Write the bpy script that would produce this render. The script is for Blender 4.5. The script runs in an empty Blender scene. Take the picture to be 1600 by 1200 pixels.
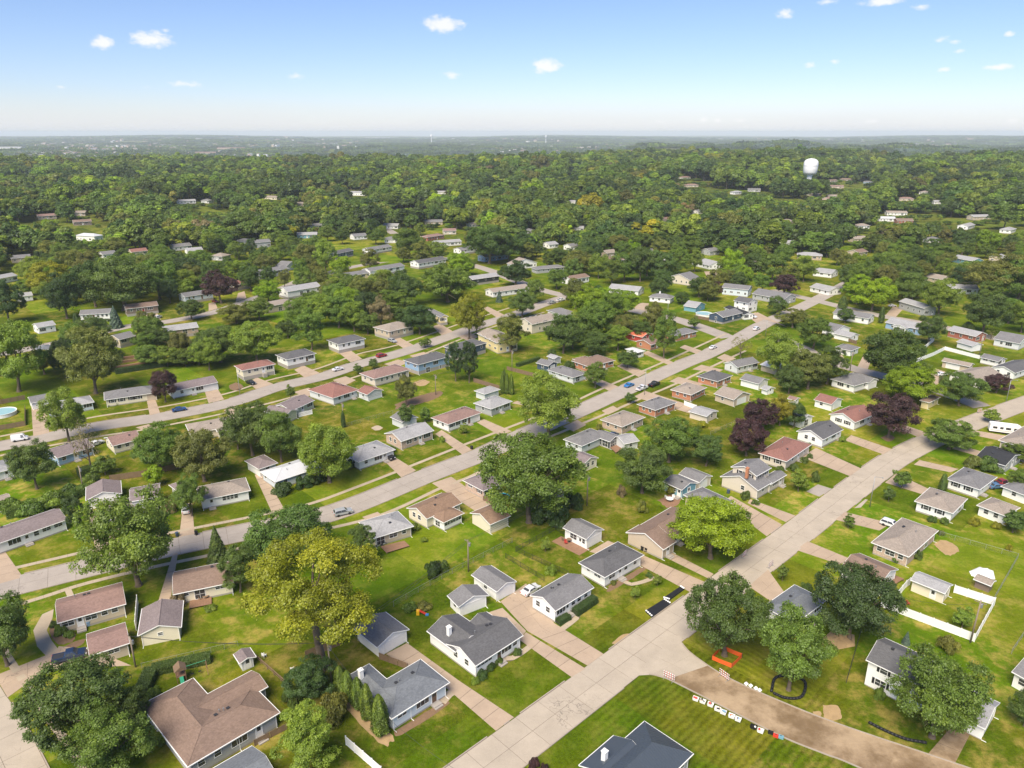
import bpy, math, random
import numpy as np
from mathutils import Vector, Matrix, noise as mnoise
R = math.radians
random.seed(7)
S = bpy.context.scene
COL = S.collection

# ---------------------------------------------------------------- camera
CAM_H = 90.0                     # drone height over the street, metres
FPX = 1150.0                     # focal length in photograph pixels (1600 wide)
V0 = 207.0                       # row of the level line
PITCH = math.atan((600 - V0) / FPX)
cam_d = bpy.data.cameras.new('camera')
cam_d.sensor_width = 36.0
cam_d.lens = 36.0 * FPX / 1600.0
cam_d.clip_start = 1.0
cam_d.clip_end = 80000.0
cam = bpy.data.objects.new('camera', cam_d)
cam.location = (0, 0, CAM_H)
cam.rotation_euler = (math.pi / 2 - PITCH, 0, 0)
COL.objects.link(cam)
S.camera = cam

# ---------------------------------------------------------------- light
SUN_EL, SUN_AZ = R(52), R(205)   # azimuth clockwise from +Y (the view direction)
S.view_settings.view_transform = 'Standard'
S.view_settings.look = 'None'
S.view_settings.gamma = 1.0
S.view_settings.exposure = 1.2
S.view_settings.use_curve_mapping = False
S.cycles.use_denoising = True
S.cycles.max_bounces = 6
S.cycles.diffuse_bounces = 3
S.cycles.glossy_bounces = 2
S.cycles.transmission_bounces = 2
S.cycles.transparent_max_bounces = 6
S.cycles.volume_bounces = 1
S.cycles.use_adaptive_sampling = True
S.cycles.adaptive_threshold = 0.008
W = bpy.data.worlds.new('World')
S.world = W
W.use_nodes = True
sun_d = bpy.data.lights.new('sun', 'SUN')
sun_d.energy = 3.1
sun_d.angle = R(38)
sun_d.color = (1.0, 0.89, 0.72)
sun = bpy.data.objects.new('sun', sun_d)
sdir = Vector((math.sin(SUN_AZ) * math.cos(SUN_EL), math.cos(SUN_AZ) * math.cos(SUN_EL), math.sin(SUN_EL)))
sun.rotation_euler = sdir.to_track_quat('Z', 'Y').to_euler()
sun.location = (0, -50, 300)
COL.objects.link(sun)

# ---------------------------------------------------------------- node helpers
class NT:
    def __init__(s, tree):
        s.t = tree
    def n(s, typ, **kw):
        nd = s.t.nodes.new(typ)
        for k, v in kw.items():
            setattr(nd, k, v)
        return nd
    def put(s, sock, v):
        if hasattr(v, 'is_output') or isinstance(v, bpy.types.NodeSocket):
            s.t.links.new(v, sock)
        elif v is not None:
            if sock.type == 'RGBA' and len(v) == 3:
                v = (*v, 1)
            sock.default_value = v
    def m(s, op, a, b=None, c=None, clamp=False):
        nd = s.n('ShaderNodeMath', operation=op)
        nd.use_clamp = clamp
        s.put(nd.inputs[0], a)
        if b is not None: s.put(nd.inputs[1], b)
        if c is not None: s.put(nd.inputs[2], c)
        return nd.outputs[0]
    def mix(s, f, a, b, blend='MIX'):
        nd = s.n('ShaderNodeMix', data_type='RGBA', blend_type=blend)
        s.put(nd.inputs[0], f)
        s.put(nd.inputs[6], a)
        s.put(nd.inputs[7], b)
        return nd.outputs[2]
    def noise(s, vec, scale, detail=3, rough=0.55, dim='3D'):
        nd = s.n('ShaderNodeTexNoise', noise_dimensions=dim)
        if vec is not None: s.put(nd.inputs['Vector'], vec)
        nd.inputs['Scale'].default_value = scale
        nd.inputs['Detail'].default_value = detail
        nd.inputs['Roughness'].default_value = rough
        return nd.outputs['Fac']
    def ramp(s, f, lo, hi, a=0.0, b=1.0):
        nd = s.n('ShaderNodeMapRange', clamp=True, interpolation_type='SMOOTHSTEP')
        s.put(nd.inputs[0], f)
        nd.inputs[1].default_value = lo; nd.inputs[2].default_value = hi
        nd.inputs[3].default_value = a; nd.inputs[4].default_value = b
        return nd.outputs[0]
    def pos(s):
        return s.n('ShaderNodeNewGeometry').outputs['Position']
    def mapv(s, vec, rot=(0, 0, 0), scale=(1, 1, 1), loc=(0, 0, 0)):
        nd = s.n('ShaderNodeMapping')
        s.put(nd.inputs[0], vec)
        nd.inputs['Location'].default_value = loc
        nd.inputs['Rotation'].default_value = rot
        nd.inputs['Scale'].default_value = scale
        return nd.outputs[0]

# ---------------------------------------------------------------- sky with a few small fair-weather clouds
def build_sky():
    W.node_tree.nodes.clear()
    t = NT(W.node_tree)
    out = t.n('ShaderNodeOutputWorld')
    bg = t.n('ShaderNodeBackground')
    sky = t.n('ShaderNodeTexSky', sky_type='NISHITA')
    sky.sun_disc = False
    sky.sun_elevation = SUN_EL
    sky.sun_rotation = SUN_AZ
    sky.altitude = 200
    sky.air_density = 1.0
    sky.dust_density = 0.2
    sky.ozone_density = 3.0
    d = t.n('ShaderNodeTexCoord').outputs['Generated']
    sx = t.n('ShaderNodeSeparateXYZ')
    t.put(sx.inputs[0], d)
    az = t.m('ARCTAN2', sx.outputs[0], sx.outputs[1])
    el = t.m('ARCSINE', sx.outputs[2])
    nz = t.noise(t.mapv(d, scale=(1, 1, 1.7)), 95, 5, 0.6)
    nz2 = t.noise(t.mapv(d, scale=(1, 1, 1.7)), 30, 3, 0.5)
    k = None
    #   azimuth, elevation (degrees), half width, half height, strength
    clouds = [(-26.92, 5.35, 1.06, .56, 1), (-24.04, 5.67, 1.85, .70, 1), (-4.95, 7.15, 2.08, .79, 1), (2.43, 4.46, 1.49, .75, 1), (-22.36, 3.07, 1.73, .36, .55), (-29.66, 2.66, .59, .21, .35), (-24.71, 2.86, .5, .2, .35),
              (-15.2, 3.7, .86, .33, .5), (-4.37, 3.9, 1.09, .4, .55), (18.55, 7.42, .9, .45, .75), (24.17, 7.83, 1.78, .4, .9), (21.12, 8, 1.14, .28, .65), (26.58, 7.43, .87, .3, .55), (20.41, 4.3, .7, .34, .65), (21.98, 4.45, .5, .28, .55),
              (28.13, 5.51, .7, .28, .55), (28.86, 5.33, .6, .24, .45), (29.12, 4.78, .55, .2, .4), (31.56, 5.61, .4, .24, .65), (28.43, 3.74, .55, .24, .6), (31.33, 3.78, 1.3, .28, .8), (13.76, .85, .5, .32, .85), (14.78, .8, .55, .26, .75),
              (16.21, .8, .75, .22, .55), (10.68, .75, .7, .2, .45), (4.22, .8, 1.24, .25, .4), (24.68, .7, .85, .26, .65), (32.62, .7, .8, .26, .55), (-23.16, 6.27, .4, .25, .45),
              (-60, 6, 2.2, .7, 1), (-75, 4, 1.5, .5, .7), (58, 6, 2.0, .6, 1), (80, 4, 1.7, .4, .7), (130, 6, 2, .6, 1), (-130, 5, 2, .6, 1), (180, 7, 2, .7, .9)]
    for a, e, w, h, s in clouds:
        x = t.m('DIVIDE', t.m('SUBTRACT', az, R(a)), R(w))
        y = t.m('DIVIDE', t.m('SUBTRACT', el, R(e)), R(h))
        q = t.m('SQRT', t.m('ADD', t.m('MULTIPLY', x, x), t.m('MULTIPLY', y, y)))
        q = t.m('MULTIPLY', t.m('SUBTRACT', 1.0, q, clamp=True), s)
        k = q if k is None else t.m('MAXIMUM', k, q)
    body = t.m('ADD', t.m('MULTIPLY', k, 1.3), t.m('MULTIPLY', t.m('SUBTRACT', nz, .55), 1.6))
    body = t.m('ADD', body, t.m('MULTIPLY', t.m('SUBTRACT', nz2, .5), .8))
    mask = t.ramp(body, .08, .95)
    mask = t.m('MULTIPLY', mask, t.ramp(k, .0, .25))
    # thin high veil that thickens towards the skyline
    veil = t.m('MULTIPLY', t.ramp(el, R(-.4), R(3.0), .97, .0), t.ramp(t.noise(t.mapv(d, scale=(1, 1, 6)), 5, 4), .2, .8, .65, 1.0))
    blue = t.mix(1.0, sky.outputs[0], (.79, .81, 1.0, 1), 'MULTIPLY')
    col = t.mix(veil, blue, (5.5, 5.6, 5.9))
    col = t.mix(t.m('MULTIPLY', mask, .88), col, (6.9, 6.85, 6.9))
    t.put(bg.inputs[0], col)
    bg.inputs[1].default_value = 0.066
    t.put(out.inputs[0], bg.outputs[0])
build_sky()

# ---------------------------------------------------------------- picture -> place
def ray(u, v):
    x = (u - 800) / FPX
    y = -(v - 600) / FPX
    return x, math.cos(PITCH) + y * math.sin(PITCH), -math.sin(PITCH) + y * math.cos(PITCH)
def P(u, v, z=0.0):
    """where the sight line through a photograph pixel meets the level z"""
    x, f, w = ray(u, v)
    t = (z - CAM_H) / w
    return Vector((x * t, f * t))
def smooth(a, b, x):
    x = min(1.0, max(0.0, (x - a) / (b - a)))
    return x * x * (3 - 2 * x)
def terrain(x, y):
    r = math.hypot(x, y)
    if r < 520: return 0.0
    az = math.degrees(math.atan2(x, y)) if y > -1e9 else 0
    h = smooth(520, 1100, r) * (5.5 * math.sin(x * .0049 + 1.0) * math.cos(y * .0041) + 4 * math.sin(x * .011 - y * .0063))
    h += 7 * smooth(800, 1700, r) * smooth(4, 22, az) - 6 * smooth(900, 2000, r) * smooth(2, -20, az)
    edge = 2150 + 220 * math.sin(az * .16) + 250 * smooth(8, 26, az)
    h -= (58 - 18 * smooth(-2, -25, az)) * smooth(edge, edge + 800, r)
    h += 30 * smooth(2900, 4200, r) * (1 - smooth(9000, 14000, r)) * mnoise.noise(Vector((x * .0007, y * .00055, 2.0)))
    h += 12 * smooth(2900, 4200, r) * mnoise.noise(Vector((x * .002, y * .0016, 7.0)))
    h += smooth(4000, 5000, r) * smooth(6400, 5200, r) * smooth(4, 12, az) * (46 + 10 * math.sin(az * .75) + 5 * math.sin(az * 1.9 + 1))
    h += 44 * smooth(7500, 16000, r) * (0.75 + .45 * math.sin(az * .23 + .6))
    h += 14 * smooth(14000, 24000, r) * math.sin(az * .5)
    return h
def PT(u, v, dz=0.0):
    """the same, on the rolling land"""
    x, f, w = ray(u, v)
    z = dz
    for _ in range(30):
        t = (z - CAM_H) / w
        t = min(t, 60000) if t > 0 else 60000
        z = z * .5 + .5 * (terrain(x * t, f * t) + dz)
    return Vector((x * t, f * t, z - dz))

# ---------------------------------------------------------------- mesh helpers
class MB:
    """collects faces; build() links them as one mesh object"""
    def __init__(s):
        s.v, s.f, s.mi = [], [], []
    def add(s, verts, faces, mi=0):
        o = len(s.v)
        s.v += [tuple(x) for x in verts]
        s.f += [tuple(i + o for i in f) for f in faces]
        s.mi += [mi] * len(faces)
    def box(s, x0, x1, y0, y1, z0, z1, mi=0):
        s.add([(x0, y0, z0), (x1, y0, z0), (x1, y1, z0), (x0, y1, z0), (x0, y0, z1), (x1, y0, z1), (x1, y1, z1), (x0, y1, z1)],
              [(0, 3, 2, 1), (4, 5, 6, 7), (0, 1, 5, 4), (1, 2, 6, 5), (2, 3, 7, 6), (3, 0, 4, 7)], mi)
    def prism(s, poly, z0, z1, mi=0, bottom=True):
        n = len(poly)
        a = sum(poly[i][0] * poly[(i + 1) % n][1] - poly[(i + 1) % n][0] * poly[i][1] for i in range(n))
        if a < 0: poly = poly[::-1]
        s.add([(x, y, z0) for x, y in poly] + [(x, y, z1) for x, y in poly],
              [tuple(range(n, 2 * n))] + ([tuple(range(n - 1, -1, -1))] if bottom else []) + [(i, (i + 1) % n, n + (i + 1) % n, n + i) for i in range(n)], mi)
    def tube(s, p, q, r0, r1=None, n=8, mi=0, cap=True):
        r1 = r0 if r1 is None else r1
        p, q = Vector(p), Vector(q)
        d = (q - p).normalized() if (q - p).length > 1e-6 else Vector((0, 0, 1))
        x = d.orthogonal().normalized(); y = d.cross(x)
        vs = []
        for c, r in ((p, r0), (q, r1)):
            for i in range(n):
                a = 2 * math.pi * i / n
                vs.append(c + x * math.cos(a) * r + y * math.sin(a) * r)
        fs = [(i, (i + 1) % n, n + (i + 1) % n, n + i) for i in range(n)]
        if cap: fs += [tuple(range(n - 1, -1, -1)), tuple(range(n, 2 * n))]
        s.add(vs, fs, mi)
    def lathe(s, prof, n=16, c=(0, 0, 0), mi=0):
        vs = []
        for r, z in prof:
            for i in range(n):
                a = 2 * math.pi * i / n
                vs.append((c[0] + r * math.cos(a), c[1] + r * math.sin(a), c[2] + z))
        fs = []
        for k in range(len(prof) - 1):
            for i in range(n):
                fs.append((k * n + i, k * n + (i + 1) % n, (k + 1) * n + (i + 1) % n, (k + 1) * n + i))
        fs += [tuple(range(n - 1, -1, -1)), tuple(range((len(prof) - 1) * n, len(prof) * n))]
        s.add(vs, fs, mi)
    def mesh(s, name, mats, smooth=False):
        me = bpy.data.meshes.new(name)
        me.from_pydata(s.v, [], s.f)
        for m in (mats if isinstance(mats, (list, tuple)) else [mats]):
            me.materials.append(m)
        if any(s.mi): me.polygons.foreach_set('material_index', s.mi)
        if smooth: me.polygons.foreach_set('use_smooth', [True] * len(s.f))
        me.update()
        return me
    def build(s, name, mats, parent=None, smooth=False):
        return link(name, s.mesh(name, mats, smooth), parent)
def link(name, me, parent=None):
    o = bpy.data.objects.new(name, me)
    COL.objects.link(o)
    if parent is not None: o.parent = parent
    return o
def empty(name, loc=(0, 0, 0), rz=0.0):
    o = bpy.data.objects.new(name, None)
    o.empty_display_size = 0.5
    o.location = loc
    o.rotation_euler = (0, 0, rz)
    COL.objects.link(o)
    return o
def tag(o, label=None, cat=None, group=None, kind=None):
    if label: o['label'] = label
    if cat: o['category'] = cat
    if group: o['group'] = group
    if kind: o['kind'] = kind
    return o
def copy_tree(o, parent=None):
    c = o.copy(); COL.objects.link(c); c.parent = parent
    for ch in o.children: copy_tree(ch, c)
    return c
# ---------------------------------------------------------------- materials
MATS = {}
def surf(name, col, rough=.75, var=.18, scale=1.2, fine=0.12, fscale=14, bump=0.0, metal=0.0, spec=.4, stain=None, stain_amt=0.0, stain_scale=.25):
    """painted, mineral or wooden surface: two noises of tone, optional blotches of dirt, optional fine relief"""
    if name in MATS: return MATS[name]
    m = bpy.data.materials.new(name); m.use_nodes = True
    t = NT(m.node_tree); b = m.node_tree.nodes['Principled BSDF']
    p = t.pos()
    a = t.noise(p, scale, 4); f = t.noise(p, fscale, 2)
    k = t.m('ADD', t.m('MULTIPLY', t.m('SUBTRACT', a, .5), var * 2), t.m('ADD', t.m('MULTIPLY', t.m('SUBTRACT', f, .5), fine * 2), 1.0))
    c = t.mix(1.0, (*col, 1), t.n('ShaderNodeCombineColor').outputs[0], 'MULTIPLY')
    cc = c.node.inputs[7].links[0].from_node
    for i in range(3): t.put(cc.inputs[i], k)
    if stain:
        s = t.ramp(t.noise(p, stain_scale, 5, .6), .5, .72)
        c = t.mix(t.m('MULTIPLY', s, stain_amt), c, (*stain, 1))
    t.put(b.inputs['Base Color'], c)
    b.inputs['Roughness'].default_value = rough
    b.inputs['Metallic'].default_value = metal
    b.inputs['Specular IOR Level'].default_value = spec
    if bump:
        bn = t.n('ShaderNodeBump'); bn.inputs['Strength'].default_value = bump; bn.inputs['Distance'].default_value = .03
        t.put(bn.inputs['Height'], f); t.put(b.inputs['Normal'], bn.outputs[0])
    MATS[name] = m
    return m
def shingle(name, col, var=.16):
    """asphalt shingles: courses and tabs that differ a little, faint weather streaks"""
    if name in MATS: return MATS[name]
    m = bpy.data.materials.new(name); m.use_nodes = True
    t = NT(m.node_tree); b = m.node_tree.nodes['Principled BSDF']
    o = t.n('ShaderNodeTexCoord').outputs['Object']
    p = t.pos()
    w = t.n('ShaderNodeTexWhiteNoise', noise_dimensions='3D')
    sn = t.n('ShaderNodeVectorMath', operation='SNAP'); t.put(sn.inputs[0], o); sn.inputs[1].default_value = (.33, .33, .07)
    t.put(w.inputs[0], sn.outputs[0])
    k = t.m('ADD', t.m('MULTIPLY', t.m('SUBTRACT', w.outputs[0], .5), var * 1.7), 1.0)
    k = t.m('ADD', k, t.m('MULTIPLY', t.m('SUBTRACT', t.noise(p, .35, 4, .6), .5), .42))
    k = t.m('ADD', k, t.m('MULTIPLY', t.m('SUBTRACT', t.noise(p, 7, 2), .5), .3))
    c = t.n('ShaderNodeVectorMath', operation='SCALE'); c.inputs[0].default_value = col; t.put(c.inputs['Scale'], k)
    t.put(b.inputs['Base Color'], c.outputs[0])
    b.inputs['Roughness'].default_value = .9
    b.inputs['Specular IOR Level'].default_value = .2
    MATS[name] = m
    return m
def glass_dark(name='window_glass'):
    if name in MATS: return MATS[name]
    m = bpy.data.materials.new(name); m.use_nodes = True
    t = NT(m.node_tree); b = m.node_tree.nodes['Principled BSDF']
    k = t.noise(t.pos(), .9, 2)
    t.put(b.inputs['Base Color'], t.mix(k, (.018, .02, .024, 1), (.075, .078, .08, 1)))
    b.inputs['Roughness'].default_value = .12
    b.inputs['Specular IOR Level'].default_value = .6
    MATS[name] = m
    return m
def brick(name, col):
    if name in MATS: return MATS[name]
    m = bpy.data.materials.new(name); m.use_nodes = True
    t = NT(m.node_tree); b = m.node_tree.nodes['Principled BSDF']
    o = t.n('ShaderNodeTexCoord').outputs['Object']
    w = t.n('ShaderNodeTexWhiteNoise'); sn = t.n('ShaderNodeVectorMath', operation='SNAP'); t.put(sn.inputs[0], o); sn.inputs[1].default_value = (.22, .22, .075)
    t.put(w.inputs[0], sn.outputs[0])
    k = t.m('ADD', .72, t.m('MULTIPLY', w.outputs[0], .5))
    k = t.m('ADD', k, t.m('MULTIPLY', t.m('SUBTRACT', t.noise(t.pos(), .6, 3), .5), .3))
    c = t.n('ShaderNodeVectorMath', operation='SCALE'); c.inputs[0].default_value = col; t.put(c.inputs['Scale'], k)
    t.put(b.inputs['Base Color'], c.outputs[0]); b.inputs['Roughness'].default_value = .9
    MATS[name] = m
    return m
def paint_car(name, col, metal=.3):
    if name in MATS: return MATS[name]
    m = bpy.data.materials.new(name); m.use_nodes = True
    b = m.node_tree.nodes['Principled BSDF']
    b.inputs['Base Color'].default_value = (*col, 1)
    b.inputs['Roughness'].default_value = .3; b.inputs['Metallic'].default_value = metal
    b.inputs['Coat Weight'].default_value = .6
    MATS[name] = m
    return m
def leafmat(name, instanced=False, warm=0.0):
    """leaves: the tree's own colour, with leaf to leaf and spray to spray differences, some light passing through"""
    m = bpy.data.materials.new(name); m.use_nodes = True
    m.node_tree.nodes.clear()
    t = NT(m.node_tree)
    if instanced:
        base = t.n('ShaderNodeAttribute', attribute_type='INSTANCER', attribute_name='tint').outputs['Color']
    else:
        base = t.n('ShaderNodeObjectInfo').outputs['Color']
    at = t.n('ShaderNodeAttribute', attribute_name='leaf').outputs['Color']
    sp = t.n('ShaderNodeSeparateColor'); t.put(sp.inputs[0], at)
    k = t.m('ADD', .5, t.m('ADD', t.m('MULTIPLY', sp.outputs[0], .5), t.m('MULTIPLY', sp.outputs[1], .6)))
    c = t.n('ShaderNodeVectorMath', operation='SCALE'); t.put(c.inputs[0], base); t.put(c.inputs['Scale'], k)
    yel = t.mix(t.ramp(sp.outputs[1], .55, 1.0, 0, .3), c.outputs[0], t.mix(1.0, c.outputs[0], (1.5, 1.18, .75, 1), 'MULTIPLY'))
    d = t.n('ShaderNodeBsdfDiffuse'); t.put(d.inputs[0], yel)
    tr = t.n('ShaderNodeBsdfTranslucent'); t.put(tr.inputs[0], t.mix(1.0, yel, (1.15, 1.2, .6, 1), 'MULTIPLY'))
    g = t.n('ShaderNodeBsdfGlossy'); g.inputs['Roughness'].default_value = .5; t.put(g.inputs[0], (.9, .95, 1, 1))
    mx = t.n('ShaderNodeMixShader'); mx.inputs[0].default_value = .42
    t.put(mx.inputs[1], d.outputs[0]); t.put(mx.inputs[2], tr.outputs[0])
    m2 = t.n('ShaderNodeMixShader'); m2.inputs[0].default_value = .025
    t.put(m2.inputs[1], mx.outputs[0]); t.put(m2.inputs[2], g.outputs[0])
    o = t.n('ShaderNodeOutputMaterial'); t.put(o.inputs[0], m2.outputs[0])
    MATS[name] = m
    return m
GRID = R(44)          # the streets' grid: along the roads
def lawnmat():
    """mown yards: each plot its own tone and mowing direction, clover and dry patches, blade grain"""
    m = bpy.data.materials.new('lawn'); m.use_nodes = True
    t = NT(m.node_tree); b = m.node_tree.nodes['Principled BSDF']
    p = t.pos()
    g = t.mapv(p, rot=(0, 0, -GRID))
    warp = t.n('ShaderNodeVectorMath', operation='SNAP'); t.put(warp.inputs[0], g); warp.inputs[1].default_value = (20.5, 37, 1000)
    wn = t.n('ShaderNodeTexWhiteNoise', noise_dimensions='2D'); t.put(wn.inputs[0], warp.outputs[0])
    lot = wn.outputs[0]
    sx = t.n('ShaderNodeSeparateXYZ'); t.put(sx.inputs[0], g)
    wob = t.m('MULTIPLY', t.noise(p, .25, 2), 1.2)
    sA = t.m('SINE', t.m('MULTIPLY', t.m('ADD', sx.outputs[0], wob), 2 * math.pi / 1.25))
    sB = t.m('SINE', t.m('MULTIPLY', t.m('ADD', sx.outputs[1], wob), 2 * math.pi / 1.25))
    pick = t.m('GREATER_THAN', lot, .5)
    st = t.m('ADD', t.m('MULTIPLY', sA, pick), t.m('MULTIPLY', sB, t.m('SUBTRACT', 1.0, pick)))
    # the plot by the side street is freshly striped
    cxy = P(1110, 1120)
    dd = t.n('ShaderNodeVectorMath', operation='DISTANCE'); t.put(dd.inputs[0], p); dd.inputs[1].default_value = (cxy.x, cxy.y, 0)
    amp = t.m('ADD', t.ramp(t.noise(p, .05, 2), .45, .65, 0, .055), t.ramp(dd.outputs['Value'], 17, 24, .10, 0))
    big = t.noise(p, .035, 4, .6); mid = t.noise(p, .16, 4, .6); fin = t.noise(p, 1.6, 4, .65); grain = t.noise(p, 6, 3, .7)
    k = t.m('ADD', .86, t.m('MULTIPLY', t.m('SUBTRACT', lot, .5), .52))
    k = t.m('ADD', k, t.m('MULTIPLY', t.m('SUBTRACT', mid, .5), .8))
    k = t.m('ADD', k, t.m('MULTIPLY', t.m('SUBTRACT', fin, .5), .9))
    k = t.m('ADD', k, t.m('MULTIPLY', t.m('SUBTRACT', grain, .5), 1.0))
    k = t.m('ADD', k, t.m('MULTIPLY', st, amp))
    base = t.mix(t.ramp(big, .35, .65), (.092, .145, .006, 1), (.185, .185, .012, 1))
    lot2 = t.m('FRACT', t.m('MULTIPLY', lot, 7.31))
    base = t.mix(t.m('MULTIPLY', lot2, .7), base, (.078, .172, .003, 1))
    dry = t.m('MULTIPLY', t.ramp(t.m('ADD', t.m('MULTIPLY', mid, .6), t.m('MULTIPLY', t.noise(p, .5, 4, .65), .5)), .50, .69), t.ramp(t.m('FRACT', t.m('MULTIPLY', lot, 13.7)), .1, .8, .25, .95))
    base = t.mix(dry, base, (.29, .235, .055, 1))
    clover = t.ramp(t.noise(t.mapv(p, loc=(40, 9, 3)), .33, 4, .7), .58, .72, 0, .5)
    base = t.mix(clover, base, (.075, .140, .010, 1))
    # beyond the streets: rough grass and woodland floor, then a mosaic of fields far out
    dist = t.n('ShaderNodeVectorMath', operation='LENGTH'); t.put(dist.inputs[0], p)
    far = t.ramp(dist.outputs['Value'], 620, 900)
    base = t.mix(t.m('MULTIPLY', far, .6), base, (.10, .12, .025, 1))
    field = t.ramp(t.noise(t.mapv(p, loc=(900, 0, 0)), .0013, 3, .5), .50, .56)
    vast = t.m('MULTIPLY', t.ramp(dist.outputs['Value'], 3200, 6000), t.m('MULTIPLY', field, .55))
    base = t.mix(vast, base, t.mix(t.noise(p, .004, 2), (.10, .14, .04, 1), (.22, .20, .11, 1)))
    c = t.n('ShaderNodeVectorMath', operation='SCALE'); t.put(c.inputs[0], base); t.put(c.inputs['Scale'], k)
    t.put(b.inputs['Base Color'], c.outputs[0])
    b.inputs['Roughness'].default_value = .95
    b.inputs['Specular IOR Level'].default_value = .03
    bn = t.n('ShaderNodeBump'); bn.inputs['Strength'].default_value = .6; bn.inputs['Distance'].default_value = .12
    t.put(bn.inputs['Height'], t.m('ADD', grain, fin)); t.put(b.inputs['Normal'], bn.outputs[0])
    return m
M_LAWN = lawnmat()
def concrete(name, col, wet=None, wet_amt=0.0, crack=.5):
    if name in MATS: return MATS[name]
    m = bpy.data.materials.new(name); m.use_nodes = True
    t = NT(m.node_tree); b = m.node_tree.nodes['Principled BSDF']
    p = t.pos()
    info = t.n('ShaderNodeObjectInfo').outputs['Random']
    k = t.m('ADD', .97, t.m('MULTIPLY', info, .06))
    k = t.m('ADD', k, t.m('MULTIPLY', t.m('SUBTRACT', t.noise(p, .22, 5, .7), .5), .55))
    k = t.m('ADD', k, t.m('MULTIPLY', t.m('SUBTRACT', t.noise(p, 4, 3, .7), .5), .22))
    vo = t.n('ShaderNodeTexVoronoi', feature='DISTANCE_TO_EDGE'); vo.inputs['Scale'].default_value = .12
    wv = t.n('ShaderNodeVectorMath', operation='ADD'); t.put(wv.inputs[0], p)
    nn = t.n('ShaderNodeTexNoise'); t.put(nn.inputs['Vector'], p); nn.inputs['Scale'].default_value = .5; nn.inputs['Detail'].default_value = 4
    sc = t.n('ShaderNodeVectorMath', operation='SCALE'); t.put(sc.inputs[0], nn.outputs['Color']); sc.inputs['Scale'].default_value = 4.5
    t.put(wv.inputs[1], sc.outputs[0]); t.put(vo.inputs['Vector'], wv.outputs[0])
    cr = t.m('MULTIPLY', t.ramp(vo.outputs['Distance'], .003, .009, 1, 0), t.m('MULTIPLY', t.ramp(t.noise(p, .06, 2), .5, .62), crack))
    c = t.n('ShaderNodeVectorMath', operation='SCALE'); c.inputs[0].default_value = col; t.put(c.inputs['Scale'], k)
    cc = t.mix(cr, c.outputs[0], (.09, .08, .07, 1))
    rough = .85
    if wet:
        w = t.ramp(t.noise(t.mapv(p, loc=(3, 17, 0)), .085, 6, .66), .40, .60)
        cc = t.mix(t.m('MULTIPLY', w, wet_amt), cc, (*wet, 1))
        t.put(b.inputs['Roughness'], t.m('SUBTRACT', .85, t.m('MULTIPLY', w, .35)))
    else:
        b.inputs['Roughness'].default_value = rough
    t.put(b.inputs['Base Color'], cc)
    b.inputs['Specular IOR Level'].default_value = .3
    MATS[name] = m
    return m
M_ROAD = concrete('road_concrete', (.40, .345, .275), crack=.5)
M_ROAD2 = concrete('old_road_concrete', (.345, .305, .265))
M_MUD = concrete('muddy_concrete', (.37, .275, .175), wet=(.15, .098, .05), wet_amt=.85)
M_DRIVE = concrete('drive_concrete', (.39, .30, .22))
M_DRIVE2 = concrete('pale_drive_concrete', (.46, .40, .34))
M_WALK = concrete('walk_concrete', (.40, .33, .24), crack=.2)
M_KERB = concrete('kerb_concrete', (.34, .29, .24), crack=.1)
M_JOINT = surf('joint_filler', (.13, .105, .08), .95)
M_DIRT = surf('bare_earth', (.36, .25, .13), .95, .3, .8, .25, 6)
M_MULCH = surf('bark_mulch', (.19, .12, .07), .95, .3, 1.5, .4, 9)
M_WHITE = surf('white_paint', (.80, .80, .78), .55, .05, .7, .04, 8, stain=(.55, .52, .46), stain_amt=.22, stain_scale=.6)
M_GLASS = glass_dark()
M_TRIM = surf('white_trim', (.82, .82, .80), .5, .03, 1, .03)
M_FOUND = surf('foundation_block', (.34, .31, .28), .9, .15)
M_BLACK = surf('black_plastic', (.016, .016, .018), .55, .2, 2)
M_DKMET = surf('dark_metal', (.06, .06, .065), .45, .1, metal=.4)
M_GREYMET = surf('grey_metal', (.32, .33, .34), .45, .1, metal=.5)
M_WOOD = surf('weathered_wood', (.20, .135, .085), .85, .25, 1.2, .25, 9)
M_CEDAR = surf('cedar_deck', (.25, .145, .09), .8, .25, 1.2, .25, 9)
M_POLE = surf('pole_wood', (.25, .20, .155), .85, .2, 1, .25, 8)
M_BARK = surf('bark', (.15, .115, .085), .95, .3, 1.4, .35, 7, bump=.5)
M_RUBBER = surf('tyre_rubber', (.018, .018, .019), .85)
M_REDL = surf('red_lamp', (.45, .02, .015), .35)
M_WHITEL = surf('head_lamp', (.75, .77, .80), .2)
M_ORANGE = surf('orange_mesh', (.75, .12, .02), .7)
M_LEAF = leafmat('leaves')
M_LEAFI = leafmat('leaves_far', True)
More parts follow.
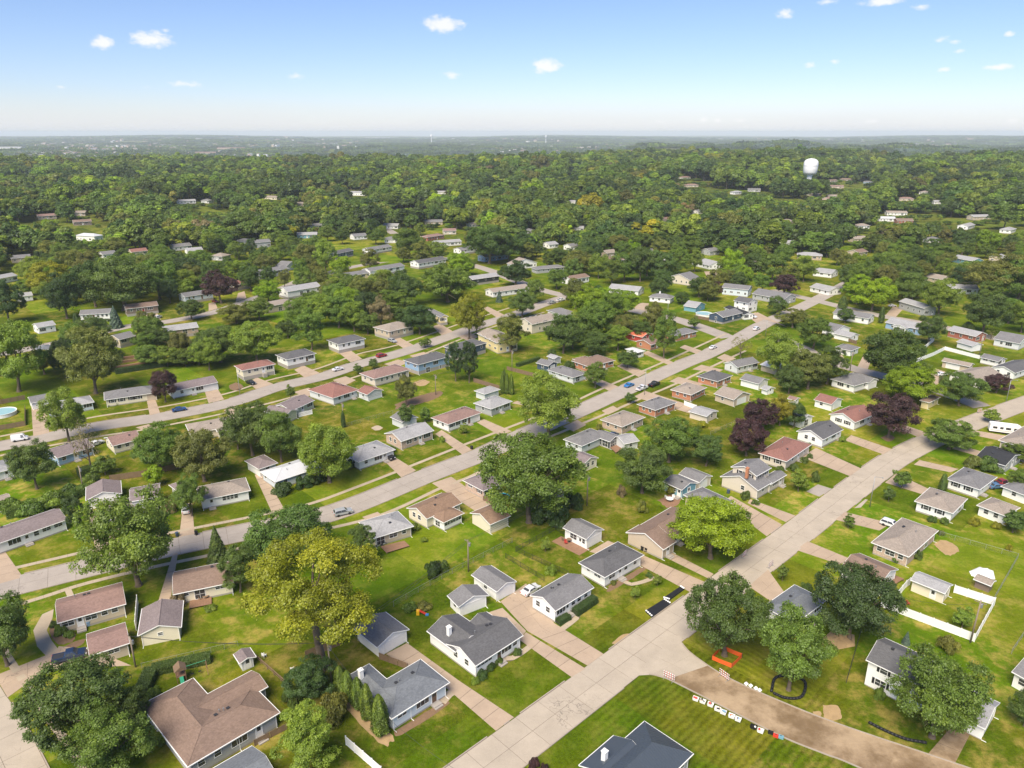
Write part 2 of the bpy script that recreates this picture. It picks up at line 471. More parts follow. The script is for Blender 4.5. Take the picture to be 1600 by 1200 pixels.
WALLS = {
 'white': M_WHITE, 'cream': surf('cream_siding', (.70, .64, .50), .6, .06), 'tan': surf('tan_siding', (.50, .42, .32), .65, .08), 'beige': surf('beige_siding', (.60, .54, .45), .65, .07),
 'grey': surf('grey_siding', (.38, .39, .40), .6, .07), 'lightgrey': surf('light_grey_siding', (.60, .62, .63), .6, .06), 'blue': surf('blue_siding', (.27, .40, .56), .6, .07), 'paleblue': surf('pale_blue_siding', (.55, .62, .68), .6, .06),
 'teal': surf('teal_siding', (.16, .34, .42), .6, .08), 'navy': surf('navy_siding', (.055, .085, .13), .6, .1), 'green': surf('sage_siding', (.50, .53, .37), .6, .07), 'red': surf('red_siding', (.42, .055, .045), .6, .1),
 'yellow': surf('yellow_siding', (.72, .60, .32), .6, .06), 'brown': surf('brown_siding', (.20, .15, .12), .7, .1), 'dark': surf('charcoal_siding', (.05, .055, .06), .6, .1),
 'brick': brick('orange_brick', (.46, .20, .11)), 'redbrick': brick('red_brick', (.34, .12, .08)), 'tanbrick': brick('tan_brick', (.47, .36, .27)), 'pinkbrick': brick('pale_brick', (.50, .38, .30)),
}
ROOFS = {
 'grey': shingle('grey_shingles', (.17, .168, .172)), 'dark': shingle('charcoal_shingles', (.108, .108, .113)), 'blue': shingle('slate_blue_shingles', (.145, .158, .176)), 'light': shingle('light_grey_shingles', (.30, .30, .305)),
 'brown': shingle('brown_shingles', (.205, .145, .115)), 'tan': shingle('tan_shingles', (.275, .235, .20)), 'pink': shingle('rose_brown_shingles', (.235, .155, .135)), 'rust': shingle('rust_brown_shingles', (.225, .15, .105)),
 'red': shingle('red_brown_shingles', (.235, .12, .10)), 'coral': surf('coral_metal_roof', (.62, .17, .10), .5, .08), 'white': surf('white_metal_roof', (.52, .53, .55), .45, .08), 'black': shingle('black_shingles', (.035, .037, .042)),
 'purple': shingle('weathered_shingles', (.20, .165, .165)), 'metal': surf('blue_steel_roof', (.085, .105, .13), .42, .06, 1, .03, metal=.35, spec=.5),
}
# ---------------------------------------------------------------- the land: one sheet out to the skyline
def build_land():
    rings = [0.0] + [40.0 * 1.045 ** i for i in range(0, 152)]
    rings = [r for r in rings if r < 33000]
    n = 240
    vs, fs = [(0, 0, 0)], []
    for r in rings[1:]:
        for i in range(n):
            a = 2 * math.pi * i / n
            x, y = r * math.sin(a), r * math.cos(a)
            vs.append((x, y, terrain(x, y)))
    for i in range(n): fs.append((0, 1 + (i + 1) % n, 1 + i))
    for k in range(len(rings) - 2):
        for i in range(n):
            a, b = 1 + k * n + i, 1 + k * n + (i + 1) % n
            fs.append((a, b, b + n, a + n))
    me = bpy.data.meshes.new('ground'); me.from_pydata(vs, [], fs); me.materials.append(M_LAWN)
    me.polygons.foreach_set('use_smooth', [True] * len(fs))
    o = link('ground', me); tag(o, 'mown grass ground reaching out to the hazy skyline', None, None, 'structure')
build_land()

# ---------------------------------------------------------------- roads, drives, walks
def offs(pts, d):
    """polyline shifted sideways by d (to its right)"""
    out = []
    for i, p in enumerate(pts):
        a = pts[max(0, i - 1)]; b = pts[min(len(pts) - 1, i + 1)]
        t = (b - a).normalized()
        out.append(p + Vector((t.y, -t.x)) * d)
    return out
def resample(pts, step):
    out = [pts[0]]; acc = 0.0
    for a, b in zip(pts, pts[1:]):
        L = (b - a).length; s = step - acc
        while s <= L:
            out.append(a + (b - a) * (s / L)); s += step
        acc = L - (s - step)
    if (out[-1] - pts[-1]).length > .3 * step: out.append(pts[-1])
    return out
def smooth_line(pts, k=8):
    """Catmull-Rom through the points"""
    if len(pts) < 3: return pts
    q = [pts[0] * 2 - pts[1]] + pts + [pts[-1] * 2 - pts[-2]]
    out = []
    for i in range(1, len(q) - 2):
        p0, p1, p2, p3 = q[i - 1:i + 3]
        for j in range(k):
            t = j / k
            out.append(.5 * ((2 * p1) + (p2 - p0) * t + (2 * p0 - 5 * p1 + 4 * p2 - p3) * t * t + (3 * p1 - p0 - 3 * p2 + p3) * t ** 3))
    out.append(q[-2])
    return out
DRIVES = []            # polygons in plan, for gaps in kerbs and keeping trees off
ROADS = []             # (centre line, width)
def inside(poly, x, y):
    c = False; n = len(poly)
    for i in range(n):
        x0, y0 = poly[i]; x1, y1 = poly[(i + 1) % n]
        if (y0 > y) != (y1 > y) and x < (x1 - x0) * (y - y0) / (y1 - y0) + x0: c = not c
    return c
def strip_slabs(root, name, line, width, lanes, step, z, mat, gap=.025, th=.05, ragged=.25, stuff=False):
    """concrete slabs laid along a line, joints left open; each slab a child of root"""
    cs = resample(line, step)
    for i in range(len(cs) - 1):
        a, b = cs[i], cs[i + 1]
        ta = (cs[min(i + 1, len(cs) - 1)] - cs[max(i - 1, 0)]).normalized(); tb = (cs[min(i + 2, len(cs) - 1)] - a).normalized()
        na, nb = Vector((ta.y, -ta.x)), Vector((tb.y, -tb.x))
        for l in range(lanes):
            w0 = -width / 2 + width * l / lanes + gap / 2; w1 = -width / 2 + width * (l + 1) / lanes - gap / 2
            g = (b - a).normalized() * gap / 2
            poly = [a + na * w0 + g, b + nb * w0 - g, b + nb * w1 - g, a + na * w1 + g]
            c = sum(poly, Vector((0, 0))) / 4
            dz = random.uniform(-.006, .006)
            mb = MB(); mb.prism([(p.x - c.x, p.y - c.y) for p in poly], -th, 0)
            o = mb.build(name, mat, root); o.location = (c.x, c.y, z + dz)
def ribbon(mb, line, w0, w1, z0, z1=None):
    """flat or boxed ribbon between sideways offsets w0 and w1"""
    A, B = offs(line, w0), offs(line, w1)
    n = len(line)
    if z1 is None:
        mb.add([(p.x, p.y, z0) for p in A] + [(p.x, p.y, z0) for p in B], [(i, n + i, n + i + 1, i + 1) for i in range(n - 1)])
    else:
        mb.add([(p.x, p.y, z0) for p in A] + [(p.x, p.y, z0) for p in B] + [(p.x, p.y, z1) for p in A] + [(p.x, p.y, z1) for p in B],
               [(2 * n + i, 3 * n + i, 3 * n + i + 1, 2 * n + i + 1) for i in range(n - 1)] + [(i + 1, i, 2 * n + i, 2 * n + i + 1)[::-1] for i in range(n - 1)] +
               [(n + i, n + i + 1, 3 * n + i + 1, 3 * n + i)[::-1] for i in range(n - 1)] + [(0, n, 3 * n, 2 * n), (n - 1, 2 * n - 1, 4 * n - 1, 3 * n - 1)[::-1]])
def px(*pts, z=0.0):
    return [P(u, v, z) for u, v in pts]
def road(name, label, edge, width, side, mat, slabs=0, kerb=True, shift=0.0):
    """edge: photograph points along one kerb; side +1 when the road lies to the right of that line"""
    e = smooth_line(px(*edge))
    c = offs(e, side * width / 2)
    ROADS.append((c, width))
    root = empty(name, (0, 0, 0)); tag(root, label, None, None, 'structure')
    base = MB(); ribbon(base, c, -width / 2 - .05, width / 2 + .05, .008 + shift)
    base.build('road_base', M_JOINT if slabs else mat, root)
    if slabs:
        near = [p for p in c if p.length < slabs]
        far = c[max(0, len(near) - 1):]
        strip_slabs(root, 'slab', near, width, 2, 5.2, .035 + shift, mat, gap=.055)
        if len(far) > 1:
            f = MB(); ribbon(f, far, -width / 2, width / 2, .03 + shift); f.build('far_surface', mat, root)
    return root, c
LANES = []
def make_roads():
    R1 = [(545, 1310), (640, 1240), (800, 1125), (943, 1022), (1078, 925), (1200, 838), (1344, 732), (1392, 702), (1447, 676), (1500, 655), (1600, 619), (1760, 568)]
    LANES.append(road('road', 'broad pale concrete road crossing the picture beside the striped lawn', R1, 7.9, 1, M_ROAD, 260))
    R3 = [(-160, 945), (0, 906), (133, 874), (267, 842), (380, 819), (507, 792), (650, 737), (742, 702), (800, 675), (880, 642), (955, 609), (1050, 567), (1088, 552), (1140, 527), (1184, 503), (1232, 482), (1282, 458), (1335, 430)]
    LANES.append(road('road', 'middle concrete street between the two rows of ranch houses', R3, 8.2, 1, M_ROAD2, 235))
    R4 = [(-160, 722), (0, 690), (50, 681), (150, 660), (250, 645), (350, 625), (420, 602), (496, 584), (550, 566), (624, 546), (730, 510), (796, 489), (838, 474), (875, 462)]
    LANES.append(road('road', 'upper street with parked cars running past the raised ranch houses', R4, 8.6, 1, M_ROAD2, 0))
    R5 = [(600, 352), (655, 381), (712, 403), (775, 422), (840, 447), (890, 460), (962, 473), (1003, 484), (1060, 496), (1100, 508), (1150, 526)]
    LANES.append(road('road', 'street slanting down past the big oaks to the crossroads', R5, 8.6, 1, M_ROAD2, 0, shift=.004))
    R6 = [(-60, 560), (60, 539), (190, 509), (260, 500), (325, 487), (370, 472), (416, 456), (446, 444), (480, 428)]
    LANES.append(road('road', 'narrow upper road curving between the wooded yards', R6, 8.0, 1, M_ROAD2, 0))
    R7 = [(500, 428), (532, 419), (580, 410), (640, 402), (690, 399)]
    LANES.append(road('road', 'short far street in front of the navy and white houses', R7, 8.0, 1, M_ROAD2, 0, shift=.008))
    R8 = [(1230, 528), (1270, 546), (1296, 560), (1356, 577), (1450, 600), (1500, 616), (1548, 634)]
    LANES.append(road('road', 'grey lane joining the broad road behind the purple tree', R8, 7.6, 1, M_ROAD2, 0, shift=.006))
    R9 = [(1215, 452), (1240, 459), (1285, 469), (1330, 480), (1384, 492), (1450, 504), (1530, 520), (1620, 540)]
    LANES.append(road('road', 'far lane in front of the long white gabled house', R9, 8.0, 1, M_ROAD2, 0, shift=.006))
    R10 = [(-60, 985), (-20, 1040), (10, 1088), (33, 1120), (75, 1200), (112, 1275)]
    LANES.append(road('road', 'cracked concrete street cut off by the lower corner beneath trees', R10, 9.0, 1, M_ROAD, 300))
    # the muddy side street under repair, opening onto the broad road in two curved corners
    top = smooth_line(px((1068, 985), (1064, 998), (1072, 1014), (1100, 1036), (1137, 1059), (1200, 1088), (1300, 1128), (1453, 1180), (1560, 1216), (1700, 1264)))
    bot = smooth_line(px((975, 1066), (993, 1056), (1014, 1054), (1040, 1060), (1087, 1083), (1140, 1110), (1223, 1152), (1290, 1179), (1327, 1193), (1480, 1262)))
    root = empty('side_street'); tag(root, 'muddy side street under repair with barricades across its mouth', None, None, 'structure')
    T, B = resample(top, top[0].length * 0 + 5.0), None
    def even(l, n):
        L = [0.0]
        for a, b in zip(l, l[1:]): L.append(L[-1] + (b - a).length)
        out = []
        for k in range(n):
            s = L[-1] * k / (n - 1)
            i = max(j for j in range(len(L)) if L[j] <= s + 1e-6); i = min(i, len(l) - 2)
            out.append(l[i] + (l[i + 1] - l[i]) * ((s - L[i]) / max(1e-6, L[i + 1] - L[i])))
        return out
    T, B = even(top, 19), even(bot, 19)
    base = MB(); n = len(T)
    base.add([(p.x, p.y, .012) for p in T + B], [(i, i + 1, n + i + 1, n + i)[::-1] for i in range(n - 1)])
    base.build('road_base', M_JOINT, root)
    for i in range(n - 1):
        M0, M1 = (T[i] + B[i]) / 2, (T[i + 1] + B[i + 1]) / 2
        for q in ((T[i], T[i + 1], M1, M0), (M0, M1, B[i + 1], B[i])):
            c = sum(q, Vector((0, 0))) / 4
            mb = MB(); mb.prism([((p.x - c.x) * .992, (p.y - c.y) * .992) for p in q], -.03, 0)
            o = mb.build('slab', M_ROAD if i < 3 else M_MUD, root); o.location = (c.x, c.y, .042 + random.uniform(-.006, .004))
    for l in (top[12:], bot[16:]):
        k = MB(); ribbon(k, l, -.09, .09, -.02, .16); k.build('kerb', M_KERB, root)
    ROADS.append(((T + B), 8))
    return top, bot
SIDE = make_roads()

def drive(label, pts, mat=None, cuts=0, z=.024, name='driveway'):
    """a concrete drive given as a quad a,b (street end) c,d (house end) or any polygon; quads are cast in panels"""
    poly = px(*pts)
    DRIVES.append([(p.x, p.y) for p in poly])
    mat = mat or M_DRIVE
    root = empty(name, (0, 0, 0)); tag(root, label, 'path' if name != 'driveway' else 'driveway', None, 'structure')
    if len(poly) == 4:
        a, b, c, d = poly
        L = ((a + b) / 2 - (c + d) / 2).length; w = ((a - b).length + (d - c).length) / 2
        nl = cuts or max(1, round(L / 3.6)); nw = 2 if w > 4.4 else 1
        if L < 2 or (a + b).length / 2 > 330: nl = nw = 1
        if nl * nw > 1:
            bm = MB(); bm.add([(p.x, p.y, z - .012) for p in (a, b, c, d)], [(0, 1, 2, 3)]); 
            ar = (b - a).cross(d - a)
            if ar < 0: bm.f = [(3, 2, 1, 0)]
            bm.build('joint_bed', M_JOINT, root)
        e = .01
        for i in range(nl):
            for j in range(nw):
                def at(s, r): return (a + (d - a) * s) + ((b + (c - b) * s) - (a + (d - a) * s)) * r
                s0, s1 = i / nl + e / max(L / nl, 1) * (i > 0), (i + 1) / nl - e / max(L / nl, 1) * (i < nl - 1)
                r0, r1 = j / nw + e / w * (j > 0), (j + 1) / nw - e / w * (j < nw - 1)
                q = [at(s0, r0), at(s0, r1), at(s1, r1), at(s1, r0)]
                cc = sum(q, Vector((0, 0))) / 4
                mb = MB(); mb.prism([(p.x - cc.x, p.y - cc.y) for p in q], -.05, 0)
                o = mb.build('panel', mat, root); o.location = (cc.x, cc.y, z + .01 + random.uniform(0, .012))
    else:
        mb = MB(); mb.prism([(p.x, p.y) for p in poly], z - .05, z + .012); mb.build('panel', mat, root)
    return root
def walk(label, pts, width=1.25, mat=None, z=.018, slabs=True, name='sidewalk'):
    line = smooth_line(px(*pts), 6) if len(pts) > 2 else px(*pts)
    root = empty(name); tag(root, label, None, None, 'structure')
    ROADS.append((line, width))
    d = line[len(line) // 2].length
    if slabs and d < 190:
        b = MB(); ribbon(b, line, -width / 2, width / 2, z - .006); b.build('joint_bed', M_JOINT, root)
        strip_slabs(root, 'paving_slab', line, width, 1, 1.5, z + .016, mat or M_WALK, gap=.03)
    else:
        b = MB(); ribbon(b, line, -width / 2, width / 2, z - .03, z + .012); b.build('paving', mat or M_WALK, root)
    return root
def make_drives():
    D = drive
    # along the broad road, far side (houses facing it), nearest first
    D('driveway of the slate blue house by the arborvitae', [(775, 1142), (803, 1121), (716, 1063), (700, 1077)])
    D('long driveway up to the slate blue garage', [(700, 1077), (716, 1063), (636, 1005), (603, 1022)], z=.03)
    D('driveway beside the white house with the steep lawn strip', [(893, 1058), (915, 1045), (822, 988), (812, 1000)])
    D('apron before the garage behind the white house', [(812, 1000), (822, 986), (785, 950), (740, 965)], z=.03)
    D('wide driveway with a white sedan parked on it', [(918, 1040), (943, 1022), (866, 974), (824, 986)])
    D('court before the white double garage', [(824, 986), (866, 974), (822, 912), (782, 940)], z=.03)
    D('driveway right of the charcoal hipped house', [(1078, 925), (1100, 909), (1010, 870), (1002, 884)])
    D('court between the white outbuilding and charcoal hipped house', [(1002, 884), (1010, 870), (950, 845), (921, 862)], z=.03)
    D('driveway of the rose brown house under the lime tree', [(1107, 904), (1115, 897), (1043, 860), (1030, 866)])
    D('brick patio with garden furniture beside the white outbuilding', [(905, 868), (922, 858), (877, 838), (862, 846)], M_CEDAR, name='patio')
    D('driveway of the two-storey house with brick chimney', [(1198, 838), (1222, 820), (1142, 775), (1130, 786)])
    D('wide driveway under the lime tree', [(1228, 816), (1243, 806), (1172, 780), (1168, 786)])
    D('driveway of the rose brown hipped house', [(1328, 744), (1345, 732), (1275, 700), (1252, 714)])
    D('driveway of the white gabled house beside the broad road', [(1380, 710), (1394, 702), (1330, 680), (1320, 688)])
    D('driveway under the big purple tree', [(1434, 683), (1448, 676), (1415, 665), (1408, 671)])
    # near side of the broad road
    D('driveway with a white car beside the tan hipped house', [(1320, 800), (1305, 812), (1374, 829), (1392, 818)])
    D('driveway of the brown roofed house by the white fence', [(1262, 846), (1243, 859), (1312, 882), (1330, 874)])
    D('short driveway by the slate roofed house among trees', [(1200, 890), (1170, 916), (1205, 940), (1225, 925)])
    D('driveway of the white house with black shutters', [(1400, 740), (1383, 754), (1440, 772), (1453, 765)])
    D('driveway crossing the striped verge near the round tree', [(1437, 719), (1428, 726), (1485, 738), (1498, 733)])
    D('driveway beside the caravan', [(1497, 695), (1488, 701), (1545, 718), (1560, 713)])
    D('gravel stand beneath the caravan', [(1520, 672), (1512, 678), (1570, 690), (1590, 684)])
    D('concrete catch basin in the verge by the lamp post', [(1352, 780), (1335, 794), (1345, 793), (1356, 781)], M_ROAD)
    D('bare patch in the verge by the striped lawn', [(1260, 768), (1278, 757), (1300, 764), (1280, 776)], M_ROAD2)
    D('driveway of the two-storey white house at the side street', [(1450, 1178), (1492, 1193), (1535, 1110), (1522, 1095)], M_MUD)
    # lower corner on the other edge
    D('broad driveway with the dark pickup', [(12, 1090), (-8, 1056), (92, 1016), (72, 1046)])
    D('court beside the dark pickup', [(72, 1046), (92, 1010), (145, 1015), (205, 1040)], z=.03)
    D('curving concrete path around the planted bed', [(52, 985), (58, 1010), (75, 1028), (92, 1016), (80, 1000), (73, 985), (82, 966), (84, 952), (66, 960)], M_WALK, name='garden_path')
    # middle street, upper side
    D('driveway of the white shed-roofed garage', [(196, 850), (150, 862), (136, 800), (172, 794)])
    D('driveway with a parked white car before the hipped ranch', [(304, 834), (280, 840), (286, 788), (300, 785)])
    D('driveway of the white ranch at the picture edge', [(36, 902), (0, 912), (-20, 868), (8, 862)])
    D('driveway beside the white metal roof', [(450, 806), (430, 812), (398, 742), (412, 738)])
    D('driveway with the black parked car', [(650, 735), (627, 746), (597, 717), (612, 711)])
    D('driveway curving up to the tan brick ranch', [(738, 703), (722, 710), (680, 678), (690, 672)])
    D('driveway of the white ranch with rose brown roof', [(800, 674), (780, 680), (745, 660), (756, 655)])
    D('driveway behind the yellow-crowned tree', [(894, 637), (876, 644), (800, 630), (815, 624)])
    D('driveway of the low grey house', [(966, 604), (952, 611), (912, 590), (920, 586)])
    D('driveway of the brown roofed brick house', [(1010, 582), (998, 589), (964, 572), (974, 567)])
    D('driveway below the tall dark tree', [(1052, 566), (1044, 570), (1004, 552), (1012, 548)])
    D('driveway of the grey roofed brick house', [(1096, 548), (1088, 553), (1062, 543), (1070, 539)])
    D('driveway of the navy house with the pool', [(1196, 498), (1182, 505), (1168, 494), (1180, 488)])
    # middle street, lower side
    D('driveway of the pale brick house', [(675, 755), (705, 745), (770, 790), (745, 800)])
    D('driveway of the grey roofed house with the deck', [(566, 808), (590, 800), (606, 812), (588, 820)])
    D('cracked driveway to the cream garage', [(270, 866), (278, 864), (266, 940), (246, 944)])
    D('pale apron of the cream garage', [(246, 944), (266, 938), (278, 952), (226, 962)], M_DIRT, z=.03)
    D('driveway of the grey house with the screened porch', [(880, 667), (902, 656), (916, 664), (896, 674)])
    D('driveway of the tan brick hipped house', [(940, 642), (958, 634), (968, 640), (950, 648)])
    D('driveway of the orange brick house', [(990, 620), (1008, 611), (1100, 640), (1085, 648)])
    D('driveway of the tan roofed brick house', [(1046, 596), (1060, 589), (1100, 600), (1085, 606)])
    D('driveway of the charcoal roofed brick house', [(1082, 577), (1096, 570), (1130, 578), (1118, 583)])
    D('driveway of the grey gabled house', [(1120, 559), (1132, 553), (1150, 560), (1136, 566)])
    # upper street, upper side
    D('driveway of the white double garage', [(77, 676), (52, 682), (49, 635), (72, 634)])
    D('driveway of the long grey hipped ranch', [(250, 645), (234, 649), (229, 624), (242, 622)])
    D('driveway of the white ranch with attached garage', [(350, 624), (326, 630), (318, 606), (338, 604)])
    D('driveway of the cream raised ranch', [(427, 600), (400, 608), (386, 597), (402, 590)])
    D('driveway of the white raised ranch', [(500, 583), (476, 590), (460, 578), (474, 571)])
    D('driveway of the cluttered white house', [(566, 561), (548, 566), (530, 552), (546, 546)])
    D('driveway of the tan house', [(646, 539), (630, 544), (612, 532), (624, 527)])
    D('driveway of the yellow house', [(708, 518), (690, 524), (676, 510), (688, 506)])
    D('driveway behind the spruces', [(788, 492), (776, 496), (755, 482), (762, 479)])
    # upper street, lower side
    D('driveway of the sunroom house', [(350, 641), (372, 635), (382, 650), (362, 656)])
    D('driveway of the rose roofed house', [(212, 668), (232, 663), (248, 668), (230, 674)])
    D('driveway of the red hipped house', [(458, 613), (482, 606), (500, 612), (480, 620)])
    D('driveway of the beige ranch', [(520, 594), (540, 588), (556, 594), (540, 602)])
    D('driveway of the blue house', [(600, 569), (622, 562), (640, 566), (620, 574)])
    D('driveway of the navy hipped house', [(640, 556), (662, 550), (676, 556), (660, 564)])
    D('driveway of the yellow gabled house', [(716, 526), (734, 520), (748, 526), (734, 534)])
    # others far up
    for lab, q in (('driveway of the tan upper house', [(385, 466), (368, 472), (372, 458), (382, 455)]), ('driveway of the brown upper house', [(252, 500), (232, 504), (228, 492), (246, 490)]),
                   ('driveway of the white upper ranch', [(172, 512), (154, 516), (152, 508), (168, 506)]), ('driveway of the purple tree house', [(340, 482), (326, 486), (326, 474), (336, 472)]),
                   ('far driveway beside the white house', [(594, 410), (582, 413), (552, 402), (558, 400)]), ('far driveway by the corner', [(726, 404), (712, 403), (725, 395), (732, 397)]),
                   ('driveway of the hip roofed corner house', [(1010, 486), (990, 482), (1000, 473), (1014, 474)]), ('driveway with a white pickup by the long white house', [(1232, 512), (1216, 506), (1172, 492), (1184, 488)]),
                   ('driveway of the twin garage', [(1306, 563), (1324, 568), (1316, 555), (1306, 552)]), ('curving drive by the dark tree', [(1340, 573), (1356, 577), (1362, 560), (1350, 553)]),
                   ('driveway with the white car and clutter', [(1440, 598), (1462, 604), (1480, 582), (1462, 576)]), ('driveway of the grey house behind trees', [(1400, 495), (1384, 492), (1396, 478), (1412, 482)]),
                   ('driveway of the far white house', [(1110, 443), (1140, 440), (1118, 424), (1100, 424)])):
        D(lab, q)
    # sidewalks
    w = walk
    w('sidewalk in front of the middle street ranch houses', [(-60, 908), (0, 893), (60, 879), (133, 862), (220, 842), (330, 820), (400, 806), (485, 787), (560, 760), (637, 730), (720, 697), (797, 667), (880, 635), (950, 603), (1045, 562), (1135, 521)])
    w('sidewalk on the lower side of the middle street', [(0, 953), (70, 932), (133, 912), (240, 886), (330, 867), (420, 846), (560, 815), (620, 795), (690, 762), (745, 740), (810, 703), (890, 670), (960, 641), (1005, 621), (1055, 600), (1118, 570), (1165, 548)])
    w('sidewalk above the upper street', [(0, 682), (60, 670), (150, 651), (250, 636), (350, 616), (420, 594), (496, 576), (560, 553), (624, 538), (730, 502), (796, 481)], slabs=False)
    w('sidewalk below the upper street', [(0, 712), (80, 696), (160, 681), (232, 670), (350, 646), (440, 625), (520, 600), (596, 576), (640, 562), (720, 530), (770, 511), (850, 488)], slabs=False)
    w('sidewalk under the trees of the lower corner', [(-12, 985), (13, 1028), (40, 1068), (67, 1107), (100, 1155), (133, 1202), (165, 1250)], 1.3)
    w('curved front walk of the charcoal hipped house', [(1023, 902), (1005, 909), (985, 913), (975, 908)], 1.1, name='front_walk')
    w('front walk of the white gabled house by the clipped hedge', [(878, 983), (893, 972), (902, 963), (893, 957)], 1.2, name='front_walk')
    w('front walk of the slate blue house', [(712, 1078), (700, 1086), (690, 1098)], 1.6, name='front_walk')
    w('front walk of the white house by the lawn', [(828, 1010), (812, 1022), (795, 1030), (785, 1026)], 1.2, name='front_walk')
    w('path from the sidewalk to the rose brown house', [(106, 921), (112, 935)], 1.2, name='front_walk')
make_drives()

def kerbs():
    """low kerbs beside every street, let down where a drive or another street meets it"""
    for k, (root, c) in enumerate(LANES):
        wd = ROADS[k][1] if k < len(ROADS) else 8
        wd = [7.9, 8.2, 8.6, 8.6, 8.0, 8.0, 7.6, 8.0, 9.0][k]
        for sgn in (-1, 1):
            line = resample(offs(c, sgn * (wd / 2 + .12)), 1.2)
            run = []
            for p in line + [None]:
                ok = p is not None and p.length < 420
                if ok:
                    for d in DRIVES:
                        if abs(d[0][0] - p.x) < 40 and abs(d[0][1] - p.y) < 40:
                            q = p + (Vector((0, 0)) - p).normalized() * .2
                            if inside(d, p.x, p.y) or any((Vector(v) - p).length < 1.0 for v in d): ok = False; break
                    if ok:
                        for j, (r2, c2) in enumerate(LANES):
                            if j != k and any((q - p).length < 5.2 for q in c2[::1] if abs(q.x - p.x) < 6): ok = False; break
                    if ok and k == 0 and sgn == 1:
                        if P(1070, 1000).x > p.x > P(985, 1062).x - 1 and abs(p.y - P(1030, 1030).y) < 16: ok = False
                if ok: run.append(p)
                else:
                    if len(run) > 1:
                        m = MB(); ribbon(m, run, -.09, .09, -.02, .15); m.build('kerb', M_KERB, root)
                    run = []
kerbs()
# ---------------------------------------------------------------- houses
MESHC = {}
def cached(key, fn):
    if key not in MESHC: MESHC[key] = fn()
    return MESHC[key]
def win_mesh(w, h, bars):
    def fn():
        m = MB(); t = .09
        m.box(-w / 2 - t, w / 2 + t, -.05, .02, h, h + t); m.box(-w / 2 - t, w / 2 + t, -.07, .02, -t, 0)
        m.box(-w / 2 - t, -w / 2, -.05, .02, 0, h); m.box(w / 2, w / 2 + t, -.05, .02, 0, h)
        for b in range(1, bars): m.box(-w / 2 + w * b / bars - .03, -w / 2 + w * b / bars + .03, -.045, .02, 0, h)
        if bars < 3: m.box(-w / 2, w / 2, -.04, .02, h * .5 - .025, h * .5 + .025)
        return m.mesh('window_frame', M_TRIM)
    return cached(('wf', w, h, bars), fn)
def pane_mesh(w, h):
    def fn():
        m = MB(); m.box(-w / 2, w / 2, -.02, .015, 0, h); return m.mesh('pane', M_GLASS)
    return cached(('wp', w, h), fn)
def shut_mesh(h, dark):
    def fn():
        m = MB(); m.box(-.2, .2, -.05, .0, 0, h); m.box(-.14, .14, -.06, -.05, .1, h / 2 - .06); m.box(-.14, .14, -.06, -.05, h / 2 + .06, h - .1)
        return m.mesh('shutter', MATS['black_plastic'] if dark else WALLS['red'])
    return cached(('sh', h, dark), fn)
def garage_mesh(w, h, col):
    def fn():
        m = MB(); n = 4
        for i in range(n): m.box(-w / 2, w / 2, -.03, .0, i * h / n + .012, (i + 1) * h / n - .012)
        m.box(-w / 2, w / 2, -.015, .0, 0, h)
        t = .12
        m.box(-w / 2 - t, -w / 2, -.06, .0, 0, h + t); m.box(w / 2, w / 2 + t, -.06, .0, 0, h + t); m.box(-w / 2, w / 2, -.06, .0, h, h + t)
        return m.mesh('garage_door', col)
    return cached(('gd', w, h, col.name), fn)
def door_mesh(col):
    def fn():
        m = MB(); m.box(-.48, .48, -.03, .0, 0, 2.05, 0); m.box(-.6, -.48, -.06, 0, 0, 2.17, 1); m.box(.48, .6, -.06, 0, 0, 2.17, 1); m.box(-.48, .48, -.06, 0, 2.05, 2.17, 1)
        m.box(-.3, .3, -.045, -.03, 1.1, 1.85, 2); m.box(-.3, .3, -.04, -.03, .2, .9, 0)
        return m.mesh('door', [col, M_TRIM, M_GLASS])
    return cached(('dr', col.name), fn)
KINDS = {'w': (1.0, 1.15, 1, 1.0), 'W': (2.5, 1.4, 3, .85), 'p': (1.7, .85, 2, 1.3), 'q': (.8, .6, 1, 1.5), 'v': (1.1, 1.2, 1, .95), 'V': (1.7, 1.2, 2, .95), 'n': (.7, 1.3, 1, .8), 'x': (1.9, 1.25, 2, .9), 's': (1.9, 2.0, 2, .05), 'b': (.8, .45, 1, -.6), 'l': (1.6, 1.3, 2, .2)}
M_DOORW = surf('white_door', (.74, .74, .72), .5, .03)
M_DOORR = surf('red_door', (.33, .03, .03), .5, .05)
M_DOORB = surf('brown_door', (.14, .08, .05), .6, .1)
def put_on(o, face, f, z, L, Wd, dx, dy):
    """place a wall fitting: face F/L/B/R of the box centred (dx,dy), fraction f along it"""
    if face == 'F': o.location = (dx - L / 2 + f * L, dy - Wd / 2, z)
    elif face == 'B': o.location = (dx + L / 2 - f * L, dy + Wd / 2, z); o.rotation_euler[2] = math.pi
    elif face == 'L': o.location = (dx - L / 2, dy + Wd / 2 - f * Wd, z); o.rotation_euler[2] = -math.pi / 2
    else: o.location = (dx + L / 2, dy - Wd / 2 + f * Wd, z); o.rotation_euler[2] = math.pi / 2
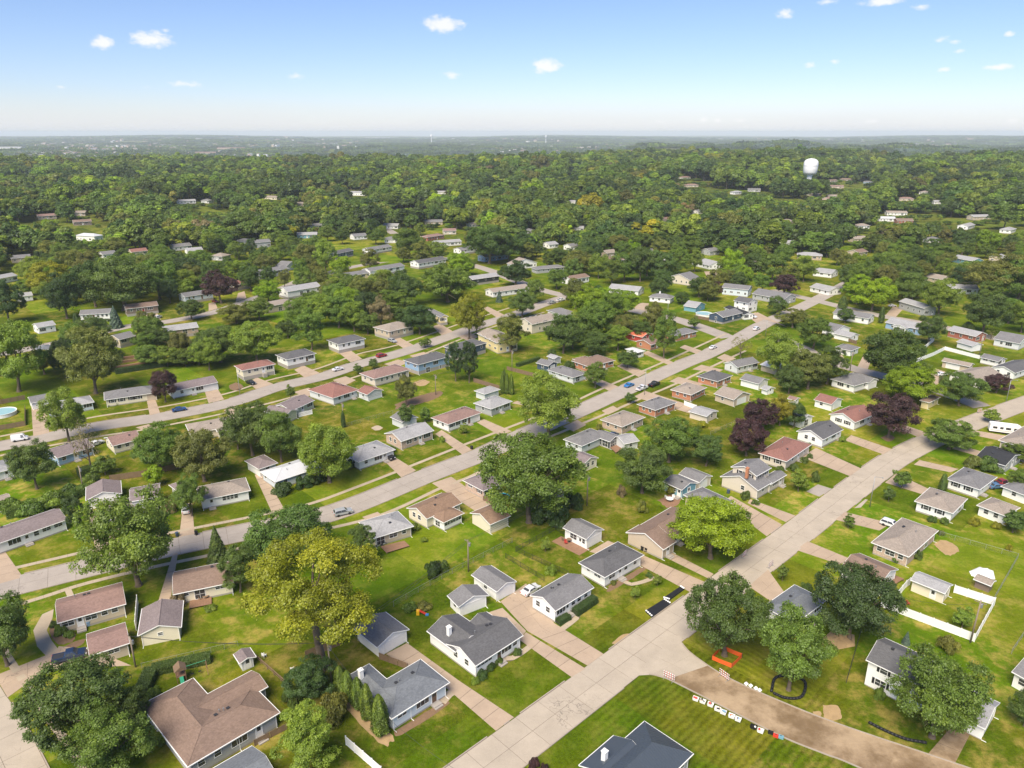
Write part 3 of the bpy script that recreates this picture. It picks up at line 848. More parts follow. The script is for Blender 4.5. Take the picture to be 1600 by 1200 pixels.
def fittings(root, face, spec, L, Wd, dx, dy, base, gcol, detail):
    """spec like 'w.2 W.5 d.7 g.85': kind and place along the wall; ^ lifts to the upper storey, _ drops to the basement"""
    for tok in spec.split():
        up = tok.count('^') * 2.65 - tok.count('_') * 2.2; tok = tok.strip('^_')
        k, f = tok[0], float(tok[1:])
        z0 = base + up
        if k in KINDS:
            w, h, bars, sill = KINDS[k]
            o = link('window', win_mesh(w, h, bars), root); put_on(o, face, f, max(.08, z0 + sill), L, Wd, dx, dy)
            p = link('pane', pane_mesh(w, h), o)
            if k in 'vV' and detail:
                for sx in (-1, 1):
                    s = link('shutter', shut_mesh(h, True), o); s.location = (sx * (w / 2 + .33), 0, 0)
        elif k in 'gG':
            w = 2.7 if k == 'g' else 4.9
            o = link('garage_door', garage_mesh(w, 2.15, gcol), root); put_on(o, face, f, .06, L, Wd, dx, dy)
        elif k in 'dDE':
            o = link('door', door_mesh(M_DOORW if k == 'd' else M_DOORR if k == 'E' else M_DOORB), root); put_on(o, face, f, max(.06, z0 + .05), L, Wd, dx, dy)
            if base > .15 and detail:
                m = MB(); m.box(-.8, .8, -1.1, 0, -z0, -.02); m.box(-.8, .8, -1.45, -1.1, -z0, -.02 - .17)
                st = m.build('door_step', M_FOUND, o)
def wall_mesh(L, Wd, h, roof, rise, z0=0.0):
    m = MB(); x, y = L / 2, Wd / 2
    b = [(-x, -y, z0), (x, -y, z0), (x, y, z0), (-x, y, z0)]; t = [(a, c, h) for a, c, _ in b]
    m.add(b + t, [(0, 1, 5, 4), (1, 2, 6, 5), (2, 3, 7, 6), (3, 0, 4, 7)])
    if roof == 'x': m.add([t[0], t[3], (-x, 0, h + rise), t[1], t[2], (x, 0, h + rise)], [(1, 0, 2), (3, 4, 5)])
    if roof == 'y': m.add([t[0], t[1], (0, -y, h + rise), t[3], t[2], (0, y, h + rise)], [(0, 1, 2), (4, 3, 5)])
    return m
def roof_mesh(L, Wd, z, roof, pitch, ov=.45, rk=.3, th=.16):
    """z: height of the eave edge (top). roof x: ridge along x; y: ridge along y; h: hip; f: flat"""
    m = MB(); trim = MB(); tw = .045
    if roof in 'xy':
        l, w = (L, Wd) if roof == 'x' else (Wd, L)
        hx, hy = l / 2 + rk, w / 2 + ov
        zr = z + hy * pitch
        sec = [(-hy, z), (0, zr), (hy, z), (hy, z - th), (0, zr - th), (-hy, z - th)]
        vs = [(-hx, a, b) for a, b in sec] + [(hx, a, b) for a, b in sec]
        fs = [(i, (i + 1) % 6, 6 + (i + 1) % 6, 6 + i)[::-1] for i in range(6)] + [(0, 1, 4, 5), (1, 2, 3, 4)][:] + [(11, 10, 7, 6), (10, 9, 8, 7)]
        m.add(vs, fs)
        sec2 = lambda s: [(s * tw, 0)]
        tt = MB()
        for sx in (-1, 1):     # rake boards
            for sy in (-1, 1):
                a0, a1 = sx * hx, sx * (hx + tw)
                pts = [(sy * (hy + .01), z - .02), (0, zr - .02), (0, zr - th - .05), (sy * (hy + .01), z - th - .05)]
                tt.add([(a0, p, q) for p, q in pts] + [(a1, p, q) for p, q in pts], [(0, 1, 2, 3), (7, 6, 5, 4), (0, 4, 5, 1), (1, 5, 6, 2), (2, 6, 7, 3), (3, 7, 4, 0)])
        for sy in (-1, 1):     # gutters
            y0, y1 = sorted((sy * hy, sy * (hy + .11)))
            tt.box(-hx - tw, hx + tw, y0, y1, z - .15, z - .015)
        cap = MB(); cap.tube((-hx, 0, zr + .0), (hx, 0, zr + .0), .075, n=6)
        if roof == 'y':
            for q in (m, tt, cap): q.v = [(-b, a, c) for a, b, c in q.v]
        return m, tt, cap, zr
    hx, hy = L / 2 + ov, Wd / 2 + ov
    if roof == 'f':
        m.box(-hx, hx, -hy, hy, z - th, z); zr = z; cap = None
    else:
        s = min(hx, hy); zr = z + s * pitch
        if hx >= hy: r0, r1 = (-(hx - hy), 0, zr), (hx - hy, 0, zr)
        else: r0, r1 = (0, -(hy - hx), zr), (0, hy - hx, zr)
        c = [(-hx, -hy), (hx, -hy), (hx, hy), (-hx, hy)]
        vs = [(a, b, z) for a, b in c] + [(a, b, z - th) for a, b in c] + [r0, r1]
        if hx >= hy: sl = [(0, 1, 9, 8), (1, 2, 9), (2, 3, 8, 9), (3, 0, 8)]
        else: sl = [(0, 1, 8), (1, 2, 9, 8), (2, 3, 9), (3, 0, 8, 9)]
        m.add(vs, sl + [(4 + i, 4 + (i + 1) % 4, (i + 1) % 4, i) for i in range(4)] + [(7, 6, 5, 4)])
        cap = MB()
        ends = [(0, 0 if hx >= hy else 0), (1, 1 if hx >= hy else 0), (2, 1), (3, 0 if hx >= hy else 1)]
        for i, e in ends: cap.tube(vs[i], (r0, r1)[e], .06, n=5)
        cap.tube(r0, r1, .07, n=5)
    g = .11; tt = MB()
    tt.box(-hx - g, hx + g, -hy - g, -hy, z - .15, z - .015); tt.box(-hx - g, hx + g, hy, hy + g, z - .15, z - .015)
    tt.box(-hx - g, -hx, -hy, hy, z - .15, z - .015); tt.box(hx, hx + g, -hy, hy, z - .15, z - .015)
    return m, tt, cap, zr
HOUSES = []        # (label, centre, footprint, angle) for trees and labels
def body(root, cx, cy, L, Wd, z, roof, pitch, wall, rcol, faces, base, gcol, detail, ov=.45, lower=None):
    """one box with its roof under root; (cx,cy) local centre, L x Wd walls, z eave edge"""
    soffit = z - .12
    hw = soffit + .02 if roof in 'hf' else z + (ov) * pitch - .16 - .02
    hw = max(hw, soffit)
    rise = (Wd / 2 if roof == 'x' else L / 2) * pitch - .02
    w = wall_mesh(L, Wd, hw, roof, rise, base * .9 if base > .15 else 0).build('wall', WALLS[wall], root); w.location = (cx, cy, 0)
    if base > .15:
        m = MB(); m.box(-L / 2 + .02, L / 2 - .02, -Wd / 2 + .02, Wd / 2 - .02, -.2, base * .9)
        f = m.build('foundation', M_FOUND, root); f.location = (cx, cy, 0)
    rm, tt, cap, zr = roof_mesh(L, Wd, z, roof, pitch, ov)
    r = rm.build('roof', ROOFS[rcol], root); r.location = (cx, cy, 0)
    tt.build('gutter', M_TRIM, r)
    if cap and detail: cap.build('ridge_cap', ROOFS[rcol], r)
    for face, spec in faces.items():
        fittings(root, face, spec, L, Wd, cx, cy, base, gcol, detail)
    if detail and z > 2.2 and roof != 'f':
        for sx, sy in ((-1, -1), (1, -1)):
            m = MB(); m.box(-.045, .045, -.07, 0, .05, z - .15); m.box(-.045, .045, -.75, -.07, .0, .07)
            d = m.build('downspout', M_TRIM, root); d.location = (cx + sx * (L / 2 - .1), cy - Wd / 2 - .003, 0)
    return r, zr
def auto_faces(L, Wd, rnd, storeys=1, front=None, left=None):
    def row(n, up=''):
        return ' '.join(up + rnd.choice(['w', 'w', 'p', 'v' if rnd.random() < .3 else 'w']) + '%.2f' % ((i + .5 + rnd.uniform(-.12, .12)) / n) for i in range(n))
    nf = max(2, round(L / 3.4)); nl = max(1, round(Wd / 4.2))
    F = []
    for i in range(nf):
        f = (i + .5) / nf
        F.append((('d' if i == nf // 2 else 'W' if i == nf // 2 + 1 or (nf <= 2 and i == 0) else 'w')) + '%.2f' % f)
    d = {'F': ' '.join(F), 'L': row(nl), 'B': row(nf) , 'R': row(nl)}
    if storeys > 1:
        for k in d: d[k] += ' ' + row(nf if k in 'FB' else nl, '^')
    if front is not None: d['F'] = front
    if left is not None: d['L'] = left
    return d
def footprint(c0, c1, c2, z, ov=.45, ang=None):
    """eave corners in the photograph -> centre, wall length, wall width, angle"""
    A = P(*c0, z)
    if isinstance(c1, tuple):
        B = P(*c1, z); ex = (B - A); L = ex.length; th = math.atan2(ex.y, ex.x)
    else: L = c1; th = None
    if isinstance(c2, tuple):
        C = P(*c2, z); ey = C - A; Wd = ey.length; th2 = math.atan2(ey.y, ey.x) - math.pi / 2
    else: Wd = c2; th2 = None
    if ang is not None: t = R(ang)
    elif th is not None and th2 is not None:
        k = L * L / (L * L + Wd * Wd) if L + Wd > 0 else .5
        while th2 - th > math.pi: th2 -= 2 * math.pi
        while th2 - th < -math.pi: th2 += 2 * math.pi
        t = th * k + th2 * (1 - k)
    else: t = th if th is not None else th2 if th2 is not None else GRID
    ux, uy = Vector((math.cos(t), math.sin(t))), Vector((-math.sin(t), math.cos(t)))
    if isinstance(c1, tuple): L = abs((B - A).dot(ux))
    if isinstance(c2, tuple): Wd = abs((C - A).dot(uy))
    cen = A + ux * L / 2 + uy * Wd / 2
    return cen, max(2.0, L - 2 * ov), max(1.8, Wd - 2 * ov), t
def house(label, c0, c1, c2, z=2.9, roof='h', wall='white', rcol='grey', pitch=.36, F=None, L=None, B=None, Rr=None, base=.35, name='house', cat='house', wings=(), chimney=None, vents=2, gcol=None, ang=None, ov=.45, storeys=1, ground=None, detail=None, at=None, short=None):
    """c0 c1 c2: the near, right-hand and left-hand eave corners as seen in the photograph (or lengths in metres)"""
    rnd = random.Random(label)
    if at: cen, LL, WW, t = at
    else: cen, LL, WW, t = footprint(c0, c1, c2, z, ov, ang)
    dist = cen.length
    detail = (dist < 300) if detail is None else detail
    gz = 0.0 if ground is None else ground
    root = empty(name, (cen.x, cen.y, gz), t); tag(root, label, cat)
    faces = auto_faces(LL, WW, rnd, storeys, F, L) if cat == 'house' else {'F': F or '', 'L': L or '', 'B': '', 'R': ''}
    if B is not None: faces['B'] = B
    if Rr is not None: faces['R'] = Rr
    gcol = gcol or M_DOORW
    r, zr = body(root, 0, 0, LL, WW, z, roof, pitch, wall, rcol, faces, base, gcol, detail, ov)
    for wi, w in enumerate(wings):
        # a wing: offsets in metres from the front-left wall corner, size, eave, roof, faces
        x0, y0, wl, ww, wz, wroof, wf = w[:7]
        x0 += .03; y0 += .03; wz += .018 * (wi + 1)      # never flush with the main walls or roof
        ww_wall = w[7] if len(w) > 7 else wall; wr = w[8] if len(w) > 8 else rcol; wp = w[9] if len(w) > 9 else pitch
        body(root, -LL / 2 + x0 + wl / 2, -WW / 2 + y0 + ww / 2, wl, ww, wz, wroof, wp, ww_wall, wr, wf, base, gcol, detail, ov if wz > 2 else .25)
    if chimney:
        fx, fy, cm = chimney[:3]
        m = MB(); m.box(-.35, .35, -.35, .35, z - .6, zr + .7); m.box(-.42, .42, -.42, .42, zr + .7, zr + .84)
        m.tube((0, 0, zr + .84), (0, 0, zr + 1.1), .13, .13, 8)
        o = m.build('chimney', cm, root); o.location = (-LL / 2 + fx * LL, -WW / 2 + fy * WW, 0)
    if detail and roof != 'f':
        for i in range(vents):
            fx = rnd.uniform(.25, .75); fy = rnd.choice([.3, .65, .7])
            ov2 = abs(fy - .5) * (WW + .9) if roof != 'y' else abs(fx - .5) * (LL + .9)
            half = (WW / 2 + .45) if roof != 'y' else (LL / 2 + .45)
            zz = z + (half - abs(fy - .5) * WW) * pitch if roof != 'y' else z + (half - abs(fx - .5) * LL) * pitch
            if roof == 'h':
                ex = min(LL * min(fx, 1 - fx), WW * min(fy, 1 - fy)) + .45; zz = z + ex * pitch
            m = MB()
            if i % 2: m.tube((0, 0, -.2), (0, 0, .5), .07, .07, 8); m.tube((0, 0, .5), (0, 0, .58), .12, .12, 8)
            else: m.box(-.2, .2, -.2, .2, -.2, .16); m.box(-.26, .26, -.26, .26, .16, .22)
            o = m.build('vent_pipe' if i % 2 else 'roof_vent', M_GREYMET if i % 2 else M_DKMET, r); o.location = (-LL / 2 + fx * LL, -WW / 2 + fy * WW, zz)
    HOUSES.append((short or label, cen, LL, WW, t, cat))
    return root
# ---------------------------------------------------------------- the houses of the neighbourhood, nearest first
def make_houses():
    h = house
    def gar(label, c0, c1, c2, roof='y', wall='white', rcol='grey', F='G.5', L='', z=2.6, **k):
        k.setdefault('pitch', .36)
        return h(label, c0, c1, c2, z, roof, wall, rcol, F=F, L=L, base=.12, name=k.pop('name', 'garage'), cat=k.pop('cat', 'garage'), vents=0, **k)
    # --- bottom row
    h('sprawling grey house with brown L-shaped roof', (293, 1198), (437, 1113), 8.6, 3.0, 'h', 'grey', 'brown', .34, F='w.12 w.3 d.78 W.55', L='w.3 w.7', chimney=None, vents=4,
      wings=[(0.0, 0.0, 7.6, 16.6, 3.0, 'h', {'L': 'w.3 w.6'}), (4.6, 6.6, 10.9, 4.6, 3.0, 'x', {'B': 's.8'})])
    cR = P(395, 1165, 3.0); ux, uy = Vector((math.cos(GRID), math.sin(GRID))), Vector((-math.sin(GRID), math.cos(GRID)))
    h('pale slate roofed house cut off by the lower picture edge', 0, 0, 0, 3.0, 'x', 'lightgrey', 'blue', .36, at=(cR - ux * 7 - uy * 4.6, 13.2, 8.4, GRID))
    h('pale house with slate blue L-shaped roof beside arborvitae row', (612, 1123), (702, 1066), 7.9, 2.9, 'h', 'paleblue', 'blue', .36, F='p.17 W.55 D.77', L='w.3', chimney=(.08, 1.45, M_TRIM), vents=3,
      wings=[(0.0, 0.0, 3.6, 12.2, 2.9, 'h', {'L': 'w.6', 'R': 'w.8'})])
    gar('white garage with slate roof behind the slate blue house', (590, 1012), (640, 984), (552, 982), 'y', 'white', 'grey', 'G.6', 'q.5')
    h('white house with dark cross-gabled roof and front shrubs', (742, 1041), (818, 992), 8.3, 2.9, 'x', 'white', 'dark', .38, F='p.12 p.28 D.52 W.68 w.88', L='w.3 w.7', chimney=(.12, 1.15, M_TRIM), vents=3, gcol=None,
      wings=[(0.0, 5.0, 6.6, 7.5, 2.9, 'y', {'L': ''}), (7.4, 4.6, 3.4, 4.4, 2.9, 'y', {'B': 's.5'})])
    gar('white garage tucked behind the dark cross-gabled house', (717, 949), (766, 932), (695, 931), 'y', 'white', 'grey', 'G.5', 'w.5')
    gar('white garage with dark roof and pale concrete apron', (777, 925), (806, 908), (737, 897), 'y', 'white', 'grey', 'G.5', 'w.5')
    h('white gabled ranch with grey roof and clipped front hedge', (867, 955), (930, 918), (825, 932), 3.0, 'x', 'white', 'grey', .40, F='W.17 d.34 w.50 w.66 w.85', L='w.25 w.7', base=.4, vents=3)
    h('white ranch with charcoal hipped roof', (945, 902), (1008, 868), (901, 881), 2.9, 'h', 'white', 'dark', .38, F='x.2 d.42 w.58 w.84', L='p.7 q.3', vents=2)
    h('white outbuilding with grey gabled roof and brick patio', (917, 843), (947, 829), (877, 825), 2.9, 'y', 'white', 'grey', .40, F='G.5', L='d.72 w.85 x.4', name='garage', cat='garage', base=.12, vents=0)
    h('tan house with rose brown roof under the lime tree', (1042, 846), 14.5, 8.6, 2.9, 'x', 'tan', 'brown', .38, F='W.22 d.35 w.6 w.85', ang=44, L='', vents=3,
      wings=[(-3.6, -1.5, 4.4, 9.4, 2.9, 'x', {'F': 'd.5', 'L': ''})])
    h('white two-storey house with black shutters on the side street', (1440, 1072), 8.2, (1352, 1030), 5.3, 'y', 'white', 'dark', .42, F='w.3 w.7', L='^v.32 ^v.72 V.3 v.75', storeys=1, vents=2, base=.2,
      wings=[(.6, -9.6, 7.0, 9.6, 2.7, 'y', {'L': 'w.5', 'F': 'G.5'}, 'white', 'light')])
    cm = P(1007, 1127, 3.0)
    h('house with ribbed blue steel hipped roof', 0, 0, 0, 3.0, 'h', 'grey', 'metal', .46, at=(cm - ux * 8.15 - uy * 4.4, 15.4, 7.9, GRID), vents=1, wings=[(2.4, 3.6, 7.4, 5.8, 3.0, 'x', {}, 'grey', 'metal', .46)], chimney=(.30, .92, M_WHITE))
    h('white house with slate grey roof hidden among the big trees', (1243, 974), (1292, 938), (1192, 948), 2.9, 'h', 'white', 'blue', .36)
    h('white ranch with brown roof beside the white fence', (1376, 914), (1405, 890), (1312, 886), 2.8, 'y', 'white', 'brown', .34, L='w.2 w.6', F='s.5', vents=2)
    h('tan brick ranch with broad tan hipped roof', (1420, 870), (1467, 829), (1361, 848), 2.9, 'h', 'pinkbrick', 'tan', .36, L='w.18 x.5 w.82', F='w.3 s.7', vents=3)
    gar('long cream garage inside the white fence', (1478, 928), (1493, 915), (1421, 906), 'y', 'cream', 'light', 'w.5', 'd.68', z=2.7)
    gar('small brown shed beside the white tarpaulin heap', (1550, 916), (1558, 908), (1520, 904), 'y', 'brown', 'tan', '', '', z=2.0, name='shed', cat='shed')
    h('white garage at the picture edge below the open lawn', (1615, 1068), (1650, 1040), (1582, 1047), 3.0, 'y', 'white', 'grey', .4, name='garage', cat='garage', base=.12, L='w.5')
    # --- beside the broad road, farther up
    h('tan house with red-brown hipped roof and dark shutters', (1229, 721), (1267, 694), (1186, 707), 2.9, 'h', 'beige', 'red', .34, F='w.3 d.55 w.8', L='v.25 v.7', vents=2)
    h('white gabled house with charcoal roof beside its red neighbour', (1286, 687), (1316, 670), (1246, 673), 3.1, 'x', 'white', 'dark', .40, F='w.25 W.6 d.85', L='w.35 w.65', base=.6)
    h('white house with red-brown roof beside the purple tree', (1336, 660), (1366, 645), (1298, 646), 3.0, 'x', 'white', 'red', .40, L='v.35 v.72', F='W.4 d.7')
    gar('small white garage with red-brown roof in the back yard', (1300, 632), (1318, 624), (1271, 624), 'y', 'white', 'red', 'g.5', 'w.4')
    gar('tiny white shed on the back lawn', (1243, 626), (1250, 622), (1230, 622), 'y', 'white', 'pink', 'd.5', '', z=2.1, name='shed', cat='shed')
    gar('white garage with its dark door open under trees', (1252, 658), (1267, 649), (1236, 649), 'y', 'white', 'light', 's.5', '', z=2.6)
    h('white house with broad grey hipped roof by the lane', (1335, 603), (1371, 592), (1298, 592), 2.9, 'h', 'white', 'grey', .38, L='W.4 w.75', F='w.5', wings=[(7.5, -1.0, 5.5, 7.5, 2.9, 'y', {'F': 'G.5'})])
    gar('small yellow garage with brown hipped roof', (1452, 629), (1473, 621), (1434, 627), 'h', 'yellow', 'brown', 'w.5', '', z=2.7)
    h('white house with grey hip roof and black shutters', (1531, 765), (1560, 746), (1478, 749), 2.9, 'h', 'white', 'grey', .36, L='v.25 v.68', F='d.3 w.7', base=.4)
    h('white house with tan hipped roof and black shutters', (1489, 802), (1515, 780), (1428, 784), 2.9, 'h', 'white', 'tan', .36, L='v.28 v.68', F='w.3 s.7', base=.4)
    gar('white garage with tan hipped roof', (1571, 806), (1597, 794), (1525, 790), 'h', 'white', 'tan', 'g.5', 'w.3 w.7', z=2.7)
    h('house with black solar-panelled roof behind shrubs', (1572, 728), (1598, 710), (1524, 713), 2.7, 'y', 'grey', 'black', .25)
    h('beige two-storey house at the picture edge by the caravan', (1610, 702), (1650, 672), (1567, 684), 4.6, 'h', 'beige', 'tan', .34, storeys=1, L='w.3 _w.3 w.7', base=1.6)
    gar('white garage half hidden by a round tree at the edge', (1605, 775), (1640, 755), (1570, 757), 'h', 'white', 'grey', '', 'w.5')
    # --- centre
    h('tan two-storey house with orange brick chimney', (1182, 744), (1207, 731), (1141, 730), 5.4, 'x', 'beige', 'grey', .40, L='^v.35 ^v.75', F='^v.35 ^v.75 W.3 d.7', storeys=1, vents=1,
      wings=[(-2.6, -2.2, 6.2, 10.2, 2.9, 'x', {'L': 'w.6', 'F': 'w.5'}), (3.4, -2.4, 7.8, 2.5, 2.7, 'x', {'F': 'W.4 d.75'})], chimney=(-.32, .2, WALLS['brick']))
    h('grey roofed house peeping out behind the lime tree', (1118, 797), (1144, 782), (1070, 772), 2.8, 'h', 'tan', 'grey', .34)
    h('blue house with weathered roof and brick patio', (1066, 766), (1092, 755), (1035, 752), 2.8, 'y', 'teal', 'grey', .34, L='w.2 x.5 d.85', F='d.5')
    gar('beige garage joined behind the blue house', (1094, 754), (1114, 744), (1060, 740), 'y', 'beige', 'grey', 'g.4', '')
    h('grey house with dark screened porch', (909, 697), (950, 679), (881, 686), 2.8, 'h', 'lightgrey', 'grey', .36, L='w.25 w.7', F='w.3',
      wings=[(8.6, -3.8, 4.8, 6.0, 2.7, 'y', {'F': 's.3 s.7', 'L': 's.3 s.7'}, 'dark')])
    gar('pale grey garage beside the screened porch', (975, 694), (999, 688), (956, 682), 'x', 'lightgrey', 'light', 'w.5', '')
    gar('cream garage with two small gable windows', (912, 726), (937, 716), (885, 716), 'y', 'cream', 'purple', 'w.35 w.7', 'd.3', z=2.7)
    h('pale brick ranch with tan-grey hipped roof', (972, 667), (1009, 652), (937, 656), 2.8, 'h', 'pinkbrick', 'tan', .36, F='w.2 d.5 w.8', L='w.3 w.7')
    h('orange brick ranch with grey hipped roof', (1024, 641), (1059, 629), (994, 632), 2.8, 'h', 'brick', 'grey', .38, F='w.2 d.55 w.8', L='w.3 w.7', vents=3)
    gar('long pale shed with flat grey roof behind brick ranches', (1105, 651), (1122, 642), (1076, 642), 'y', 'beige', 'light', 'w.5', '', z=2.4, pitch=.22)
    h('orange brick house with tan hipped roof and white carport', (1080, 617), (1108, 606), (1045, 610), 2.8, 'h', 'brick', 'tan', .36, F='w.2 W.55 w.85', L='w.3 w.7')
    gar('tan garage with long tan roof', (1147, 625), (1172, 615), (1117, 614), 'y', 'tan', 'tan', 'G.5', 'w.4', z=2.7)
    h('brick house with charcoal hipped roof behind the carport', (1121, 596), (1143, 586), (1090, 587), 2.8, 'h', 'brick', 'dark', .38)
    gar('white garage with grey roof beside a plum tree', (1186, 600), (1198, 592), (1158, 591), 'y', 'white', 'grey', 'g.5', '')
    h('grey gabled house with round attic window', (1152, 574), (1187, 566), (1130, 567), 2.9, 'x', 'lightgrey', 'grey', .40, L='n.5')
    gar('white roofed tan shed under the yellow-green tree', (1215, 577), (1228, 570), (1191, 568), 'y', 'tan', 'white', '', '', pitch=.2)
    gar('little white barn shed with arched door', (1199, 610), (1208, 605), (1192, 605), 'y', 'white', 'light', 'd.5', '', z=2.0, name='shed', cat='shed')
    gar('navy garage with white gable end', (857, 572), (874, 567), (836, 567), 'y', 'navy', 'grey', 'g.5', 'w.5')
    gar('small grey shed behind the navy garage', (866, 561), (877, 558), (855, 556), 'y', 'grey', 'light', '', '', z=2.4, name='shed', cat='shed')
    h('low grey house with dark carport', (895, 590), (914, 582), (857, 577), 2.7, 'h', 'lightgrey', 'grey', .32, F='s.4')
    h('orange brick house with brown cross-hipped roof', (920, 573), (962, 563), (892, 564), 2.8, 'h', 'brick', 'brown', .36, wings=[(2.0, 5, 6, 6, 2.8, 'h', {})])
    h('red house with coral metal roof', (1004, 527), (1021, 522), (974, 520), 2.9, 'y', 'red', 'coral', .32, L='w.5')
    h('orange brick house with rose roof below the coral one', (1017, 539), (1032, 534), (993, 533), 2.8, 'x', 'brick', 'pink', .34, L='w.3')
    h('small white roofed house with blue-grey walls', (996, 551), (1008, 548), (977, 545), 2.7, 'h', 'white', 'white', .30)
    h('brick house with grey hipped roof left of the crossroads', (1058, 525), (1086, 516), (1044, 518), 2.8, 'h', 'brick', 'grey', .36)
    gar('blue garage with pale roof beside the round pool', (1088, 481), (1101, 475), (1069, 477), 'y', 'teal', 'light', 'w.5', '')
    h('navy house with pale gable trim at the crossroads', (1130, 496), (1158, 488), (1110, 490), 3.6, 'x', 'navy', 'grey', .38, L='w.5 _w.5', F='w.2 d.55 w.85', base=1.0)
    h('tall white two-storey house behind the navy one', (1170, 474), (1184, 470), (1147, 469), 5.4, 'y', 'white', 'dark', .38, storeys=2)
    h('white house with black roof between pool and tall white house', (1163, 492), (1172, 488), (1135, 480), 2.9, 'y', 'white', 'black', .34)
    h('long grey house with grey gabled roof', (1226, 468), (1239, 462), (1177, 458), 3.2, 'y', 'grey', 'grey', .36)
    h('pale blue two-storey house behind the plum column', (1170, 453), (1180, 449), (1127, 449), 4.4, 'y', 'paleblue', 'grey', .36, storeys=1)
    h('white house with steep grey hipped roof by the far street', (1048, 467), (1058, 463), (1013, 464), 2.9, 'h', 'white', 'grey', .42, chimney=(.5, .6, M_WHITE))
    h('long white house with pale roof beside woodland', (998, 455), (1008, 450), (950, 450), 3.2, 'y', 'white', 'light', .34)
    h('beige house in front of the deep woods', (1078, 438), (1091, 433), (1045, 432), 3.6, 'x', 'beige', 'grey', .36)
    h('white L-shaped house at the wood edge', (1108, 415), (1121, 410), (1092, 407), 3.0, 'y', 'white', 'light', .36)
    # --- upper right
    h('long white gabled house by the far lane', (1358, 498), (1372, 494), (1300, 489), 3.2, 'y', 'white', 'grey', .38, L='w.2 s.35 w.6 w.85')
    gar('white garage under the long white house', (1306, 518), (1323, 511), (1290, 511), 'y', 'white', 'grey', 'w.5', '')
    gar('low white garage with brown fence around it', (1330, 527), (1339, 522), (1304, 520), 'y', 'white', 'light', 'w.5', '', z=2.4)
    gar('white twin-door garage beside the lane', (1330, 548), (1342, 542), (1305, 542), 'h', 'white', 'grey', 'w.5', 'g.3 g.72')
    h('blue house with pale gabled sunroom', (1438, 515), (1452, 509), (1384, 503), 3.1, 'y', 'blue', 'light', .34, L='w.2 W.5 w.85', wings=[(-2.5, 5.2, 3.4, 6.0, 2.9, 'x', {'L': 's.25 s.5 s.75'}, 'white')])
    h('red brick house with grey roof among garden trees', (1525, 526), (1538, 521), (1482, 515), 3.2, 'y', 'redbrick', 'light', .36)
    gar('white garage below the red brick house', (1520, 541), (1531, 537), (1498, 533), 'y', 'white', 'light', '', '')
    h('pale grey house with front gable by the tall trees', (1594, 537), (1612, 529), (1552, 529), 3.2, 'y', 'lightgrey', 'grey', .36, L='w.3 W.6')
    gar('tan garage with long roof inside the pale fence', (1516, 573), (1528, 570), (1470, 564), 'y', 'tan', 'tan', 'w.5', 'G.4', z=2.7)
    h('white house with brown roof beside the small purple tree', (1533, 598), (1565, 586), (1486, 583), 2.9, 'x', 'white', 'tan', .36, L='w.5')
    h('white house with charcoal roof at the upper picture edge', (1586, 583), (1622, 571), (1548, 574), 2.9, 'x', 'white', 'dark', .36)
    h('low white house with grey roof and tan fence', (1561, 565), (1575, 561), (1530, 558), 2.6, 'y', 'white', 'grey', .32)
    h('grey split-level house in deep tree shade', (1444, 482), (1456, 478), (1409, 470), 4.2, 'y', 'grey', 'light', .36)
    h('low white house with open carport by the far lane', (1296, 455), (1306, 450), (1272, 447), 3.0, 'y', 'white', 'light', .34)
    h('long white house with pale roof and dark windows far up', (1300, 428), (1309, 424), (1270, 424), 3.0, 'y', 'white', 'light', .34)
    h('turquoise gabled house at the far bend', (1520, 408), (1528, 405), (1486, 401), 3.4, 'y', 'teal', 'light', .34)
    h('tan roofed house on the bend with orange fence', (1472, 437), (1480, 433), (1450, 431), 3.0, 'y', 'tan', 'tan', .34)
    # --- upper left rows: lower side of the upper street
    h('pale blue house with grey roof behind the dark twin trees', (88, 716), (148, 697), 8.6, 2.8, 'x', 'blue', 'purple', .34)
    h('white house with pale roof at the far picture edge', (-25, 744), (23, 731), 8.6, 2.8, 'h', 'white', 'light', .34)
    gar('low white shed at the picture edge behind the hedge', (-15, 792), (20, 782), 5.5, 'x', 'white', 'tan', '', '', z=2.3, name='shed', cat='shed')
    h('cream ranch with rose brown roof', (175, 697), (222, 685), 8.4, 2.8, 'x', 'cream', 'pink', .36, F='w.2 w.5 w.8')
    h('beige ranch with tan hipped roof and gabled sunroom', (297, 678), (372, 664), 9.2, 2.8, 'h', 'beige', 'tan', .36, F='w.15 w.85', wings=[(7.4, -2.6, 5.4, 4.5, 2.8, 'y', {'F': 's.3 s.7'}, 'beige')])
    h('sage green house with grey cross-gabled roof', (455, 642), (492, 625), 8.6, 2.9, 'x', 'green', 'purple', .34, L='w.5', wings=[(-4.4, -1.6, 5.2, 9.0, 2.9, 'y', {'F': '', 'L': ''})])
    h('white house with red-brown hipped roof', (520, 622), (556, 607), (486, 607), 2.9, 'h', 'lightgrey', 'red', .38, F='w.25 W.55 d.8', L='w.4')
    gar('pale grey garage with red-brown roof', (574, 617), (598, 609), (559, 610), 'y', 'lightgrey', 'red', '', 'w.5')
    h('beige ranch with rose brown hipped roof', (585, 592), (641, 577), (562, 583), 3.2, 'h', 'beige', 'pink', .34, F='w.2 w.35 w.5 w.7 s.85')
    h('tall sky blue house with dark hipped roof', (653, 570), (704, 556), (631, 562), 4.4, 'h', 'blue', 'dark', .36, F='w.2 W.55 w.85 _s.3 _w.7', base=1.6)
    h('navy and white two-level house with dark hipped roof', (716, 548), (760, 535), (695, 541), 4.6, 'h', 'navy', 'dark', .36, F='w.3 s.55 w.85 _w.3', base=1.7)
    h('yellow gabled house behind the conifer', (777, 536), (800, 526), (757, 519), 5.0, 'y', 'yellow', 'tan', .36, storeys=2)
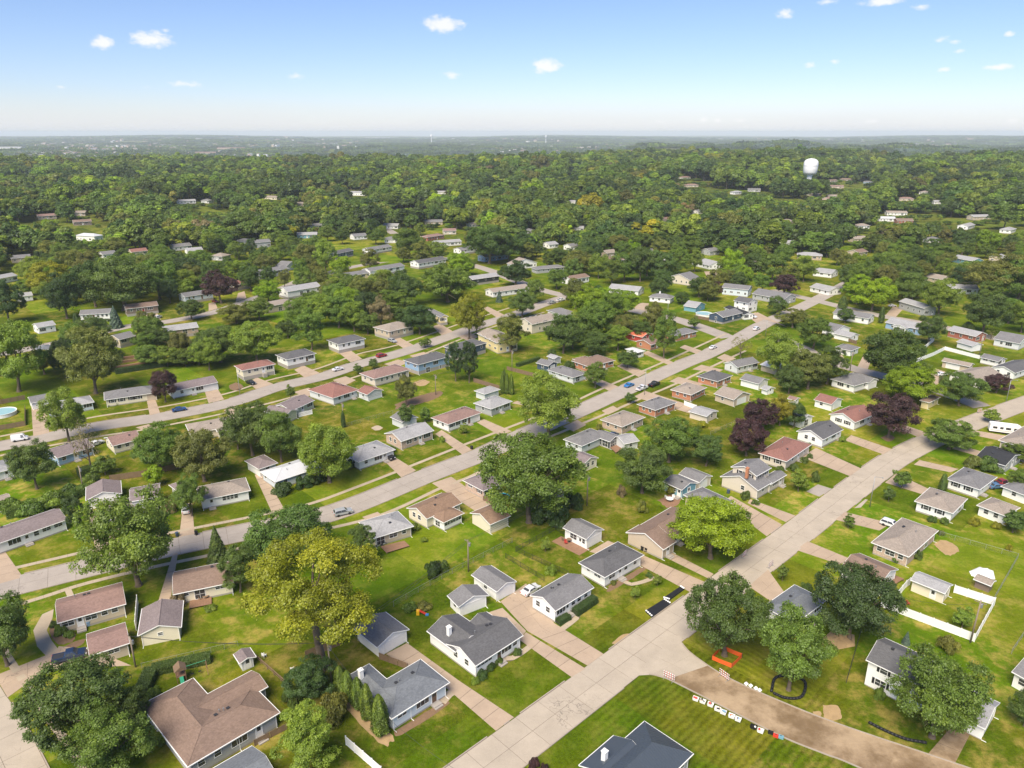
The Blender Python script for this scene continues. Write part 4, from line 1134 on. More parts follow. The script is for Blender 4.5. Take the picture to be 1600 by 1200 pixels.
    h('long beige two-level house beyond the dark tree', (831, 507), (870, 497), (812, 499), 4.8, 'x', 'beige', 'tan', .34, storeys=2, F='^w.2 ^W.5 ^w.8 w.3 s.6')
    h('white house with grey hipped roof and dark back yard trees', (884, 494), (903, 489), (857, 484), 3.8, 'h', 'white', 'grey', .36)
    gar('grey garage with hipped roof and arched fence', (757, 616), (781, 608), (742, 610), 'h', 'lightgrey', 'light', 'g.5', '')
    h('grey house with pale hipped roof', (767, 639), (801, 627), (739, 630), 2.9, 'h', 'grey', 'light', .36, F='w.3 d.5 W.8', L='w.5')
    h('white ranch with rose brown hipped roof', (700, 663), (752, 644), (675, 652), 2.9, 'h', 'white', 'pink', .34, F='v.12 x.3 x.5 D.65 g.85', L='w.3 w.65')
    gar('white garage with grey roof behind the tan brick ranch', (629, 660), (653, 652), (610, 651), 'y', 'lightgrey', 'grey', 'g.5', '')
    h('tan brick ranch with light grey gabled roof', (626, 690), (678, 672), (601, 677), 3.0, 'x', 'pinkbrick', 'light', .36, F='x.25 w.45 d.6 W.82', L='w.3 w.6')
    h('white ranch with light grey roof behind round shrubs', (560, 722), (611, 699), 9.4, 2.8, 'h', 'white', 'light', .36, F='w.2 W.55 d.75 g.88', ang=44)
    h('pale blue house with white metal roof behind the tall tree', (430, 753), (505, 728), 8.6, 2.7, 'h', 'paleblue', 'white', .32, F='w.2 w.5 w.8')
    gar('white garage with weathered hipped roof', (404, 733), (432, 722), (385, 719), 'h', 'white', 'purple', 'w.5', 'G.5', z=2.7)
    h('white house with brown gabled roof and glazed sunroom', (666, 811), (724, 786), (632, 795), 2.9, 'x', 'cream', 'rust', .38, L='w.3 w.6', F='w.85', wings=[(2.0, -4.0, 5.6, 4.6, 2.7, 'h', {'F': 'x.2 x.5 x.8', 'L': 'l.5 '}, 'white')], vents=3)
    gar('white garage with rust brown roof beside the sunroom house', (765, 820), (797, 805), (735, 801), 'x', 'cream', 'rust', '', '', z=2.8)
    h('tan house with light grey roof and timber deck', (584, 841), (646, 822), 8.8, 2.8, 'h', 'tan', 'light', .34, F='s.15 x.5 w.8')
    h('pale brick house half hidden by the broad street tree', (755, 767), (790, 754), (722, 751), 2.8, 'h', 'pinkbrick', 'purple', .34)
    gar('small tan garage behind the broad street tree', (872, 768), (881, 762), (856, 757), 'y', 'tan', 'tan', '', '', z=2.5)
    h('white ranch with slate roof cut by the picture edge', (-28, 858), (106, 811), 8.0, 2.9, 'x', 'white', 'purple', .36, F='W.35 d.5 w.62 p.75 p.9')
    gar('white garage with weathered roof and wide apron', (134, 782), (190, 771), 8.6, 'y', 'white', 'purple', 'G.42', '', z=2.9)
    h('white split-level house with brick base', (202, 784), (252, 775), 8.0, 4.5, 'x', 'white', 'purple', .36, F='^x.6', base=.9, L='^w.5', storeys=1, wings=[(-6.2, -1.5, 6.4, 7.0, 2.6, 'x', {'F': 'd.3 w.7'})])
    h('white ranch with weathered hipped roof behind a dark tree', (312, 782), (391, 766), 8.4, 2.9, 'h', 'white', 'tan', .34, F='d.2 w.48 w.56 w.64 w.72')
    gar('narrow white garage beside the dark tree', (278, 768), (296, 762), 5.5, 'h', 'white', 'purple', '', '')
    h('tan ranch with rose brown roof and white porch door', (88, 974), (198, 943), 8.6, 2.9, 'x', 'tan', 'pink', .36, F='x.12 d.3 x.47 w.68 w.84', base=.5, vents=3)
    gar('tan garage with rose brown roof beside the dark pickup', (138, 1025), (204, 1004), 7.0, 'x', 'tan', 'pink', 'p.6', '', z=2.7)
    h('cream ranch with grey-brown roof and small cedar deck', (269, 929), (366, 909), 8.6, 2.9, 'x', 'cream', 'brown', .36, F='p.15 s.42 p.78', base=.4, vents=3)
    gar('cream garage with grey-brown gabled roof at the end of a cracked drive', (215, 994), (283, 980), 9.0, 'y', 'cream', 'purple', 'q.5', '', z=2.7)
    gar('small white barn shed with grey doors', (378, 1036), (397, 1028), 3.4, 'y', 'lightgrey', 'purple', 'd.5', '', z=2.1, name='shed', cat='shed')
    # --- upper side of the upper street
    gar('white double garage with grey roof near the round pool', (47, 630), (84, 623), 7, 'x', 'white', 'grey', 'G.5', '', z=2.7)
    h('grey roofed house behind the light green tree', (74, 642), (147, 628), 8.4, 2.8, 'h', 'paleblue', 'light', .34)
    h('cream ranch with long grey hipped roof and tan garage', (163, 625), (246, 613), 9.2, 2.8, 'h', 'cream', 'grey', .36, F='v.12 v.3 v.5 V.62 g.9', gcol=WALLS['tan'])
    h('white ranch with grey roof beside the plum tree', (268, 612), (341, 597), 8.6, 2.9, 'x', 'white', 'purple', .34, F='w.2 d.45 W.6 G.86')
    h('cream raised ranch with red-brown hipped roof', (378, 579), (431, 569), (363, 572), 4.3, 'h', 'cream', 'red', .34, F='w.2 p.42 d.65 W.85', L='w.5', base=1.6)
    h('white raised ranch with charcoal hipped roof and white patch', (448, 562), (494, 552), (430, 554), 4.3, 'h', 'white', 'dark', .34, F='w.25 p.5 D.7 W.85', base=1.6)
    h('white raised ranch with cluttered front yard', (528, 538), (571, 529), (511, 531), 4.3, 'h', 'white', 'dark', .34, F='w.2 w.4 W.75', base=1.6)
    h('tan raised house beside the dark round tree', (608, 518), (645, 508), (587, 510), 4.3, 'h', 'tan', 'tan', .34, base=1.4)
    h('yellow house behind the round dark tree', (688, 496), (696, 492), (668, 484), 4.3, 'y', 'yellow', 'grey', .36, base=1.5)
    # --- higher still on the other slope
    h('white raised ranch with red door beside a blue spruce', (123, 492), (172, 489), 9.0, 4.2, 'x', 'white', 'grey', .34, F='w.12 w.25 E.45 w.6 w.75 w.9 _b.2', base=1.5)
    h('brown raised house with red door', (196, 483), (248, 477), 9, 4.2, 'x', 'brown', 'brown', .34, F='w.15 w.35 E.52 W.75', base=1.5)
    h('pale house with orange brick entry up the slope', (288, 464), (334, 457), 9, 4.2, 'x', 'paleblue', 'grey', .34, F='w.15 w.3 D.6 w.8', base=1.5)
    h('brick house with long deck above the hedgerow', (256, 518), (311, 511), 9, 4.0, 'x', 'tanbrick', 'light', .34, F='w.2 s.6 w.85', base=1.5)
    h('grey house above the terraced timber walls', (186, 531), (214, 524), 9, 4.0, 'x', 'tan', 'grey', .34, base=1.4)
    h('white cottage up the slope beside conifers', (58, 512), (88, 507), 8, 3.4, 'x', 'white', 'light', .34)
    h('slate roofed cottage half lost in trees', (63, 548), (88, 543), 8, 3.0, 'h', 'grey', 'blue', .34)
    h('white house with carport near the picture edge up the slope', (-4, 436), (28, 430), 9, 3.6, 'x', 'white', 'light', .34)
    h('pale house with red brick end up the slope', (26, 464), (52, 461), 8, 3.2, 'x', 'white', 'light', .34)
    h('tan house beside the tall plum tree', (365, 446), (393, 440), 9, 3.8, 'x', 'tan', 'red', .34, base=1.2)
    h('grey raised house on the inner bend', (405, 427), (452, 419), 9, 4.2, 'x', 'grey', 'grey', .34, base=1.4)
    h('grey gabled house tucked behind its grey neighbour', (448, 416), (466, 411), 9, 3.6, 'y', 'lightgrey', 'grey', .34)
    h('white house with deep covered porch', (449, 456), (503, 447), 11, 4.6, 'x', 'white', 'light', .34, F='s.4 s.6 w.9', storeys=1, base=1.4)
    h('tan house with cluttered rear deck', (413, 480), (462, 471), 9, 3.8, 'h', 'tan', 'tan', .34, F='s.5 w.2')
    h('yellow ranch on the short far street', (533, 433), (580, 426), 9, 3.2, 'x', 'yellow', 'grey', .34)
    h('white house with glazed porch over turquoise base', (578, 424), (633, 415), 9, 4.4, 'x', 'white', 'grey', .34, F='w.3 W.6 W.8', base=1.6, wings=[(8, -2.2, 4.6, 4, 4.2, 'y', {'F': 'x.5'})])
    h('navy house with dark garage on the short far street', (524, 397), (553, 391), 9, 4.4, 'x', 'navy', 'dark', .34, storeys=1, base=1.4)
    h('small white house on the far lawn', (578, 391), (613, 385), 9, 3.8, 'x', 'white', 'grey', .34, base=1.2)
    h('white gabled house at the bend by the parked van', (654, 412), (698, 405), 10, 4.0, 'x', 'white', 'dark', .36, base=1.4)
    h('charcoal house with pale roof beside the slanting street', (738, 437), (781, 431), 9, 4.0, 'x', 'dark', 'light', .34, F='w.2 w.5 w.8', base=1.5)
    h('long low grey house below the charcoal one', (770, 457), (828, 449), 9, 3.2, 'x', 'white', 'tan', .34)
    h('white raised house by the far oaks', (720, 391), (746, 387), 9, 4.0, 'x', 'white', 'grey', .34, base=1.4, gcol=WALLS['brick'])
    h('blue house in the shade of the oaks', (757, 402), (795, 397), 9, 3.8, 'x', 'blue', 'dark', .34)
    h('white gabled house beyond the oaks', (802, 414), (840, 410), 9, 3.6, 'y', 'white', 'tan', .34)
    h('dark grey house below the oaks', (838, 421), (884, 417), 8, 3.0, 'h', 'grey', 'grey', .34)
    h('white house with brown roof beyond the slanting street', (892, 437), (922, 432), 9, 3.6, 'x', 'white', 'brown', .34)
    h('pink brick ranch far up the slanting street', (681, 380), (722, 377), 9, 3.4, 'x', 'white', 'light', .34)
    h('brick house behind the far white ranch', (668, 371), (695, 367), 9, 3.4, 'h', 'redbrick', 'pink', .34)
make_houses()
# ---------------------------------------------------------------- trees
def quads(name, pos, nrm, size, rnd, leafcol, clumpcol, mats, aspect=1.5, trunk=None):
    """many small leaf faces as one mesh; trunk: (MB) bark faces joined behind them as material 1"""
    n = len(pos)
    up = rnd.normal(size=(n, 3)); t = np.cross(nrm, up); t /= np.linalg.norm(t, axis=1)[:, None] + 1e-9
    b = np.cross(nrm, t)
    s = size[:, None]
    a = t * s * aspect * .5; c = b * s * .5
    fold = nrm * s * .12
    v = np.stack([pos - a, pos - c - fold, pos + a, pos + c - fold], 1).reshape(-1, 3)
    nv = len(v)
    tv = np.array(trunk.v, dtype=float).reshape(-1, 3) if trunk else np.zeros((0, 3))
    tf = trunk.f if trunk else []
    me = bpy.data.meshes.new(name)
    me.vertices.add(nv + len(tv))
    me.vertices.foreach_set('co', np.concatenate([v, tv]).astype(np.float32).ravel())
    loops = list(range(nv)) + [i + nv for f in tf for i in f]
    starts = list(range(0, nv, 4)); k = nv
    for f in tf: starts.append(k); k += len(f)
    me.loops.add(len(loops)); me.polygons.add(n + len(tf))
    me.loops.foreach_set('vertex_index', np.array(loops, dtype=np.int32))
    me.polygons.foreach_set('loop_start', np.array(starts, dtype=np.int32))
    if tf: me.polygons.foreach_set('material_index', np.array([0] * n + [1] * len(tf), dtype=np.int32))
    me.update(calc_edges=True)
    at = me.color_attributes.new('leaf', 'FLOAT_COLOR', 'POINT')
    col = np.ones((nv + len(tv), 4), dtype=np.float32)
    col[:nv, 0] = np.repeat(leafcol, 4); col[:nv, 1] = np.repeat(clumpcol, 4)
    at.data.foreach_set('color', col.ravel())
    for m in mats: me.materials.append(m)
    return me
def sph(rnd, n):
    d = rnd.normal(size=(n, 3)); return d / np.linalg.norm(d, axis=1)[:, None]
def limbs(targets, H, zb, rnd, thick=.055, forks=True):
    m = MB()
    zt = zb + .18 * (H - zb)
    lean = Vector((rnd.normal() * .05, rnd.normal() * .05, 0))
    p0 = Vector((0, 0, -.03)); p1 = Vector((lean.x * .5, lean.y * .5, zb * .6)); p2 = Vector((lean.x, lean.y, zt))
    m.tube(p0, p0 + Vector((0, 0, .1)), thick * 1.7, thick * 1.15, 9, cap=False); m.tube(p0 + Vector((0, 0, .1)), p1, thick * 1.15, thick * .95, 9, cap=False); m.tube(p1, p2, thick * .95, thick * .75, 9)
    for k, tgt in enumerate(targets):
        tgt = Vector(tgt)
        s = p1.lerp(p2, min(1, .35 + .65 * (k + 1) / len(targets)))
        mid = s.lerp(tgt, .5) + Vector((0, 0, .08 * (tgt - s).length)) + Vector(rnd.normal(size=3) * .04)
        m.tube(s, mid, thick * .5, thick * .32, 6, cap=False); m.tube(mid, tgt, thick * .32, thick * .10, 5)
        if forks:
            e = tgt + Vector(rnd.normal(size=3) * .22); m.tube(mid, e, thick * .22, thick * .06, 4)
    return m
def proto(name, seed, kind, n_leaf, leaf, H=2.2, zb=.5, clumps=26, cr=(.26, .40), shell=(.5, .82), flat=1.0, mats=None, joined=False, lump=.18, thick=.055, top=1.0):
    """unit tree: crown radius 1, height H before being squeezed to height 1. Returns trunk mesh, crown mesh"""
    rnd = np.random.RandomState(seed)
    cz, hz = (zb + H) / 2, (H - zb) / 2
    if kind in ('round', 'open', 'tall'):
        i = np.arange(clumps) + .5
        ph = np.arccos(1 - 2 * i / clumps); th = math.pi * (1 + 5 ** .5) * i + rnd.uniform(0, 6)
        d = np.stack([np.cos(th) * np.sin(ph), np.sin(th) * np.sin(ph), np.cos(ph)], 1) + rnd.normal(size=(clumps, 3)) * lump
        rad = rnd.uniform(*shell, size=clumps)
        c = d * rad[:, None]
        c *= np.minimum(1, .90 / (np.linalg.norm(c, axis=1) + 1e-6))[:, None]
        wz = c[:, 2]
        if kind == 'tall': c[:, :2] *= (1 - .30 * np.clip(wz, -1, 1))[:, None]
        else: c[:, :2] *= (1 + .10 * np.clip(-wz, -.5, .5))[:, None]
        low = c[:, 2] < -.55
        c[low, 2] *= .75
        r = rnd.uniform(*cr, size=clumps)
        inner = max(3, clumps // 5)
        c = np.concatenate([c, rnd.uniform(-.35, .35, size=(inner, 3))]); r = np.concatenate([r, rnd.uniform(cr[0], cr[1], size=inner)])
        C = c * np.array([1, 1, hz]) + np.array([0, 0, cz])
        wgt = r ** 2; wgt[clumps:] *= .45; wgt /= wgt.sum()
        k = rnd.choice(len(c), size=int(n_leaf * 1.6), p=wgt)
        ns = 16; sub = sph(rnd, len(c) * ns).reshape(len(c), ns, 3); subr = rnd.uniform(.68, 1.10, size=(len(c), ns)); j = rnd.randint(ns, size=len(k))
        dr = sub[k, j] + rnd.normal(size=(len(k), 3)) * .24
        dr /= np.linalg.norm(dr, axis=1)[:, None]
        outd = c[k] / (np.linalg.norm(c[k], axis=1)[:, None] + .05)
        dot = (dr * outd).sum(1)
        keep = (dot > -.25) | (rnd.rand(len(k)) < .22)
        keep &= (dr[:, 2] > -.5) | (rnd.rand(len(k)) < .4)
        k, dr, j = k[keep][:n_leaf], dr[keep][:n_leaf], j[keep][:n_leaf]
        rr = r[k] * subr[k, j] * (.78 + .34 * rnd.rand(len(k)))
        pos = C[k] + (dr * np.array([1, 1, min(1.0, hz) * .82 * flat])) * rr[:, None] + rnd.normal(size=(len(k), 3)) * .022
        nrm = dr * .62 + np.array([0, 0, .55]) + rnd.normal(size=dr.shape) * .42
        clump_t = (.45 * rnd.rand(len(c))[:, None] + .55 * rnd.rand(len(c), ns)).ravel(); k = k * ns + j; tgt = C[np.argsort(-r)[:9]] - np.array([0, 0, .12])
    elif kind == 'conifer':
        n = n_leaf; lv = 15
        z = 1 - np.sqrt(rnd.rand(n)); zl = (np.floor(z * lv) + rnd.rand(n) ** 2 * .8) / lv
        a = rnd.rand(n) * 6.283; spoke = .72 + .28 * np.abs(np.sin(a * 4.5 + np.floor(z * lv) * 2.1))
        rad = (1 - zl) ** .92 * spoke * (.35 + .65 * rnd.rand(n) ** .4)
        pos = np.stack([np.cos(a) * rad, np.sin(a) * rad, zb + (H - zb) * zl - rad * .16], 1)
        nrm = np.stack([np.cos(a) * .6, np.sin(a) * .6, np.full(n, .75)], 1) + rnd.normal(size=(n, 3)) * .4
        k = np.floor(z * lv).astype(int) * 7 + (a * 1.1).astype(int); clump_t = rnd.rand(k.max() + 1); tgt = [(0, 0, H * .9)]
    elif kind == 'column':
        n = n_leaf
        z = rnd.rand(n); a = rnd.rand(n) * 6.283
        prof = np.clip(np.minimum(1, (z + .06) * 5) * (1 - z ** 2.6) ** .6, 0.02, 1)
        rad = prof * (.82 + .18 * np.sin(a * 5 + z * 4)) * (.75 + .28 * rnd.rand(n))
        pos = np.stack([np.cos(a) * rad, np.sin(a) * rad, .02 + z * (H - .02)], 1)
        nrm = np.stack([np.cos(a), np.sin(a), np.full(n, .35)], 1) + rnd.normal(size=(n, 3)) * .4
        k = (a * 1.6).astype(int) + (z * 6).astype(int) * 11; clump_t = rnd.rand(k.max() + 1); tgt = [(0, 0, H * .8)]
    elif kind == 'shrub':
        cl = clumps; d = sph(rnd, cl); d[:, 2] = np.abs(d[:, 2]); c = d * rnd.uniform(.35, .7, size=(cl, 1)); r = rnd.uniform(.28, .42, size=cl)
        k = rnd.choice(cl, size=n_leaf); dr = sph(rnd, n_leaf); dr[:, 2] = np.abs(dr[:, 2]) * .9
        pos = (c[k] + dr * (r[k] * (.75 + .3 * rnd.rand(n_leaf)))[:, None]) * np.array([1, 1, H])
        nrm = dr + rnd.normal(size=dr.shape) * .4; clump_t = rnd.rand(cl); tgt = [(.2, .1, H * .5), (-.2, .1, H * .5)]
    nrm = nrm / (np.linalg.norm(nrm, axis=1)[:, None] + 1e-9)
    size = leaf * rnd.uniform(.6, 1.35, size=len(pos))
    tr = limbs(tgt, H, max(zb, .1), rnd, thick, kind not in ('conifer', 'column'))
    if kind == 'conifer': tr = MB(); tr.tube((0, 0, -.03), (0, 0, H * .92), thick * 1.2, .01, 8)
    if kind == 'column': tr = MB(); tr.tube((0, 0, -.03), (0, 0, H * .8), .12, .03, 7)
    pos[:, 2] = np.maximum(pos[:, 2], .02)
    q98 = np.percentile(np.hypot(pos[:, 0], pos[:, 1]), 98.5)
    q98 *= .88 if kind in ('round', 'open', 'tall') else 1.0
    pos[:, :2] /= q98
    if kind in ('round', 'open', 'tall'): pos[:, 2] *= H / np.percentile(pos[:, 2], 99.8); tr.v = [(x / q98, y / q98, z) for x, y, z in tr.v]
    sq = np.array([1, 1, 1 / H])
    tr.v = [(x, y, z / H) for x, y, z in tr.v]
    mats = mats or [M_LEAF, M_BARK]
    # squeeze positions (leaf faces are laid out after, so they keep a natural shape when the tree is scaled back)
    def lay(nm, trunk):
        me = quads(nm, pos, nrm, size, rnd, rnd.rand(len(pos)), clump_t[k], mats if trunk else mats[:1], trunk=None)
        co = np.empty(len(me.vertices) * 3, dtype=np.float32); me.vertices.foreach_get('co', co)
        co = co.reshape(-1, 3); co[:, 2] /= H; me.vertices.foreach_set('co', co.ravel()); me.update()
        return me
    crown = lay('crown', False)
    trunk = tr.mesh('trunk', M_BARK, True)
    return trunk, crown
SP = {}
def make_protos():
    SP['giant'] = [proto('giant', 17, 'round', 56000, .0235, 2.3, .86, 38, (.16, .30), (.50, .95), lump=.34, thick=.06)]
    SP['maple'] = [proto('maple', 20 + i, 'round', 38000, .034, 2.15, .32, 44, (.22, .33), (.52, .86), lump=.2) for i in range(5)]
    SP['open'] = [proto('open', 40 + i, 'open', 32000, .035, 2.3, .40, 40, (.22, .34), (.50, .95), lump=.3) for i in range(4)]
    SP['tall'] = [proto('tall', 50 + i, 'tall', 28000, .038, 3.0, .36, 38, (.20, .32), (.5, .84), lump=.22) for i in range(3)]
    SP['oak'] = [proto('oak', 60 + i, 'round', 36000, .033, 1.75, .28, 48, (.19, .31), (.52, .92), lump=.25, thick=.06) for i in range(4)]
    SP['spruce'] = [proto('spruce', 70 + i, 'conifer', 10000, .085, 3.6, .12) for i in range(2)]
    SP['column'] = [proto('column', 80 + i, 'column', 8000, .12, 5.2, .0) for i in range(2)]
    SP['shrub'] = [proto('shrub', 90 + i, 'shrub', 4200, .08, 1.0, .0, 14) for i in range(3)]
    SP['young'] = [proto('young', 95 + i, 'round', 8000, .075, 2.3, .45, 16, (.28, .42), (.4, .72), lump=.15, thick=.045) for i in range(2)]
    SP['bare'] = [proto('bare', 99, 'open', 900, .06, 2.6, .6, 24, (.2, .3), (.5, .95), lump=.35, thick=.06)]
make_protos()
TINT = {'D': (.106, .166, .032), 'G': (.150, .226, .033), 'L': (.208, .288, .034), 'Y': (.285, .285, .018), 'M': (.235, .350, .014), 'P': (.085, .044, .046), 'O': (.185, .204, .042), 'B': (.13, .19, .15), 'N': (.22, .185, .095), 'K': (.070, .120, .030)}
CW = {'D': 'dark green', 'G': 'mid green', 'L': 'light green', 'Y': 'yellowish', 'M': 'lime green', 'P': 'dark plum-purple', 'O': 'olive green', 'B': 'blue-green', 'N': 'brownish half-bare', 'K': 'deep green'}
SW = {'giant': 'giant spreading tree', 'maple': 'rounded maple', 'open': 'loose airy tree', 'tall': 'tall oval tree', 'oak': 'broad spreading tree', 'spruce': 'spruce', 'column': 'column arborvitae', 'shrub': 'shrub', 'young': 'young round tree', 'bare': 'nearly leafless tree'}
NM = {'giant': 'shade_tree', 'maple': 'maple_tree', 'open': 'airy_tree', 'tall': 'oval_tree', 'oak': 'spreading_tree', 'spruce': 'spruce_tree', 'column': 'arborvitae', 'shrub': 'shrub', 'young': 'young_tree', 'bare': 'bare_tree'}
TREES = []            # (root, kind, colour, x, y, width, height)
tr_rnd = random.Random(3)
def tree_at(x, y, z0, w, hgt, kind, col, where=None):
    trunk, crown = tr_rnd.choice(SP[kind])
    root = empty(NM[kind], (x, y, z0), tr_rnd.uniform(0, 6.28))
    root.scale = (w / 2, w / 2, hgt)
    c = link('crown', crown, root); t = link('trunk', trunk, root)
    if kind in ('shrub', 'column'): t.name = 'stem'
    k = [max(.004, v * tr_rnd.uniform(.95, 1.05)) for v in TINT[col]]
    g = tr_rnd.uniform(.88, 1.14)
    c.color = (k[0] * g, k[1] * g, k[2] * g, 1)
    tag(root, None, 'shrub' if kind == 'shrub' else 'tree')
    TREES.append([root, kind, col, x, y, w, hgt, where])
    return root
def T(u, v, vtop, wpx, kind='maple', col='G', where=None):
    """base pixel, top row, crown width in pixels"""
    p = PT(u, v)
    x, f, w = ray(u, vtop)
    z = CAM_H + w / f * p.y
    X, Fw, Wz = ray(u, v)
    t = p.y / Fw
    hgt = max(.8, z - p.z)
    wm = wpx * t / FPX * (1 - .55 * hgt / CAM_H) * (1.1 if kind in ('maple', 'oak', 'open', 'tall') else 1.0)
    # the outline seen from above is the far side of the crown: take off part of what its depth adds
    if kind not in ('column', 'spruce'):
        hgt = max(hgt * .55, hgt - .12 * wm * (CAM_H / max(90, p.y)) )
    return tree_at(p.x, p.y, p.z, wm, hgt, kind, col, where)
def make_trees():
    # ------ nearest
    T(505, 1043, 828, 226, 'giant', 'Y'); T(217, 915, 762, 138, 'maple', 'G'); T(133, 1158, 1034, 138, 'maple', 'D'); T(182, 1215, 1098, 108, 'open', 'G'); T(12, 1040, 930, 88, 'maple', 'D')
    T(205, 1150, 1075, 60, 'maple', 'D')
    T(483, 1206, 1097, 82, 'tall', 'L')
    for u, v, t, w in ((533, 1082, 1040, 22), (545, 1095, 1048, 23), (561, 1107, 1058, 24), (575, 1124, 1068, 25), (595, 1148, 1085, 31)): T(u, v, t, w, 'column', 'G')
    T(487, 1090, 1028, 70, 'oak', 'K'); T(520, 1120, 1075, 55, 'shrub', 'O'); T(455, 1100, 1062, 34, 'shrub', 'D')
    T(452, 882, 788, 122, 'oak', 'D'); T(342, 878, 820, 37, 'spruce', 'D'); T(376, 925, 848, 50, 'tall', 'D'); T(568, 878, 817, 42, 'tall', 'D')
    T(827, 816, 680, 152, 'maple', 'G'); T(857, 683, 584, 92, 'maple', 'L'); T(1110, 872, 773, 112, 'maple', 'M'); T(1150, 840, 790, 50, 'young', 'G')
    T(1003, 770, 695, 78, 'maple', 'D'); T(1045, 722, 645, 78, 'open', 'G'); T(1103, 728, 680, 48, 'maple', 'D'); T(1166, 712, 654, 54, 'maple', 'P'); T(1184, 672, 624, 50, 'maple', 'P')
    T(1388, 684, 612, 70, 'maple', 'P'); T(1482, 702, 654, 64, 'oak', 'G'); T(1418, 630, 570, 82, 'open', 'M'); T(1498, 634, 583, 60, 'maple', 'D'); T(1556, 614, 584, 36, 'maple', 'P')
    T(1386, 598, 513, 90, 'maple', 'D'); T(1215, 592, 510, 64, 'open', 'L'); T(1262, 608, 545, 62, 'oak', 'O'); T(1292, 600, 540, 54, 'tall', 'D'); T(1232, 615, 570, 40, 'maple', 'D'); T(1218, 665, 612, 36, 'open', 'Y'); T(1240, 668, 628, 30, 'maple', 'D')
    T(1247, 768, 733, 27, 'young', 'L'); T(1272, 752, 733, 16, 'shrub', 'D'); T(1408, 763, 735, 27, 'young', 'G'); T(1388, 784, 759, 17, 'young', 'D'); T(1325, 825, 803, 18, 'young', 'G'); T(1472, 766, 740, 13, 'column', 'D'); T(1548, 660, 640, 26, 'young', 'L')
    T(1327, 1002, 886, 114, 'maple', 'K'); T(1132, 1024, 904, 114, 'oak', 'D'); T(1232, 1078, 938, 106, 'open', 'G'); T(1456, 1152, 1015, 124, 'maple', 'G'); T(1600, 1135, 1080, 46, 'maple', 'D')
    T(1482, 1017, 988, 34, 'shrub', 'O'); T(1415, 1006, 986, 13, 'spruce', 'B'); T(1502, 982, 945, 28, 'young', 'L'); T(1582, 832, 798, 34, 'young', 'D'); T(1372, 1090, 1096 - 25, 20, 'shrub', 'G'); T(1170, 945, 915, 16, 'young', 'D'); T(1222, 908, 880, 16, 'young', 'G'); T(1258, 924, 906, 20, 'shrub', 'D')
    T(992, 935, 914, 14, 'young', 'L'); T(1027, 915, 896, 14, 'young', 'L'); T(852, 862, 838, 14, 'young', 'L'); T(860, 896, 880, 20, 'shrub', 'L'); T(1110, 932 - 0, 915, 0.1 + 14, 'young', 'D')
    # ------ by the middle street
    T(515, 754, 663, 86, 'maple', 'L'); T(395, 712, 626, 72, 'maple', 'D'); T(440, 722, 640, 64, 'maple', 'G'); T(372, 702, 650, 40, 'open', 'G'); T(252, 738, 660, 68, 'maple', 'G'); T(280, 730, 672, 46, 'maple', 'G'); T(320, 752, 667, 78, 'oak', 'O'); T(58, 764, 690, 68, 'open', 'D')
    T(108, 690, 604, 62, 'open', 'L'); T(143, 738, 655, 48, 'bare', 'N'); T(122, 832, 774, 32, 'tall', 'K'); T(300, 806, 742, 48, 'open', 'G'); T(243, 760, 727, 29, 'young', 'M'); T(259, 628, 577, 39, 'maple', 'P'); T(165, 742, 712, 34, 'young', 'G')
    T(1052, 770, 748, 26, 'shrub', 'O')
    T(970, 775, 755, 16, 'shrub', 'N'); T(1003, 800, 780, 20, 'shrub', 'O'); T(858, 818, 775, 60, 'shrub', 'K'); T(895, 795, 765, 34, 'shrub', 'K'); T(635, 668, 600 + 30, 24, 'young', 'D')
    T(664, 660, 636, 18, 'young', 'G'); T(537, 668, 642, 8, 'column', 'K'); T(724, 678, 660, 14, 'young', 'L'); T(930, 606, 565, 32, 'maple', 'G'); T(985, 630, 614, 18, 'young', 'D'); T(937, 672, 660, 12, 'shrub', 'O'); T(635, 634, 586, 30, 'open', 'O'); T(560, 585, 568, 15, 'young', 'D'); T(584, 577, 560, 16, 'young', 'D')
    T(785, 615, 580, 9, 'column', 'G'); T(792, 616, 583, 9, 'column', 'G'); T(799, 617, 584, 9, 'column', 'G'); T(788, 610, 576, 8, 'column', 'D')
    T(712, 596, 534, 27, 'tall', 'K'); T(733, 598, 532, 29, 'tall', 'K')
    T(455, 625, 600, 14, 'young', 'G')
    # ------ left-hand woods
    T(30, 612, 500, 96, 'maple', 'L'); T(150, 615, 510, 88, 'maple', 'O'); T(104, 590, 528, 40, 'maple', 'K'); T(70, 585, 545, 45, 'maple', 'O'); T(195, 485, 402, 112, 'oak', 'D'); T(105, 498, 425, 56, 'maple', 'K'); T(150, 480, 408, 60, 'oak', 'D'); T(250, 468, 405, 60, 'maple', 'G'); T(15, 505, 435, 50, 'oak', 'K')
    T(80, 462, 408, 66, 'open', 'Y'); T(60, 445, 400, 50, 'maple', 'L'); T(182, 512, 477, 23, 'spruce', 'B'); T(121, 512, 489, 11, 'column', 'K'); T(402, 566, 503, 74, 'maple', 'L'); T(345, 566, 508, 70, 'maple', 'D'); T(330, 566, 515, 50, 'maple', 'G')
    for u, v, t, w, c in ((235, 572, 537, 40, 'G'), (262, 572, 540, 36, 'L'), (290, 572, 545, 36, 'G'), (312, 570, 538, 36, 'L'), (250, 545, 512, 46, 'D'), (220, 535, 518, 22, 'O')): T(u, v, t, w, 'oak', c)
